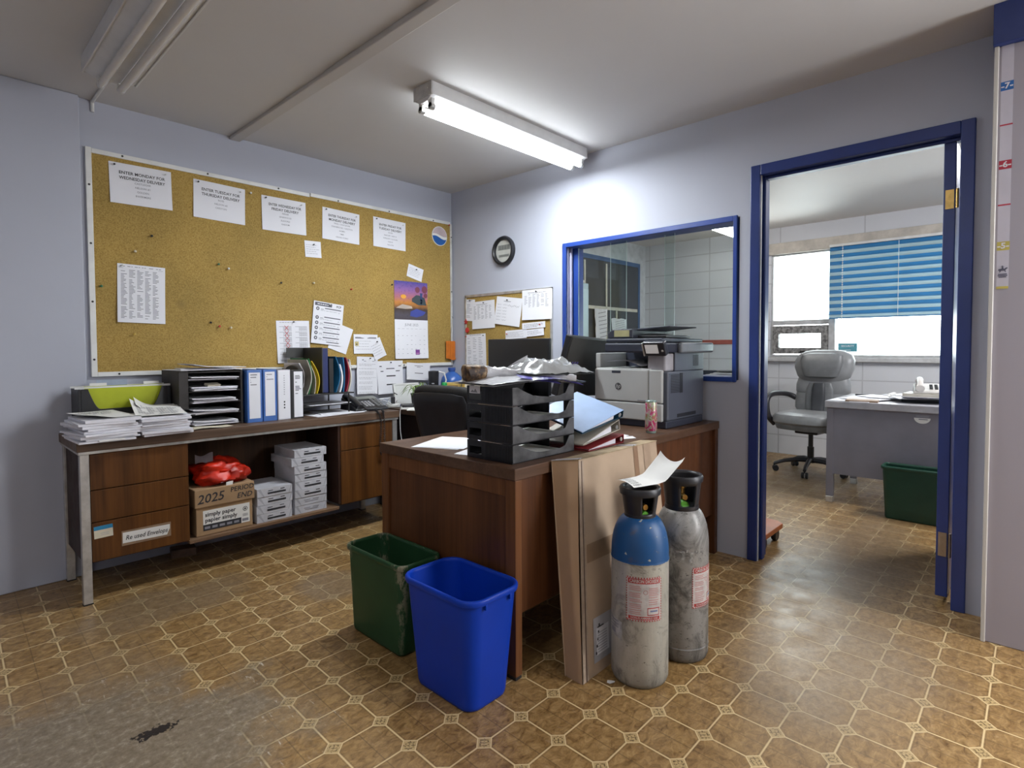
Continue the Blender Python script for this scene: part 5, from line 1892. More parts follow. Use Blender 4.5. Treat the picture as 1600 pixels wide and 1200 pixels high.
tt = ttz[3] + TP
cb1 = thing('courier_bag', 'white courier bag with violet print crumpled on top of the letter trays', 'bag', tr(-1.47, -2.11, tt + .006) @ rz(-.15))
mb = MB(); pillow(mb, .46, .27, .016, 2.2, 0, .006)
mb.warp(lambda p: (p.x, p.y, p.z + .010 * math.cos(7 * p.x) - .10 * max(0, p.x - .12) * .4))
mb.build('bag_body', M_bag, cb1)
mb = MB(); mb.grid(lambda s, t: ((s - .5) * .20 + .00, -.128 + t * .035, .024 + .012 * t - .030 * s), 8, 2); mb.build('violet_flap', M_purple, cb1)
mb = MB(); mb.grid(lambda s, t: ((s - .5) * .10 + .17, -.130 + t * .030, .004 + .010 * t - .02 * s), 6, 2); mb.build('violet_flap', M_purple, cb1)
# rolled mouth of the bag with the patterned packet inside
mb = MB()
pts = [(-.150 + .32 * k / 10, .055 - .19 * (k / 10) ** 1.3, .040 - .026 * (k / 10)) for k in range(11)]
mb.tube(smooth_path([Vector(q) for q in pts], 3), [.026 - .014 * k / 30 for k in range(31)], 18)
mb.warp(lambda p: p + Vector((0, .008 * noise.noise(p * 26), .010 * noise.noise(p * 34) + .005 * noise.noise(p * 80))))
mb.build('rolled_mouth', M_bag, cb1)
M_leo = NT('brown_mottled_packet')
M_leo = M_leo.set(M_leo.ramp(M_leo.noise(32.0, 3.0, .6), [(.42, (.030, .014, .008)), (.55, (.20, .115, .05)), (.66, (.36, .26, .15))]), .6)
pk = thing('mottled_packet', 'brown mottled packet poking out of the rolled courier bag', 'packet', tr(-1.640, -2.020, tt + .018) @ rz(-.3) @ Matrix.Scale(1.15, 4))
mb = MB(); mb.loft([[(x + .0, q[0], q[1] + .024) for q in [(v[0], v[1]) for v in sring(.032 * k, .028 * k, 0, 2.6, 18)]] for x, k in ((-.030, .85), (-.026, 1), (.030, .95), (.05, .7))], 0)
mb.warp(lambda p: p + Vector((.006 * noise.noise(p * 40), 0, .004 * noise.noise(p * 60 + Vector((3, 0, 0))))))
mb.build('packet_body', M_leo, pk)
cb2 = thing('bubble_mailer', 'puffy silver grey mailer lying on the courier bag', 'mailer', tr(-1.330, -2.120, tt + .036) @ rz(-.30))
mb = MB(); pillow(mb, .33, .25, .062, 5.4, 0, .010)
mb.build('pouch', M_silver, cb2)
mb = MB()
for k in range(3):
    mb.rect(-.016, .016, -.004 + k * .010, .002 + k * .010, 0, 0, tr(.105, -.075, .040) @ rz(1.1) @ ry(.35))
mb.build('violet_print', M_purple, cb2)
t_ = at(832, 566, y=-2.02)
mb = MB(); mb.grid(lambda s, t: ((s - .5) * .16, .02 * math.sin(3 * s), t * .085 * s + .004), 6, 4)
mb.build('torn_flap', M_bag, M=tr(-1.42, -2.02, tt + .020) @ rz(-.2), label='torn upright corner of plastic behind the silver mailer', cat='plastic')

# sheets lying on the desk
s1 = [at(x, y, z=BZ + .002) for x, y in ((633, 692), (700, 682), (757, 692), (690, 706))]
for k, (dz, da, lb) in enumerate(((0.0008, .0, 'white sheet lying at the free end of the main desk, underneath another'), (.0026, .05, 'white sheet lying on top of another at the free end of the main desk'))):
    c = sum(s1, Vector()) / 4
    mb = MB(); mb.grid(lambda s, t: ((s - .5) * .279, (t - .5) * .215, .0006 * math.sin(3 * s)), 4, 4)
    mb.build('loose_sheet', M_paper, M=tr(c.x + .02 + .012 * k, c.y - .01 * k, BZ + dz) @ rz(.42 + da), label=lb, cat='sheet')
mb = MB(); mb.grid(lambda s, t: ((s - .5) * .12, (t - .5) * .10, .002 * s), 3, 3)
mb.build('paper_scrap', M_paper, M=tr(-1.585, -1.955, BZ + .001) @ rz(.3), label='white scrap of paper beside the lowest letter tray', cat='paper')

# binders lying beside the trays
M_bl = pm('pale_blue_binder_cover', (.29, .40, .60), .35, 0, .05, 8)
M_bd = pm('dark_teal_binder_inside', (.012, .05, .085), .4)
M_bg = pm('beige_binder_cover', (.42, .39, .33), .45)
M_rd = pm('dark_red_binder', (.25, .022, .025), .4)


def wedge_binder(name, label, M, w, d, th0, th1, mat, mat_in):
    t = thing(name, label, 'binder', M)
    mb = MB()
    mb.box(-w / 2, w / 2, 0, d, 0, .003)
    mb.build('lower_cover', mat_in, t, bevel=.001)
    mb = MB()
    mb.hexa([(-w / 2, 0, th0 - .003), (w / 2, 0, th1 - .003), (w / 2, d, th1 - .003), (-w / 2, d, th0 - .003)], [(-w / 2, 0, th0), (w / 2, 0, th1), (w / 2, d, th1), (-w / 2, d, th0)])
    mb.build('upper_cover', mat, t, bevel=.001)
    mb = MB(); mb.box(w / 2 - .003, w / 2, 0, d, .003, th1 - .003)
    mb.build('spine', mat_in, t)
    mb = MB()
    mb.hexa([(-w / 2 + .01, .008, .004), (w / 2 - .06, .008, .004), (w / 2 - .06, d - .008, .004), (-w / 2 + .01, d - .008, .004)],
            [(-w / 2 + .01, .008, th0 - .004), (w / 2 - .06, .008, th0 + (th1 - th0) * .55), (w / 2 - .06, d - .008, th0 + (th1 - th0) * .55), (-w / 2 + .01, d - .008, th0 - .004)])
    mb.build('pages', M_paper_edge, t)
    mb = MB(); mb.lathe([(.009, 0), (.009, .003)], 14, 0, tr(w / 2 - .030, -.001, .018) @ rx(math.pi / 2))
    mb.build('rivet', M_alum, t)
    return t


def between(a, b, z):
    return (a + b) / 2


def tilted(name, label, p0, p1, depth, thick, mat, mat2, ang_y):
    """flat binder lying on its neighbour, turned about the y axis"""
    pass


wedge_binder('ring_binder', 'dark red binder at the bottom of the pile beside the letter trays', tr(-1.125, -2.285, BZ + .001) @ rz(.06), .285, .27, .010, .036, M_rd, M_rd)
wedge_binder('ring_binder', 'beige binder in the middle of the pile beside the letter trays', tr(-1.135, -2.268, BZ + .040) @ rz(.03) @ ry(-.12), .285, .26, .006, .046, M_bg, M_bg)
t = wedge_binder('ring_binder', 'pale blue binder lying tilted on top of the pile beside the letter trays', tr(-1.120, -2.262, BZ + .088) @ rx(.26) @ ry(-.17), .285, .26, .010, .034, M_bl, M_bd)
for k, (dx, a) in enumerate(((0, .2), (.03, -.35))):
    p = at(968 + k * 6, 684 + k * 3, z=BZ)
    mb = MB(); mb.add([(-.06, -.02, 0), (.05, -.03, .0), (.07, .02, .001), (-.03, .03, 0)], [(0, 1, 2, 3)])
    mb.build('paper_scrap', M_paper, M=tr(p.x + .03, p.y + .02, BZ + .001 + .001 * k) @ rz(a), label=['white torn paper scrap beside the binder pile, nearer the printer', 'white torn paper scrap beside the red binder'][k], cat='paper')

# mug with pens behind the trays
pm_ = at(922, 640, y=-1.93)
mg = thing('pen_mug', 'blue and white mug between the letter trays and the printer', 'mug', (-.735, -1.870, BZ))
mb = MB(); mb.lathe([(.036, 0), (.040, .004), (.043, .095), (.041, .098), (.039, .095), (.036, .008), (.001, .006)], 28, 0)
mb.build('body', pm('navy_mug_glaze', (.02, .05, .20), .2), mg)
mb = MB()
mb.grid(lambda s, t: (.0446 * math.cos(3.75 + .55 * s), .0446 * math.sin(3.75 + .55 * s), .006 + .082 * t), 8, 1)
mb.build('white_panel', pm('white_mug_glaze', (.55, .52, .48), .2), mg)
mb = MB(); mb.tube([(-.030, .030, .075), (-.056, .054, .070), (-.060, .058, .045), (-.030, .030, .020)], .006, 8)
mb.build('handle', pm('navy_mug_glaze', (.02, .05, .20), .2), mg)
for k, (dx, dy, mt, lb) in enumerate(((-.012, .010, M_red, 'red pen standing in the blue and white mug'), (.014, -.004, M_black_p, 'black pen standing in the blue and white mug'), (-.02, -.008, M_brass, 'yellow pencil standing in the blue and white mug'))):
    mb = MB(); mb.tube([(dx * .4, dy * .4, .008), (dx * 1.7, dy * 1.7, .150 - .01 * k)], .004, 8); mb.tube([(dx * 1.7, dy * 1.7, .150 - .01 * k), (dx * 1.78, dy * 1.78, .158 - .01 * k)], [.004, .001], 8)
    mb.build('pen', mt, M=tr(-.735, -1.870, BZ), label=lb, cat='pen')

# tall drink can
cn = thing('drink_can', 'tall slim drink can with a pink and green pattern at the desk edge', 'can', tr(-.655, -2.225, BZ))
M_can = NT('pink_green_can_print')
_o = M_can.obj()
_a = M_can.noise(22.0, 2.0, .5, M_can.scaled((1.8, 1.8, 1.1), _o), 1.5)
M_can = M_can.set(M_can.ramp(_a, [(.36, (.45, .02, .10)), (.44, (.55, .10, .25)), (.50, (.55, .52, .50)), (.56, (.25, .36, .10)), (.64, (.50, .03, .12)), (.74, (.62, .55, .50))]), .28, .25)
mb = MB(); mb.lathe([(.026, .012), (.029, .016), (.029, .140), (.026, .150)], 32, 0, cap0=False, cap1=False)
mb.build('body', M_can, cn)
mb = MB(); mb.lathe([(.020, 0), (.023, .001), (.026, .012)], 32, 0, cap1=False); mb.lathe([(.026, .150), (.0265, .156), (.025, .158), (.023, .153), (.001, .153)], 32, 0, cap0=False)
mb.build('metal_ends', pm('can_aluminium', (.42, .55, .52), .25, .6), cn)

# ------------------------------------------------------------------ printer
M_pw = pm('printer_grey_white', (.46, .465, .455), .42, 0, .03, 4)
M_pd = pm('printer_blue_black', (.030, .034, .052), .42, 0, .08, 6)
M_pm = pm('printer_slate_side', (.085, .095, .125), .40, 0, .06, 6)
pr_ = thing('office_printer', 'large grey and black multifunction laser printer on the main desk', 'printer', (-.29, -2.02, BZ))
X0, X1, Y0, Y1 = -.520, -.085, -2.232, -1.802     # front, back, near side, far side
z0 = BZ
mb = MB(); mb.box(X0 + .012, X1, Y0 + .004, Y1 - .004, z0 + .001, z0 + .040)
mb.build('base', M_pd, pr_, world=True, bevel=.006)
mb = MB(); mb.box(X0 + .018, X1, Y0, Y1, z0 + .040, z0 + .292)
mb.build('body', M_pm, pr_, world=True, bevel=.008)
mb = MB(); mb.box(X0, X0 + .024, Y0 + .024, Y1, z0 + .036, z0 + .126)
mb.build('paper_drawer', M_pw, pr_, world=True, bevel=.006)
mb = MB(); mb.box(X0, X0 + .024, Y0 + .100, Y1, z0 + .130, z0 + .300)
dn = mb.build('front_door', M_pw, pr_, world=True, bevel=.006)
mb = MB(); mb.box(X0, X0 + .024, Y0 + .024, Y0 + .097, z0 + .130, z0 + .300)
mb.build('front_cover', M_pw, pr_, world=True, bevel=.006)
mb = MB(); mb.box(X0 - .001, X0 + .003, -1.968, -1.912, z0 + .278, z0 + .292)
mb.build('door_catch', M_pd, dn, world=True, bevel=.002)
mb = MB()
n_ = 24
mb.add([(.019 * math.cos(6.283 * k / n_), .019 * math.sin(6.283 * k / n_), 0) for k in range(n_)], [tuple(range(n_))], 0)
mb.text('hp', 0, .001, .030, 1, .01, .25, .0006)
mb.xf(frame((X0 - .0012, -1.953, .953), (0, -1, 0), (0, 0, 1)))
mb.build('maker_badge', [pm('badge_grey', (.07, .07, .075), .4), M_pw], dn, world=True)
mb = MB(); mb.box(X0 - .001, X0, -2.118, -2.070, z0 + .137, z0 + .1425); mb.build('model_text', M_inkg, dn, world=True)
mb = MB(); mb.box(X0 - .002, X0 + .002, -1.850, -1.842, z0 + .030, z0 + .050); mb.build('level_gauge', M_pd, pr_, world=True)
# top of the body with the output bay
mb = MB(); mb.box(X0 + .010, X1, Y0 + .090, Y1, z0 + .292, z0 + .306)
mb.build('output_deck', M_pw, pr_, world=True, bevel=.004)
mb = MB(); mb.box(X0 + .010, X1 - .04, Y1 - .030, Y1, z0 + .306, z0 + .385)
mb.build('bay_wall', M_pw, pr_, world=True, bevel=.004)
mb = MB(); mb.box(X1 - .16, X1, Y0 + .05, Y1 - .03, z0 + .306, z0 + .385)
mb.build('bay_back', M_pd, pr_, world=True)
mb = MB(); mb.box(X0 + .016, X1, Y0 + .012, Y0 + .115, z0 + .292, z0 + .385)
mb.build('support_column', pm('printer_warm_grey', (.36, .345, .37), .45), pr_, world=True, bevel=.010)
mb = MB(); mb.box(X0 + .10, X1, Y0 + .002, Y0 + .012, z0 + .292, z0 + .392)
uv = mb.build('side_cover', M_pm, pr_, world=True, bevel=.003)
M_vent = pm('vent_slot_dark', (.012, .013, .02), .6)
mb = MB()
for k in range(9):
    mb.box(-.215, -.150, Y0 + .0008, Y0 + .0025, z0 + .316 + k * .0065, z0 + .320 + k * .0065)
mb.build('vent_grille', M_vent, uv, world=True)
mb = MB()
for k in range(12):
    mb.box(-.470, -.370, Y0 - .0008, Y0 + .0005, z0 + .182 + k * .0080, z0 + .1868 + k * .0080)
mb.box(-.372, -.340, Y0 - .0010, Y0 + .0005, z0 + .178, z0 + .282)
mb.build('vent_grille', M_vent, pr_, world=True)
mb = MB(); mb.box(-.400, -.185, Y0 - .0010, Y0 + .0005, z0 + .052, z0 + .070); mb.build('side_grip', M_vent, pr_, world=True)
# scanner lid and feeder
mb = MB(); mb.box(X0 - .012, X1 + .04, Y0 - .004, Y1 - .072, z0 + .388, z0 + .438)
mb.build('scanner_unit', M_pd, pr_, world=True, bevel=.008)
mb = MB(); mb.box(-.41, X1 + .06, Y0 - .030, Y0 - .004, z0 + .385, z0 + .440)
mb.build('scanner_side', pm('scanner_silver', (.19, .20, .215), .35, .2), pr_, world=True, bevel=.010)
mb = MB(); mb.box(X0 - .004, X1 + .03, Y0 + .02, Y1 - .075, z0 + .441, z0 + .462)
mb.build('scanner_lid', M_pd, pr_, world=True, bevel=.006)
mb = MB()
prof = [(Y1 - .085, .462), (Y1 - .080, .490), (Y1 - .105, .510), (Y1 - .235, .514), (Y1 - .235, .462)]
mb.prism([(p[0], p[1] + z0) for p in prof], X0 + .004, X1 - .06, 0, Matrix(((0, 0, 1, 0), (1, 0, 0, 0), (0, 1, 0, 0), (0, 0, 0, 1))))
fd = mb.build('document_feeder', M_pd, pr_, world=True, bevel=.006)
mb = MB(); mb.box(X0 + .0035, X0 + .0048, -2.018, -1.925, z0 + .472, z0 + .506)
mb.build('sticky_label', pm('aged_sticky_note', (.40, .37, .19), .7), fd, world=True)
mb = MB()
mb.hexa([(X0 + .05, -2.225, z0 + .520), (X1 - .08, -2.225, z0 + .520), (X1 - .08, Y1 - .22, z0 + .502), (X0 + .05, Y1 - .22, z0 + .502)], [(X0 + .05, -2.225, z0 + .525), (X1 - .08, -2.225, z0 + .525), (X1 - .08, Y1 - .22, z0 + .514), (X0 + .05, Y1 - .22, z0 + .514)])
mb.build('feeder_tray', M_pd, pr_, world=True, bevel=.002)
mb = MB(); mb.box(X0 + .06, X1 - .10, -2.20, Y1 - .23, z0 + .464, z0 + .478)
mb.build('feeder_output', M_black_p, pr_, world=True, bevel=.003)
# tilting touch panel
Mt = tr(X0 - .016, -2.180, z0 + .408) @ ry(-.42)
mb = MB(); mb.box(-.014, .020, -.060, .058, -.036, .040, 0, Mt)
tp = mb.build('touch_panel', pm('panel_black', (.020, .021, .028), .3), pr_, world=True, bevel=.006)
mb = MB(); mb.rect(-.036, .036, -.024, .024, 0, 0)
mb.xf(Mt @ frame((-.0148, .012, .004), (0, -1, 0), (0, 0, 1)))
mb.build('screen', emit('lit_grey_screen', (.62, .66, .68, 1), .10), tp, world=True)
mb = MB(); mb.box(-.0155, .016, .058, .066, -.036, .036, 0, Mt); mb.build('panel_edge', M_alum, tp, world=True, bevel=.003)
mb = MB(); mb.lathe([(.006, 0), (.005, .002)], 14, 0, Mt @ frame((-.0145, -.045, -.006), (0, -1, 0), (0, 0, 1))); mb.build('home_button', M_alum_dull, tp, world=True)
mb = MB(); mb.grid(lambda s, t: (X0 + .02 + t * .20, Y1 - .06 - s * .215, z0 + .309 + .030 * (1 - s) + .022 * math.sin(2.8 * s)), 8, 2)
mb.build('printed_sheet', M_paper, world=True, label='white printed sheet curling in the output bay of the printer', cat='sheet')
for k in range(2):
    mb = MB(); mb.grid(lambda s, t: (X0 + .10 + t * .21, Y0 + .03 + s * .20, z0 + .480 + .004 * k + .004 * math.sin(3 * s)), 6, 2)
    mb.build('fed_sheet', M_paper, world=True, label='white sheets resting under the raised feeder tray of the printer', cat='sheet', group='sheets under the printer feeder tray')

# ------------------------------------------------------------------ monitors
M_scr = pm('dark_screen', (.012, .012, .013), .28, 0, .02)


def monitor(label, M, w, h, front=True, bez=.012):
    t = thing('monitor', label, 'monitor', M)
    z0 = .115
    mb = MB(); mb.box(-.022, .0, -w / 2, w / 2, z0, z0 + h)
    mb.build('casing', M_black_p, t, bevel=.006)
    mb = MB(); mb.box(-.040, -.022, -w * .32, w * .32, z0 + h * .12, z0 + h * .85)
    mb.build('rear_bulge', M_black_p, t, bevel=.010)
    mb = MB(); mb.box(.0002, .0012, -w / 2 + bez, w / 2 - bez, z0 + bez * 1.4, z0 + h - bez)
    mb.build('screen', M_scr, t)
    mb = MB(); mb.box(-.060, -.035, -.035, .035, .010, z0 + h * .45); mb.build('stand_neck', M_black_p, t, bevel=.004)
    mb = MB(); mb.loft([ring(.085, .115, .03, 0, cx=-.03), ring(.085, .115, .03, .008, cx=-.03), ring(.06, .07, .03, .016, cx=-.04)]); mb.build('stand_foot', M_black_p, t)
    return t


# the first faces the chair from the window wall, the second stands on the main desk turned to the chair
monitor('black flat monitor in front of the small corkboard on the side desk', tr(-.350, -1.062, RZ + .001) @ rz(math.pi), .555, .365)
m2 = thing('monitor', 'square monitor on the main desk beside the printer, turned away and tilted back', 'monitor', tr(-.475, -1.640, BZ + .001) @ rz(.02))
Mm = tr(0, 0, .14) @ ry(.06) @ rx(.27)
M_back = pm('brown_black_monitor_back', (.040, .038, .034), .5, 0, .08)
mb = MB(); mb.box(-.215, .215, -.020, .022, .0, .345, 0, Mm)
cs = mb.build('casing', M_black_p, m2, bevel=.008)
mb = MB(); mb.box(-.210, .202, -.026, -.0195, .006, .339, 0, Mm)
mb.build('back_cover', M_back, m2, bevel=.004)
mb = MB(); mb.box(-.035, .035, .02, .05, .01, .19)
mb.build('stand_neck', M_black_p, m2, bevel=.004)
mb = MB(); mb.loft([ring(.11, .09, .03, 0, cy=.03), ring(.11, .09, .03, .010, cy=.03)]); mb.build('stand_foot', M_black_p, m2)
mb = MB(); mb.box(-.200, .200, .0225, .0235, .015, .330, 0, Mm); mb.build('screen', M_scr, m2)
mb = MB(); mb.rect(-.045, .045, 0, .11, 0, 0)
for r in range(7):
    for c in range(4): mb.rect(-.038 + c * .02, -.026 + c * .02, .012 + r * .013, .018 + r * .013, .0005, 1)
mb.build('calendar_card', [M_paper, M_inkg], M=frame((-.70, -1.760, BZ + .001), (1, -.2, 0), (0, .2, 1)), label='small white calendar card standing behind the blue and white mug', cat='card')
mb = MB(); mb.box(-.20, .20, -.065, .065, 0, .018); 
kb = thing('keyboard', 'black keyboard lying on the side desk in front of the monitor', 'keyboard', tr(-.640, -1.10, RZ + .001) @ rz(math.pi / 2))
mb.build('body', M_black_p, kb, bevel=.004)
mb = MB()
for r in range(5):
    for c in range(14): mb.box(-.188 + c * .0265, -.166 + c * .0265, -.055 + r * .022, -.037 + r * .022, .018, .023)
mb.build('keys', pm('dark_key', (.03, .03, .032), .5), kb)

# ------------------------------------------------------------------ clutter in the corner of the side desk
RZc = RZ + .001
wp = thing('whiteboard', 'small white framed whiteboard leaning behind the spider plant', 'whiteboard', tr(-.600, -.185, RZc) @ rz(-.04))
Mw = rx(-.16)
mb = MB(); mb.box(-.105, .105, -.006, .006, .0, .158, 0, Mw); mb.build('board', pm('whiteboard_face', (.66, .67, .65), .25, 0, .02), wp, bevel=.002)
mb = MB()
for a, b, c, e in ((-.110, .110, .150, .162), (-.110, .110, -.002, .010), (-.110, -.100, .010, .150), (.100, .110, .010, .150)): mb.box(a, b, -.010, .008, c, e, 0, Mw)
mb.build('frame', M_white_metal, wp)
mb = MB(); mb.box(-.09, .07, -.022, -.010, .0, .010); mb.build('blue_ledge', pm('blue_ledge_plastic', (.03, .06, .30), .4), wp)
sp_ = thing('spider_plant', 'spider plant in a dark pot on the side desk by the whiteboard', 'potted plant', (-.630, -.345, RZc))
mb = MB(); mb.lathe([(.034, 0), (.037, .004), (.047, .088), (.050, .090), (.050, .098), (.045, .098), (.042, .080), (.001, .078)], 24, 0); mb.build('pot', pm('dark_green_grey_pot', (.045, .055, .050), .5), sp_)
mb = MB(); mb.lathe([(.043, .080), (.001, .084)], 20, 0, cap0=False); mb.build('soil', pm('potting_soil', (.02, .014, .01), .95), sp_)
M_leaf = pm('spider_plant_leaf', (.20, .30, .06), .5, 0, .3, 30, c2=(.06, .13, .03))
mb = MB()
rr = random.Random(12)
for k in range(22):
    a = rr.uniform(0, 6.283); L = rr.uniform(.07, .16); up = rr.uniform(.04, .10)
    def lf(s, t, a=a, L=L, up=up):
        r = .01 + L * t; z = .084 + up * math.sin(math.pi * min(1, t * 1.05) * .8) * (1.2 - .4 * t) - .03 * t * t
        wv = .005 * math.sin(math.pi * (.12 + .88 * t)) * (2 * s - 1)
        return (r * math.cos(a) - wv * math.sin(a), r * math.sin(a) + wv * math.cos(a), z)
    mb.grid(lf, 2, 8)
for k in range(8):
    a = rr.uniform(0, 6.283)
    mb.grid(lambda s, t, a=a: (.006 * math.cos(a) + .012 * t * math.cos(a) - .004 * (2 * s - 1) * math.sin(a), .006 * math.sin(a) + .012 * t * math.sin(a) + .004 * (2 * s - 1) * math.cos(a), .084 + .07 * t), 2, 5)
mb.build('leaves', M_leaf, sp_)
mb = MB(); mb.box(-.085, .085, -.055, .055, 0, .018)
mb.build('black_case', M_black_p, M=tr(-.700, -.395, RZc + .011) @ rz(-.5), bevel=.004, label='flat black case lying by the plant pot on the side desk', cat='case')
for k, (dx, dy, a, lb) in enumerate(((-.72, -.520, -.75, 'white envelope at the edge of the side desk near the chair'), (-.70, -.410, -.55, 'white papers lying underneath the flat black case'))):
    mb = MB(); mb.box(-.10, .10, -.06, .06, 0, .005 + .005 * k)
    mb.build('envelope', M_paper_w, M=tr(dx, dy, RZc) @ rz(a), label=lb, cat='envelope')
ad = thing('power_adapter', 'white power adapter with tangled white leads beside the telephone', 'adapter', tr(-.770, -.245, RZc) @ rz(-.3))
mb = MB(); mb.box(-.045, .045, -.028, .028, 0, .026); mb.build('adapter_body', M_white_metal, ad, bevel=.006)
mb = MB()
q = random.Random(5)
pts = [Vector((-.04, .0, .02))]
for k in range(12): pts.append(Vector((-.03 + q.uniform(-.075, .07), q.uniform(-.05, .06), q.uniform(.012, .065))))
mb.tube(smooth_path(pts, 6), .0028, 6); mb.build('tangled_lead', M_white_metal, ad)
mb = MB(); mb.box(-.012, .012, -.012, .012, .026, .075); mb.tube([(0, 0, .07), (.02, .03, .10), (.045, .04, .085)], .004, 6); mb.build('black_plug', M_black_p, ad, bevel=.003)
mb = MB()
path = [Vector(p) for p in ((-.700, -.330, RZ + .004), (-.770, -.360, RZ + .005), (-.806, -.385, RZ - .002), (-.822, -.40, RZ - .06), (-.832, -.43, RZ - .20), (-.815, -.50, RZ - .36), (-.803, -.60, RZ - .52), (-.803, -.66, .14), (-.806, -.68, .012), (-.9, -.72, .006))]
mb.tube(smooth_path(path, 8), .0028, 6)
mb.build('white_cable', M_white_metal, world=True, label='white cable drooping over the front edge of the side desk', cat='cable')

# things against the wall behind the chair
cu = thing('travel_mug', 'black travel mug with a white loop handle in the room corner', 'mug', (-.300, -.120, RZc))
mb = MB(); mb.lathe([(.034, 0), (.036, .004), (.042, .225), (.040, .240), (.001, .244)], 24, 0); mb.build('body', M_black_p, cu)
mb = MB(); mb.tube([(.028, -.030, .235), (.058, -.060, .225), (.070, -.070, .170), (.058, -.056, .090), (.030, -.028, .065)], .006, 8); mb.build('loop_handle', M_white_metal, cu)
mb = MB()
for k in range(6): mb.rect(-.010, .010, .05 + k * .018, .058 + k * .018, .0437, 0, ry(0) @ frame((0, 0, 0), (.7, -.7, 0), (0, 0, 1)))
mb.build('side_print', M_inkl, cu)
jb = thing('water_jug', 'blue water jug with a domed shoulder in the room corner', 'jug', (-.120, -.130, RZc))
mb = MB(); mb.lathe([(.085, 0), (.090, .01), (.090, .150), (.080, .185), (.048, .215), (.026, .228), (.026, .252), (.001, .256)], 32, 0); mb.build('body', pm('blue_jug_plastic', (.035, .12, .42), .3), jb)
mb = MB(); mb.lathe([(.030, .240), (.030, .262), (.001, .264)], 20, 0); mb.build('cap', pm('dark_blue_cap', (.03, .08, .32), .4), jb)
gb = thing('glue_bottle', 'small bottle with a green top standing before the blue jug', 'bottle', (-.300, -.250, RZc))
mb = MB(); mb.lathe([(.022, 0), (.024, .004), (.024, .10), (.014, .115)], 20, 0, cap1=True); mb.build('body', M_paper_w, gb)
mb = MB(); mb.lathe([(.020, .112), (.022, .150), (.018, .156), (.001, .158)], 20, 0); mb.build('cap', pm('bright_green_cap', (.015, .30, .07), .4), gb)
mb = MB(); mb.box(-.070, .070, -.035, .035, 0, .150); mb.rect(-.05, .04, .118, .130, 0, 1, frame((0, -.0358, 0), (1, 0, 0), (0, 0, 1)))
mb.build('yellow_carton', [pm('yellow_card_box', (.60, .42, .12), .6), pm('brown_print', (.28, .16, .05), .6)], M=tr(-.205, -.235, RZc) @ rz(-.6), bevel=.002, label='yellow carton with brown print standing before the blue jug', cat='carton')
gf = thing('gold_frame', 'gold picture frame with papers standing in the room corner', 'picture frame', tr(-.135, -.420, RZc) @ rz(-.80))
mb = MB()
for a, b, c, e in ((-.10, .10, .225, .252), (-.10, .10, 0, .022), (-.10, -.078, .022, .225), (.078, .10, .022, .225)): mb.box(a, b, -.010, .010, c, e)
mb.build('moulding', pm('gold_frame_paint', (.52, .33, .06), .4, .3), gf, bevel=.002)
mb = MB(); mb.box(-.078, .078, -.002, .006, .022, .225); mb.build('mount', M_paper_c, gf)
mb = MB(); mb.grid(lambda s, t: ((s - .5) * .16, (t - .5) * .10, .03 * math.sin(4 * s + 2 * t) * s + .012 * math.sin(9 * t)), 10, 8)
mb.build('plastic_wrap', M_bag, M=tr(-.20, -.52, RZ + .150), label='crumpled clear wrap behind the back of the black chair', cat='wrap') if False else None
# ------------------------------------------------------------------ waste bins
M_gbin = NT('worn_green_bin_plastic')
_c = M_gbin.ramp(M_gbin.noise(5.0, 3.0), [(.3, (.014, .050, .020)), (.7, (.020, .068, .028))])
_o = M_gbin.obj()
_x = M_gbin.xyz(_o)
_edge = M_gbin.math('ADD', M_gbin.math('ABSOLUTE', _x[0]), M_gbin.math('ABSOLUTE', _x[1]))
_sc = M_gbin.math('MULTIPLY', M_gbin.mr(_edge, .235, .262), M_gbin.mr(M_gbin.noise(26.0, 6.0, .75, M_gbin.scaled((1, 1, .5), _o)), .50, .58))
M_gbin = M_gbin.set(M_gbin.mix(_sc, _c, (.24, .22, .15)), .42, Specular_IOR_Level=.25)
M_bbin = pm('cobalt_bin_plastic', (.002, .040, .40), .42, 0, .06, 4, Specular_IOR_Level=.25)


def bin_(label, M, hw, hd, bw, bd, r, h, mat, lip=.010, handles=True, group=None):
    t = thing('waste_bin', label, 'waste bin', M, group)
    mb = MB()
    rb = r * .8
    out = [ring(bw - .012, bd - .012, rb - .010, 0), ring(bw - .003, bd - .003, rb, .004), ring(bw, bd, rb, .016)]
    for k in range(1, 6):
        s = k / 5
        out.append(ring(bw + (hw - lip - bw) * s, bd + (hd - lip - bd) * s, rb + (r - rb) * s, .016 + (h - .020 - .016) * s))
    inn = [ring(hw - lip - .003, hd - lip - .003, r - .002, h - .012), ring(bw - .002, bd - .002, rb, .020), ring(bw - .012, bd - .012, rb - .01, .008)]
    mb.loft(out, 0, cap1=False)
    mb.loft(inn, 0, cap0=False, cap1=True)
    mb.build('body', mat, t, sharp=50)
    mb = MB()
    rim = [ring(hw - lip - .001, hd - lip - .001, r, h - .020), ring(hw - .002, hd - .002, r + .006, h - .020), ring(hw, hd, r + .008, h - .014), ring(hw, hd, r + .008, h - .005), ring(hw - .003, hd - .003, r + .006, h),
           ring(hw - lip, hd - lip, r, h), ring(hw - lip - .004, hd - lip - .004, r - .002, h - .005), ring(hw - lip - .004, hd - lip - .004, r - .002, h - .014)]
    mb.loft(rim, 0, cap0=False, cap1=False)
    mb.build('rim', mat, t, sharp=60)
    if handles:
        mb = MB()
        for s in (-.055, .055):
            mb.box(s - .004, s + .004, -hd + .000, -hd + .014, h - .036, h - .018)
        mb.build('rim_bracket', mat, t)
    return t


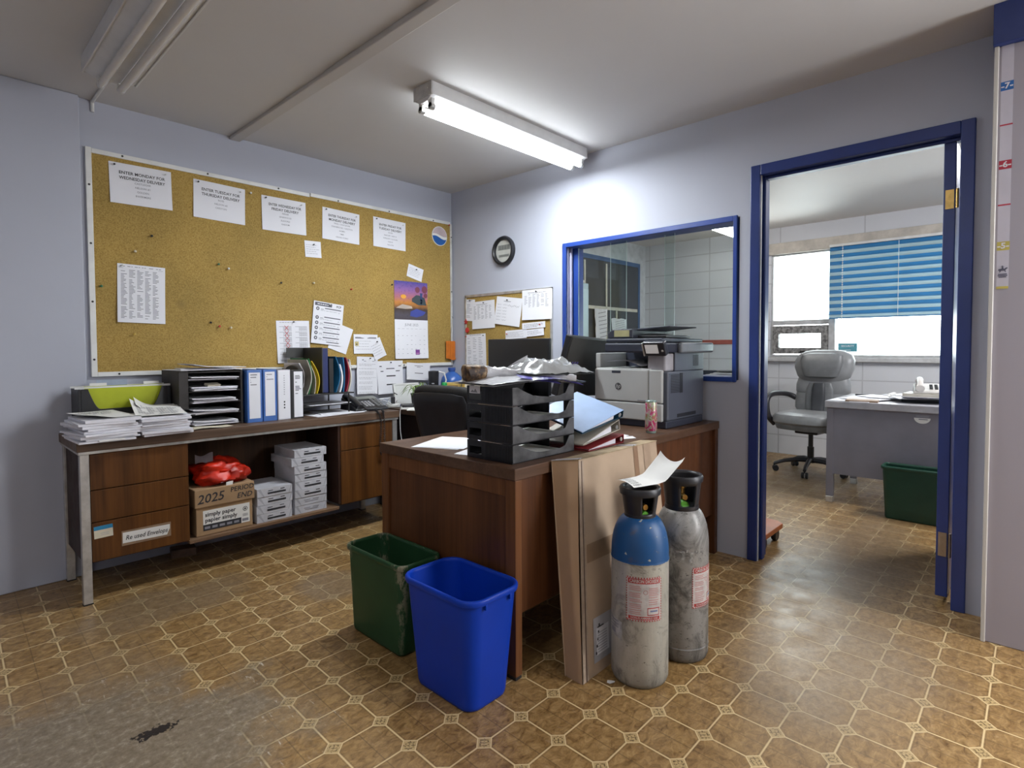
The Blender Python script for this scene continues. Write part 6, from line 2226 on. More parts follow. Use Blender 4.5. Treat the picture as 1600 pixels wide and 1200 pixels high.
bin_('green worn plastic waste bin on the floor by the desk end panel', tr(-1.797, -1.705, 0), .102, .200, .085, .172, .030, .356, M_gbin, handles=False, group=None)
bin_('bright blue plastic waste bin on the floor before the green one', tr(-1.838, -2.165, 0), .126, .186, .094, .146, .055, .378, M_bbin)

# ------------------------------------------------------------------ flat carton leaning on the desk
bc = thing('flat_carton', 'tall flat cardboard box leaning against the front of the main desk', 'box', (-1.22, -2.40, 0))
M_card = pm('kraft_cardboard', (.47, .345, .240), .78, 0, .06, 5, bump=.08, bscale=30)
M_card_d = pm('kraft_cardboard_shaded', (.37, .235, .135), .78, 0, .06, 5)  # same board, with the shade of the narrow ends put into the colour
M_tp = pm('brown_packing_tape', (.33, .20, .12), .30, 0, .08, 14)
M_ctp = pm('clear_packing_tape', (.46, .36, .28), .18, 0, .10, 30)
BL = [Vector((-1.548, -2.468, 0)), Vector((-.900, -2.468, 0)), Vector((-.900, -2.392, 0)), Vector((-1.552, -2.392, 0))]
TL = [Vector((-1.460, -2.382, .752)), Vector((-.893, -2.382, .752)), Vector((-.885, -2.300, .744)), Vector((-1.512, -2.300, .744))]
# make the body from subdivided faces so the panels bow a little
mb = MB()


def bil(a, b, c, d_, s, t):
    return a.lerp(b, s).lerp(d_.lerp(c, s), t)


def bow(n, amt):
    return lambda s, t: n * amt * math.sin(math.pi * s) * math.sin(math.pi * t)


nf = (BL[1] - BL[0]).cross(TL[0] - BL[0]).normalized()
mb.grid(lambda s, t: bil(BL[0], BL[1], TL[1], TL[0], s, t) + nf * .006 * math.sin(math.pi * t) * math.sin(math.pi * s), 16, 16, 0)
mb.grid(lambda s, t: bil(BL[2], BL[3], TL[3], TL[2], s, t), 4, 4, 0)
# narrow end with its dented fold
nl = Vector((-1, 0, .1)).normalized()
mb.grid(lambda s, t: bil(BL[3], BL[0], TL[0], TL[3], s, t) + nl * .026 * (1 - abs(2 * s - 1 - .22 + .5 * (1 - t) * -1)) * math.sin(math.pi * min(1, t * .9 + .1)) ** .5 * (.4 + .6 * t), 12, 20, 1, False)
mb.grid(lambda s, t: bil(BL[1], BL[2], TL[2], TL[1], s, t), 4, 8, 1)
mb.add([TL[0], TL[1], TL[2], TL[3]], [(0, 1, 2, 3)], 0)
mb.add(BL, [(3, 2, 1, 0)], 0)
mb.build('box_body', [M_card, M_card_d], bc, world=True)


def onface(s, t, off=.0015):
    b = .006 * math.sin(math.pi * t) * math.sin(math.pi * s)
    return bil(BL[0], BL[1], TL[1], TL[0], s, t) + nf * (b + off)


def strip(name, s0, s1, t0, t1, mat, off=.0015):
    mb = MB(); mb.grid(lambda s, t: onface(s0 + (s1 - s0) * s, t0 + (t1 - t0) * t, off), 4, 16)
    return mb.build(name, mat, bc, world=True)


strip('edge_tape', .002, .050, .0, 1.0, M_ctp)
strip('edge_tape', .026, .034, .0, .995, pm('open_seam', (.09, .05, .035), .7), .0024)
strip('packing_tape', .66, .72, .30, .999, M_tp)
strip('packing_tape', .06, .999, .515, .600, pm('faded_packing_tape', (.30, .195, .120), .4))
strip('packing_tape', .80, .90, .30, .999, pm('faint_panel_band', (.40, .28, .19), .7))
mb = MB()
mb.hexa([TL[0] + Vector((-.002, -.004, -.0)), TL[1] + Vector((0, -.004, 0)), TL[2] + Vector((0, 0, 0)), TL[3]], [TL[0] + Vector((-.004, -.004, .003)), TL[1] + Vector((0, -.004, .003)), TL[2] + Vector((0, 0, .003)), TL[3] + Vector((-.002, 0, .003))])
mb.build('top_flap', pm('worn_box_top', (.40, .30, .18), .8, 0, .12, 30), bc, world=True)
for (s0, s1) in ((-.005, .055), (.66, .73)):
    mb = MB(); mb.grid(lambda s, t: bil(TL[0], TL[1], TL[2], TL[3], s0 + (s1 - s0) * s, t) + Vector((0, 0, .0045 + .002 * math.sin(9 * s))), 4, 4)
    mb.build('tape_end', pm('milky_tape', (.58, .54, .55), .2), bc, world=True)
mb = MB(); mb.grid(lambda s, t: onface(.10 + .22 * s, .055 + .20 * t, .003), 4, 4, 0)
for k in range(5):
    mb.grid(lambda s, t, k=k: onface(.115 + .008 * k + .012 * s, .09 + .03 * k + .012 * t, .0042), 1, 1, 1)
mb.grid(lambda s, t: onface(.125 + .12 * s, .085 + .12 * t, .0038), 2, 2, 2)
for k in range(8):
    mb.grid(lambda s, t, k=k: onface(.135 + .09 * s, .095 + .012 * k + .004 * t, .0044), 1, 1, 3)
mb.grid(lambda s, t: onface(.135 + .06 * s, .205 + .006 * t, .0044), 1, 1, 1)
mb.build('label_pouch', [pm('clear_pouch', (.50, .49, .52), .15), M_ink, M_paper, M_inkl], bc, world=True)

# ------------------------------------------------------------------ gas cylinders
def scuffed(name, base, dark, k, metal, blue_from=None, blue=None):
    t = NT(name)
    o = t.obj()
    n1 = t.noise(9.0, 8.0, .72, t.scaled((1, 1, .8), o), .8)
    n2 = t.noise(60.0, 4.0, .7, t.scaled((1, 1, 2.2), o))
    n3 = t.noise(22.0, 5.0, .7, t.scaled((1, 1, .35), o))
    sc_ = t.math('MAXIMUM', t.mr(n1, .55 - k, .72 - k), t.mr(n2, .66 - k * .5, .70 - k * .5))
    dull = t.ramp(n3, [(.35, tuple(x * .78 for x in base)), (.65, base)])
    col = t.mix(t.math('MULTIPLY', sc_, .85), dull, dark)
    z = t.xyz(o)[2]
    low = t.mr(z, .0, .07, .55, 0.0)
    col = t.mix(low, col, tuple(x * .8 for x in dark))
    met = metal
    if blue:
        up = t.math('GREATER_THAN', t.math('ADD', z, t.math('MULTIPLY', t.math('SUBTRACT', n2, .5), .006)), blue_from)
        chips = t.mr(t.noise(34.0, 3.0, .6, o), .68, .70)
        grime = t.mr(t.noise(14.0, 6.0, .7, o), .60, .72, 0, .5)
        bc_ = t.mix(grime, t.mix(chips, blue, (.36, .36, .30)), (.10, .07, .08))
        col = t.mix(up, col, bc_)
        met = t.math('MULTIPLY', t.math('SUBTRACT', 1.0, up), metal)
    t.bump(t.math('ADD', n1, t.math('MULTIPLY', n2, .4)), .12, .002)
    return t.set(col, t.mr(n1, .35, .7, .34, .55), met)


M_collar = pm('black_collar_plastic', (.016, .016, .020), .42, 0, .15, 12)
M_cap_g = pm('green_valve_cap', (.10, .33, .03), .5)


def collar(t, zb, rb, rt_, h, a0, a1, w0, w1, mat=M_collar, cut=None):
    """valve guard: a flared shell with an open window"""
    mb = MB()
    n, m = 48, 12
    zs = [zb + h * j / m for j in range(m + 1)]

    def rad(z):
        s = (z - zb) / h
        return rb + (rt_ - rb) * s ** .8
    vs = [(rad(z) * math.cos(2 * math.pi * i / n), rad(z) * math.sin(2 * math.pi * i / n), z) for z in zs for i in range(n)]
    fs = []
    for j in range(m):
        for i in range(n):
            a = 2 * math.pi * (i + .5) / n
            inside = False
            for (p, q) in ((a0, a1),) + ((cut,) if cut else ()):
                if p <= a <= q or p <= a - 2 * math.pi <= q or p <= a + 2 * math.pi <= q:
                    inside = True
            if inside and w0 <= (j + .5) / m <= w1:
                continue
            fs.append((j * n + i, j * n + (i + 1) % n, (j + 1) * n + (i + 1) % n, (j + 1) * n + i))
    mb.add(vs, fs, 0, True)
    o = mb.build('valve_guard', mat, t, solid=.007)
    mb = MB()
    r = rad(zs[-1])
    mb.lathe([(r - .008, zs[-1] - .020), (r + .004, zs[-1] - .022), (r + .006, zs[-1] - .004), (r + .002, zs[-1] + .002), (r - .006, zs[-1] + .001), (r - .008, zs[-1] - .020)], 48, 0, cap0=False, cap1=False)
    mb.build('guard_rim', mat, t)
    mb = MB(); mb.lathe([(rb + .001, zb - .006), (rb + .005, zb), (rb + .004, zb + .014), (rb - .004, zb + .014)], 40, 0, cap1=True)
    mb.build('guard_foot', mat, t)


def valve(t, zb, ang, s=1.0):
    M = rz(ang)
    mb = MB(); mb.lathe([(.016, zb), (.016, zb + .030), (.012, zb + .034), (.012, zb + .062), (.016, zb + .064), (.016, zb + .076), (.009, zb + .080)], 16, 0)
    mb.tube([M @ Vector((0, 0, zb + .036)), M @ Vector((.036, 0, zb + .036))], .010, 12)
    mb.build('valve', M_brass, t)
    mb = MB(); mb.tube([M @ Vector((.012, -.004, zb + .012)), M @ Vector((.040, -.004, zb + .010))], .013, 12)
    mb.tube([M @ Vector((.005, .02, zb + .008)), M @ Vector((.04, .012, zb + .004)), M @ Vector((.05, -.014, zb + .006)), M @ Vector((.01, -.03, zb + .01))], .003, 6)
    mb.build('valve_tag', M_cap_g, t)


def co2_label(w, h):
    mb = MB()
    mb.rect(-w / 2, w / 2, -h / 2, h / 2, 0, 0)
    for k in range(13):
        for y in (-h / 2, h / 2):
            mb.rect(-w / 2 + w * (k + .15) / 13, -w / 2 + w * (k + .6) / 13, y - .0022, y + .0022, .0004, 1)
    for k in range(17):
        for x in (-w / 2, w / 2):
            mb.rect(x - .0018, x + .0018, -h / 2 + h * (k + .15) / 17, -h / 2 + h * (k + .6) / 17, .0004, 1)
    mb.rect(-w * .46, w * .46, h * .365, h * .48, .0004, 1)
    mb.text('CARBON DIOXIDE', 0, h * .422, .0155, 0, .03, 0, .0009, maxw=w * .84)
    mb.rect(-w * .45, w * .45, -h * .475, -h * .395, .0004, 1)
    mb.text('NON-FLAMMABLE GAS', 0, -h * .435, .009, 0, .02, 0, .0009, maxw=w * .84)
    for cx0, cx1, ys in ((-.42, -.05, (.30, .26, .22, .14, .10, .06, -.01, -.05, -.12, -.16, -.20, -.25, -.30, -.34)), (.12, .42, (.26, .22, .18, .14, .10, .05, -.01, -.06, -.11))):
        for y in ys:
            mb.rect(w * cx0, w * (cx1 - random.uniform(0, .08)), h * y - .0018, h * y + .0010, .0004, 2)
    mb.lathe([(.0075, .0004), (.0064, .0005)], 18, 1, tr(w * .03, h * .17, 0), False, False, False)
    mb.rect(w * .08, w * .44, -h * .37, -h * .19, .0004, 1)
    mb.rect(w * .10, w * .42, -h * .35, -h * .21, .0006, 0)
    mb.rect(w * .16, w * .38, -h * .29, -h * .25, .0008, 3)
    return mb


M_lb = pm('aged_white_label', (.52, .48, .46), .4, 0, .10, 40)
M_lr = pm('label_red', (.42, .035, .035), .45, 0, .15, 40)
M_lp = pm('label_pink_print', (.50, .25, .24), .5)
M_lbl = pm('label_blue_print', (.18, .20, .34), .5)


def on_cyl(mb, r, ang, zc):
    mb.warp(lambda p: ((r + p.z + .0008) * math.cos(ang + p.x / r), (r + p.z + .0008) * math.sin(ang + p.x / r), zc + p.y))
    return mb


def sub_label(mb, nx=10, ny=4, w=.1, h=.1, m=0):
    pass


def cylinder(label, x, y, r, z_sh, z_neck, rot, mat, body_extra=None):
    t = thing('gas_cylinder', label, 'gas cylinder', tr(x, y, 0) @ rz(rot))
    prof = [(r * .86, 0), (r * .94, .006), (r, .022), (r, z_sh)]
    for k in range(1, 9):
        a = math.pi / 2 * k / 9
        prof.append((r * .46 + r * .54 * math.cos(a), z_sh + (z_neck - z_sh) * math.sin(a)))
    prof.append((r * .40, z_neck))
    mb = MB(); mb.lathe(prof, 64, 0)
    mb.build('tank', mat, t, sharp=50)
    return t


def curved(ang0, ang1, z0, z1, r, m, mb, n=10, off=.001):
    mb.grid(lambda s, t: ((r + off) * math.cos(ang0 + (ang1 - ang0) * s), (r + off) * math.sin(ang0 + (ang1 - ang0) * s), z0 + (z1 - z0) * t), n, 1, m)


view = math.atan2(-3.587 + 2.58, -3.092 + 1.365)      # bearing of the viewer from the first cylinder
M_tank1 = scuffed('scuffed_silver_blue_tank', (.47, .455, .40), (.075, .07, .062), .035, .25, .430, (.006, .068, .205))
c1 = cylinder('scuffed silver gas cylinder with a blue shoulder in front of the leaning carton', -1.365, -2.580, .0985, .452, .575, 0, M_tank1)
mb = MB(); mb.lathe([(.0995, .425), (.1005, .428), (.1005, .432), (.0995, .435)], 64, 0, cap0=False, cap1=False); mb.build('paint_ridge', M_tank1, c1)
collar(c1, .568, .050, .066, .105, view + .12, view + .85, .18, .74)
valve(c1, .572, view + .55)
lw, lh = .120, .146
L = co2_label(lw, lh)
# cut the flat label into narrow columns so that it wraps the tank
def wrap_label(mb, r, ang, zc, parent, name, mats):
    new = MB()
    for f, m in zip(mb.f, mb.m):
        pts = [mb.v[i] for i in f]
        if len(pts) == 4:
            n = max(1, int((max(p.x for p in pts) - min(p.x for p in pts)) / .008))
            for k in range(n):
                a, b = k / n, (k + 1) / n
                new.add([pts[0].lerp(pts[1], a), pts[0].lerp(pts[1], b), pts[3].lerp(pts[2], b), pts[3].lerp(pts[2], a)], [(0, 1, 2, 3)], m)
        else:
            new.add(pts, [tuple(range(len(pts)))], m)
    on_cyl(new, r, ang, zc)
    return new.build(name, mats, parent)


# labels read from outside: x runs anticlockwise seen from above, which is to the viewer's right
wrap_label(L, .0985, view + .16, .314, c1, 'gas_label', [M_lb, M_lr, M_lp, M_lbl])
mb = MB()
w_, h_ = .075, .075
mb.add([(-w_ / 2, -h_ / 2 + .012, 0), (w_ / 2, -h_ / 2, 0), (w_ / 2, h_ / 2 - .012, 0), (-w_ / 2, h_ / 2, 0)], [(0, 1, 2, 3)], 0)
for k in range(3): mb.rect(-w_ * .35, w_ * .30, h_ * (.28 - k * .14), h_ * (.34 - k * .14), .0005, 1)
mb.rect(-w_ * .3, w_ * .1, -h_ * .3, -h_ * .08, .0005, 1)
wrap_label(mb, .0985, view - 1.02, .195, c1, 'torn_label', [pm('torn_label_paper', (.46, .45, .43), .6, 0, .2, 40), M_inkg])

view2 = math.atan2(-3.587 + 2.610, -3.092 + 1.120)
M_tank2 = scuffed('dirty_grey_tank', (.30, .29, .275), (.045, .042, .04), .09, .25)
c2 = cylinder('dirty grey gas cylinder standing behind the blue shouldered one', -1.120, -2.615, .0985, .430, .562, 0, M_tank2)
mb = MB(); mb.lathe([(.0985, .050), (.1000, .054), (.0985, .058)], 64, 0, cap0=False, cap1=False); mb.build('base_ridge', M_tank2, c2)
collar(c2, .556, .058, .072, .125, view2 - .05, view2 + .80, .12, .74)
valve(c2, .565, view2 + .35, 1.3)
wrap_label(co2_label(lw, lh), .0985, view2 + 1.02, .285, c2, 'gas_label', [M_lb, M_lr, M_lp, M_lbl])
mb = MB()
for k, ch_ in enumerate('HOT'):
    mb.text(ch_, -.045 + k * .045, 0, .062, 0, .04, .12, .0)
wrap_label(mb, .0985, view2 - .12, .400, c2, 'painted_letters', pm('worn_pale_paint', (.34, .33, .31), .6, 0, .3, 60))

# bent paper resting on the valve guard
pp = MB()
w_, d_ = .115, .205


def pf(s, t):
    z = .006 + .030 * max(0, t - .45) ** 1.2 * 2.0 + .014 * (1 - t) ** 3 + .012 * math.sin(2.8 * t) - .020 * (2 * s - 1) ** 2 * (1 - t) * .5
    z += .055 * max(0, t - .62) * 2.6 * (.55 + .45 * (2 * s - 1) ** 2) * (1 if t < .99 else 1.1)
    return ((s - .5) * w_ * (1 + .18 * t), (t - .42) * d_, z)


pp.grid(pf, 12, 20, 0)
b = MB()
for r in range(5):
    for k in range(7):
        s0, t0 = .06 + k * .13, .04 + r * .032
        b.add([tuple(Vector(pf(s, t)) + Vector((0, 0, .0008))) for s, t in ((s0, t0), (s0 + random.uniform(.05, .11), t0), (s0 + .08, t0 + .012), (s0, t0 + .012))], [(0, 1, 2, 3)], 1)
base = len(pp.v)
pp.v += b.v; pp.f += [[i + base for i in f] for f in b.f]; pp.m += b.m; pp.s += b.s
va = math.atan2(RT.y, RT.x)
pp.build('bent_paper', [M_paper_w, M_ink], M=tr(-1.350, -2.590, .679) @ rz(va + .40 - math.pi / 2), label='bent white printed paper lying across the black guard of the blue shouldered cylinder', cat='paper')

p = at(954, 1066, z=0)
mb = MB(); mb.add([(-.014, -.006, .002), (-.004, -.011, .001), (.013, -.006, .003), (.016, .003, .002), (.004, .009, .001), (-.010, .007, .003)], [(0, 1, 2, 3, 4, 5)])
mb.build('paper_scrap', M_paper_w, M=tr(p.x, p.y, .0005) @ rz(va), label='tiny white paper scrap on the floor beside the cylinder base', cat='paper')
# ------------------------------------------------------------------ office: desk, chair, bin, cart
M_steel = pm('grey_brown_steel_desk', (.215, .205, .235), .38, .1, .06, 4)
OX0, OX1, OYa, OYb, OZ = 1.545, 2.36, -2.435, -4.0, .758
od = thing('steel_desk', 'grey steel office desk beyond the doorway', 'desk', ((OX0 + OX1) / 2, -3.2, 0))
mb = MB(); mb.box(OX0, OX1, OYb, OYa, OZ - .050, OZ); mb.build('top', pm('desk_top_grey', (.42, .41, .43), .3, .05), od, world=True, bevel=.004)
for x in (OX0 + .012, OX1 - .057):
    mb = MB(); mb.box(x, x + .045, OYa - .060, OYa - .012, .045, OZ - .05); mb.build('leg', M_steel, od, world=True, bevel=.004)
    mb = MB(); mb.box(x, x + .045, OYa - .060, OYa - .012, 0, .045); mb.build('foot', M_alum, od, world=True, bevel=.003)
mb = MB(); mb.box(OX0 + .018, OX0 + .034, OYb, OYa - .060, .215, OZ - .05); mb.build('modesty_panel', M_steel, od, world=True)
mb = MB(); mb.box(OX1 - .05, OX1 - .03, OYb, OYa - .060, .215, OZ - .05); mb.build('rear_panel', M_steel, od, world=True)
mb = MB()
n_ = 16
mb.add([(.046 * math.cos(-math.pi * k / n_), .038 * math.sin(-math.pi * k / n_), 0) for k in range(n_ + 1)], [tuple(range(n_ + 1))])
mb.rect(-.034, .036, 0.004, .018, 0, 1); mb.rect(-.02, .03, -.012, -.006, .0005, 1)
mb.xf(frame((OX0 + .0172, -3.027, .673), (0, -1, 0), (0, 0, 1)))
mb.build('half_round_sticker', [M_paper_w, M_inkg], od, world=True)

gray = pm('grey_chair_leather', (.27, .275, .28), .36, 0, .08, 12, bump=.06, bscale=120)
gray2 = pm('grey_chair_leather_stripe', (.19, .195, .20), .38, 0, .08, 12)
M_chp = pm('dark_chair_plastic', (.030, .029, .034), .4)
oc = thing('executive_chair', 'padded grey leather office chair by the office window', 'chair', tr(2.560, -2.085, 0) @ rz(math.radians(172)))


def cush(stations, p=2.8, n=36):
    rings = []
    for hw, hd, off, z in stations:
        rings.append([(q[0] + off, q[1], z) for q in sring(hd, hw, 0, p, n)])
    return rings


# local +x is the way the chair faces
mb = MB(); mb.loft(cush([(.12, .03, -.175, .50), (.20, .055, -.18, .52), (.235, .070, -.185, .58), (.240, .072, -.195, .66), (.232, .072, -.205, .72)]), 0); mb.loft(cush([(.225, .066, -.205, .715), (.238, .074, -.208, .735), (.240, .074, -.215, .80), (.225, .068, -.228, .86), (.17, .03, -.235, .885)]), 0)
mb.build('back_cushion', gray, oc)
mb = MB(); mb.loft(cush([(.10, .02, -.13, .54), (.118, .034, -.135, .56), (.125, .036, -.145, .66), (.122, .036, -.155, .76), (.10, .03, -.165, .82)], 4), 0)
mb.build('centre_panel', gray2, oc)
mb = MB(); mb.loft(cush([(.05, .04, -.10, .54), (.060, .044, -.122, .56), (.062, .046, -.132, .66), (.060, .046, -.142, .76), (.05, .04, -.155, .82)], 4), 0)
mb.build('centre_stripe', pm('charcoal_leather', (.060, .062, .068), .4), oc)
mb = MB(); mb.loft(cush([(.13, .03, -.215, .800), (.185, .062, -.215, .820), (.232, .080, -.218, .880), (.262, .086, -.226, .960), (.262, .084, -.240, 1.030), (.235, .076, -.254, 1.085), (.17, .055, -.264, 1.118), (.08, .02, -.270, 1.130)], 2.6), 0)
hd_ = mb.build('headrest', gray, oc)
mb = MB(); mb.loft(cush([(.11, .03, -.165, .865), (.150, .050, -.165, .880), (.178, .058, -.168, .950), (.192, .058, -.180, 1.020), (.180, .050, -.196, 1.078), (.12, .025, -.21, 1.102)], 3.2), 0)
mb.build('head_pad', gray2, hd_)
mb = MB(); mb.loft([[(q[0] + .045, q[1], z) for q in sring(.275 * k, .270 * k, 0, 3.4, 36)] for k, z in ((.80, .405), (.93, .412), (.97, .45), (.96, .462))], 0); mb.build('seat_base', gray2, oc)
mb = MB(); mb.loft([[(q[0] + .050, q[1], z) for q in sring(.285 * k, .280 * k, 0, 3.2, 36)] for k, z in ((.93, .455), (1.0, .475), (1.0, .515), (.95, .545), (.80, .560), (.4, .565))], 0); mb.build('seat', gray, oc)
for s in (-1, 1):
    mb = MB(); mb.tube([Vector(p_) for p_ in smooth_path([Vector((.17, s * .27, .44)), Vector((.225, s * .305, .52)), Vector((.235, s * .315, .64)), Vector((.17, s * .318, .705)), Vector((.02, s * .315, .715)), Vector((-.13, s * .285, .700)), Vector((-.185, s * .235, .665))], 6)], .026, 12)
    mb.build('armrest', M_chp, oc)
mb = MB(); mb.box(-.12, .14, -.10, .10, .365, .408); mb.build('mechanism', M_black_p, oc, bevel=.01)
mb = MB(); mb.tube([(.04, .08, .385), (.05, .22, .380), (.055, .27, .375)], .006, 8); mb.box(.035, .075, .27, .335, .345, .385); mb.build('tilt_lever', M_black_p, oc)
chair_base(oc, .03, .40, .305, .25, M_chp, M_black_p)

# clutter on the office desk
rr = random.Random(31)
for k in range(9):
    x, y = rr.uniform(1.66, 2.15), -2.56 - .055 * k + rr.uniform(-.04, .04)
    heap_sheaf(.215, .27, .003, 2000 + k, .014 if k == 8 else 0, .05).build('desk_paper', [M_paper, M_paper_edge], M=tr(x, y, OZ + .0010 + .0040 * k) @ rz(rr.uniform(-.5, .5)), label='white papers scattered over the steel office desk', cat='paper', group='papers on the steel desk')
mb = MB(); mb.box(-.07, .07, -.10, .10, 0, .012)
mb.build('brown_folder', pm('brown_card', (.30, .20, .13), .7), M=tr(1.635, -2.66, OZ + .0006) @ rz(.1), label='brown folder at the front edge of the steel desk', cat='folder')
mb = MB(); mb.box(-.012, .012, -.06, .06, 0, .012)
mb.build('stapler', M_black_p, M=tr(2.20, -2.56, OZ + .001) @ rz(.1), bevel=.004, label='black stapler at the rear of the steel desk near the chair', cat='stapler')
for k, (th, mt, lb) in enumerate(((.034, M_black_p, 'black book under the telephone pile on the steel desk'), (.026, M_bg, 'beige book under the telephone on the steel desk'))):
    mb = MB(); mb.box(-.12, .12, -.16, .16, 0, th)
    mb.build('book', mt, M=tr(1.93, -3.02 - .02 * k, OZ + .001 + k * .035) @ rz(.1 - .15 * k), bevel=.003, label=lb, cat='book')
tp_ = thing('desk_telephone', 'pale grey desk telephone on books on the steel desk', 'telephone', tr(1.93, -3.04, OZ + .063) @ rz(.15))
M_ph = pm('pale_grey_phone', (.50, .47, .44), .4)
mb = MB(); mb.hexa([(-.10, -.115, 0), (.10, -.115, 0), (.10, .115, 0), (-.10, .115, 0)], [(-.095, -.11, .020), (.095, -.11, .065), (.095, .11, .065), (-.095, .11, .020)]); mb.build('base', M_ph, tp_, bevel=.006)
mb = MB()
rings = []
for k in range(15):
    s = -.10 + .20 * k / 14
    zc = .030 + (.045 * (s + .10) / .20) + .030 * (1 - (s / .10) ** 4) + .006
    rr_ = .016 + .008 * (abs(s) / .1) ** 6
    rings.append([(s, .075 + rr_ * 1.15 * math.cos(a), zc + rr_ * math.sin(a)) for a in [2 * math.pi * j / 12 for j in range(12)]])
mb.loft(rings, 0); mb.build('handset', M_ph, tp_)
mb = MB()
for r in range(4):
    for c in range(3): mb.box(-.055 + r * .03, -.038 + r * .03, -.06 + c * .03, -.042 + c * .03, .030 + r * .0068, .040 + r * .0068)
mb.build('keypad', M_black_p, tp_)
mb = MB()
for k in range(26):
    a = k * .9
    pass
pts = [(1.78 + .20 * k / 60 + .0 , -2.80 + .012 * math.cos(k * .8), OZ + .042 + .012 * math.sin(k * .8)) for k in range(60)]
mb.tube(pts, .003, 5)
mb.build('coiled_lead', M_paper_w, world=True, label='white coiled telephone lead across the papers on the steel desk', cat='lead')

bin_('dark green waste bin standing in front of the steel office desk', tr(1.437, -3.030, 0), .088, .205, .072, .178, .028, .356, pm('dark_green_bin_plastic', (.012, .060, .036), .34, 0, .10, 5), handles=False)

ct = thing('orange_cart', 'low orange wheeled platform just inside the doorway', 'platform cart', (.30, -2.28, 0))
mb = MB(); mb.prism([(.13, -2.500), (.42, -2.500), (.462, -2.455), (.50, -2.16), (.13, -2.16)], .078, .108); mb.build('platform', pm('orange_cart_paint', (.50, .135, .035), .4, 0, .12, 8), ct, world=True, bevel=.004)
for (x, y) in ((.20, -2.46), (.41, -2.46), (.20, -2.20), (.44, -2.20)):
    mb = MB(); mb.lathe([(.006, -.014), (.032, -.014), (.034, -.010), (.034, .010), (.032, .014), (.006, .014)], 20, 0, tr(x, y, .0345) @ rx(math.pi / 2)); mb.box(x - .02, x + .02, y - .02, y + .02, .068, .078)
    mb.build('caster', M_black_p, ct, world=True)

# ------------------------------------------------------------------ office: what shows through the interior window
sb_ = thing('slate_board', 'dark slate board in a blue frame with pale dividing strips on the office side wall', 'board', (2.4, .09, 1.0))
mb = MB(); mb.box(1.62, 3.130, .080, .096, .86, 2.155); mb.build('slate', pm('slate_panel', (.055, .062, .075), .5, 0, .12, 4), sb_, world=True)
M_bf = pm('soft_blue_frame', (.055, .12, .26), .5)
mb = MB()
for a, b, c, e in ((1.58, 3.172, 2.155, 2.205), (3.130, 3.172, .82, 2.155), (1.58, 1.62, .82, 2.155), (1.62, 3.13, .82, .86)): mb.box(a, b, .072, .096, c, e)
mb.build('frame', M_bf, sb_, world=True, bevel=.003)
M_cs = pm('cream_strip', (.62, .60, .52), .5)
for nm, a, b, c, e in (('strip', 1.975, 2.003, 1.86, 2.13), ('strip', 2.402, 2.432, .90, 2.13), ('strip', 2.62, 2.645, .90, 1.61), ('strip', 1.90, 3.10, 1.598, 1.634)):
    mb = MB(); mb.box(a, b, .070, .080, c, e); mb.build('dividing_strip', M_cs, sb_, world=True)
lk = thing('metal_locker', 'pale steel blue metal locker seen through the interior window', 'locker', (1.30, -.10, 0))
mb = MB(); mb.box(1.05, 1.535, -.30, .070, .02, 1.80); mb.build('carcass', pm('steel_blue_locker', (.26, .33, .37), .38, .2, .05, 3), lk, world=True, bevel=.004)
mb = MB(); mb.box(1.065, 1.52, -.312, -.301, .06, 1.74); dl = mb.build('door', pm('steel_blue_locker_door', (.29, .36, .40), .36, .2, .05, 3), lk, world=True, bevel=.004)
mb = MB(); mb.box(1.10, 1.125, -.330, -.312, 1.0, 1.12); mb.build('handle', M_alum, dl, world=True)
mb = MB(); mb.box(1.05, 1.535, -.30, .07, 0, .02); mb.build('plinth', M_black_p, lk, world=True)
tb_ = thing('tape_dispenser', 'white roll with a dark end lying on top of the metal locker', 'roll', (1.45, -.22, 1.80))
mb = MB(); mb.tube([(1.40, -.24, 1.822), (1.52, -.24, 1.822)], .020, 16); mb.build('roll', M_paper_w, tb_, world=True)
mb = MB(); mb.tube([(1.375, -.24, 1.822), (1.40, -.24, 1.822)], .0205, 16); mb.build('end_plug', M_black_p, tb_, world=True)
for k, (px0, py0, px1, py1, lb) in enumerate(((928, 482, 948, 522, 'crumpled printed paper hanging on the slate board beside the locker'), (954, 498, 978, 520, 'torn white paper hanging on the slate board beyond the locker'))):
    a, b = at(px0, py0, y=.06), at(px1, py1, y=.06)
    w_, h_ = b.x - a.x, (a.z - b.z) * 1.6
    mb = MB()
    def cr_(s, t, k=k):
        top = 1 if k == 0 else (1 - .35 * abs(math.sin(7 * s)))
        return ((s - .5) * w_ * (.75 + .25 * (1 - t)), -h_ * t + (h_ * .12 * (1 - top) if t < .2 else 0), .012 * noise.noise(Vector((s * 4, t * 4, k))) + .012)
    mb.grid(cr_, 10, 10, 0)
    for r in range(8):
        mb.rect(-w_ * .3, w_ * .3, -h_ * (.1 + r * .1), -h_ * (.085 + r * .1), .020, 1, rz(.15))
    mb.build('hanging_paper', [M_paper, M_inkg], M=frame(((a.x + b.x) / 2, .062, a.z), (1, 0, 0), (0, 0, 1)), label=lb, cat='paper')
ws = thing('work_shelf', 'pale counter along the far office wall below the red stripe', 'counter', (3.05, -.75, 0))
mb = MB(); mb.box(2.78, 3.333, -1.36, -.10, .80, .838); mb.build('counter_top', M_pw, ws, world=True, bevel=.004)
for y in (-1.34, -.14):
    mb = MB(); mb.box(2.80, 3.32, y, y + .025, 0, .80); mb.build('end_panel', M_pw, ws, world=True)
rr = random.Random(9)
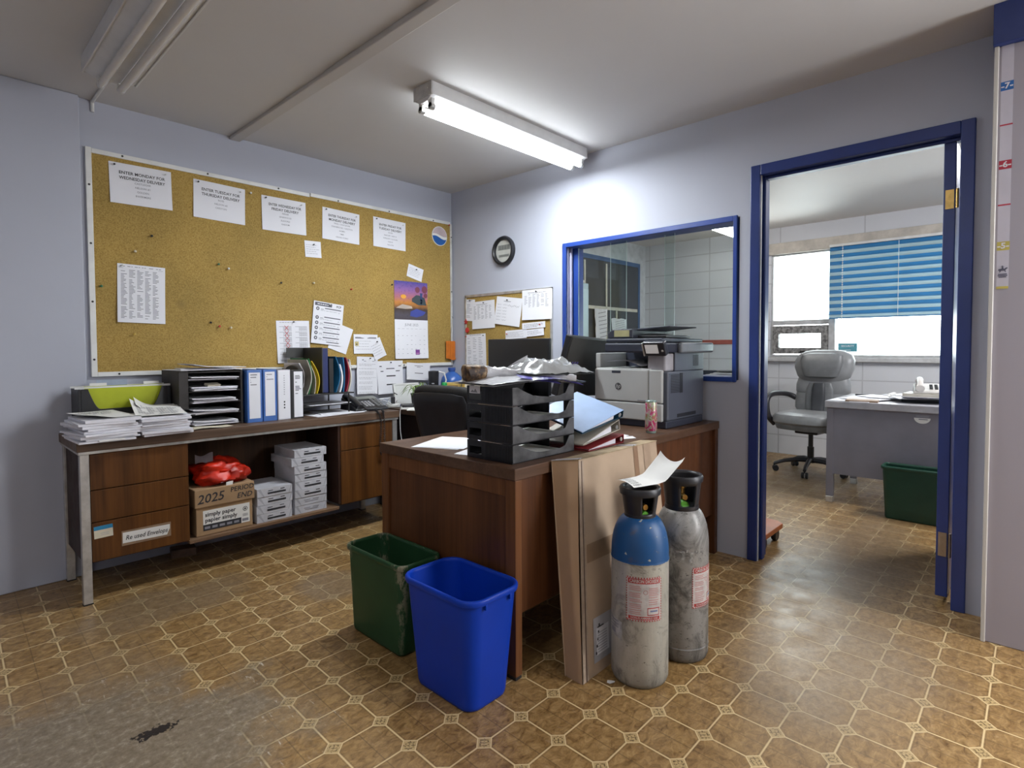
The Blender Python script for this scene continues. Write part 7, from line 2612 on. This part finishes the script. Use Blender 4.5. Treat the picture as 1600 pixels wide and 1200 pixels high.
for k in range(5):
    heap_sheaf(.24, .30, .010, 2100 + k, .03 if k == 4 else 0, .05).build('counter_paper', [M_paper_w, M_paper_edge], M=tr(2.95 + rr.uniform(-.04, .04), -.98 - .05 * k + rr.uniform(-.05, .05), .839 + k * .0112) @ rz(rr.uniform(-.4, .4)), label='papers heaped on the pale counter behind the interior window', cat='paper', group='papers on the office counter')
mb = MB(); mb.box(-.07, .07, -.13, .13, 0, .055); mb.build('black_box', M_pd, M=tr(3.14, -.86, .839) @ rz(.1), bevel=.004, label='dark box on the pale counter against the far office wall', cat='box')
mb = MB(); mb.box(-.06, .06, -.05, .05, 0, .045); mb.build('teal_box', pm('grey_teal_box', (.06, .11, .12), .5), M=tr(3.13, -1.065, .839) @ rz(.5), bevel=.004, label='small grey teal box on the pale counter beside the dark box', cat='box')
mb = MB(); mb.box(-.02, .02, -.05, .05, 0, .17); mb.build('orange_binder', pm('salmon_orange', (.58, .20, .11), .5), M=tr(3.05, -.70, .839) @ rz(.1), bevel=.003, label='orange folder standing on the pale counter beside the dark box', cat='folder')

# a bare tree outside the office window, the daylight's wash-out put into its pale colours
M_bark = pm('washed_out_bark', (.70, .68, .64), .9)
tr_ = thing('bare_tree', 'faint leafy twigs outside the office window', 'tree', (9.0, -4.0, 0))
mb = MB()
rr = random.Random(3)
def branch(p, d, L, r, depth):
    pts = [p]
    for k in range(4):
        d = (d + Vector((rr.uniform(-.25, .25), rr.uniform(-.25, .25), rr.uniform(-.05, .2)))).normalized()
        pts.append(pts[-1] + d * L / 4)
    mb.tube(pts, [r * (1 - .15 * k) for k in range(5)], 6)
    if depth:
        for k in range(3):
            nd = (d + Vector((rr.uniform(-.9, .9), rr.uniform(-.9, .9), rr.uniform(-.2, .5)))).normalized()
            branch(pts[rr.randint(2, 4)], nd, L * .62, r * .5, depth - 1)
    else:
        ends.append(pts[-1])
ends = []
branch(Vector((9.0, -4.0, 0)), Vector((0, 0, 1)), 1.9, .07, 4)
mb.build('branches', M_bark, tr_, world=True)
mb = MB()
for e in ends:
    for k in range(5):
        c_ = e + Vector((rr.uniform(-.15, .15), rr.uniform(-.15, .15), rr.uniform(-.15, .15)))
        u_ = Vector((rr.uniform(-1, 1), rr.uniform(-1, 1), rr.uniform(-1, 1))).normalized() * .035
        v_ = u_.cross(Vector((rr.uniform(-1, 1), rr.uniform(-1, 1), rr.uniform(-1, 1)))).normalized() * .02
        mb.add([c_ - u_, c_ - v_, c_ + u_, c_ + v_], [(0, 1, 2, 3)])
mb.build('leaves', pm('washed_out_leaf', (.66, .70, .62), .9), tr_, world=True)
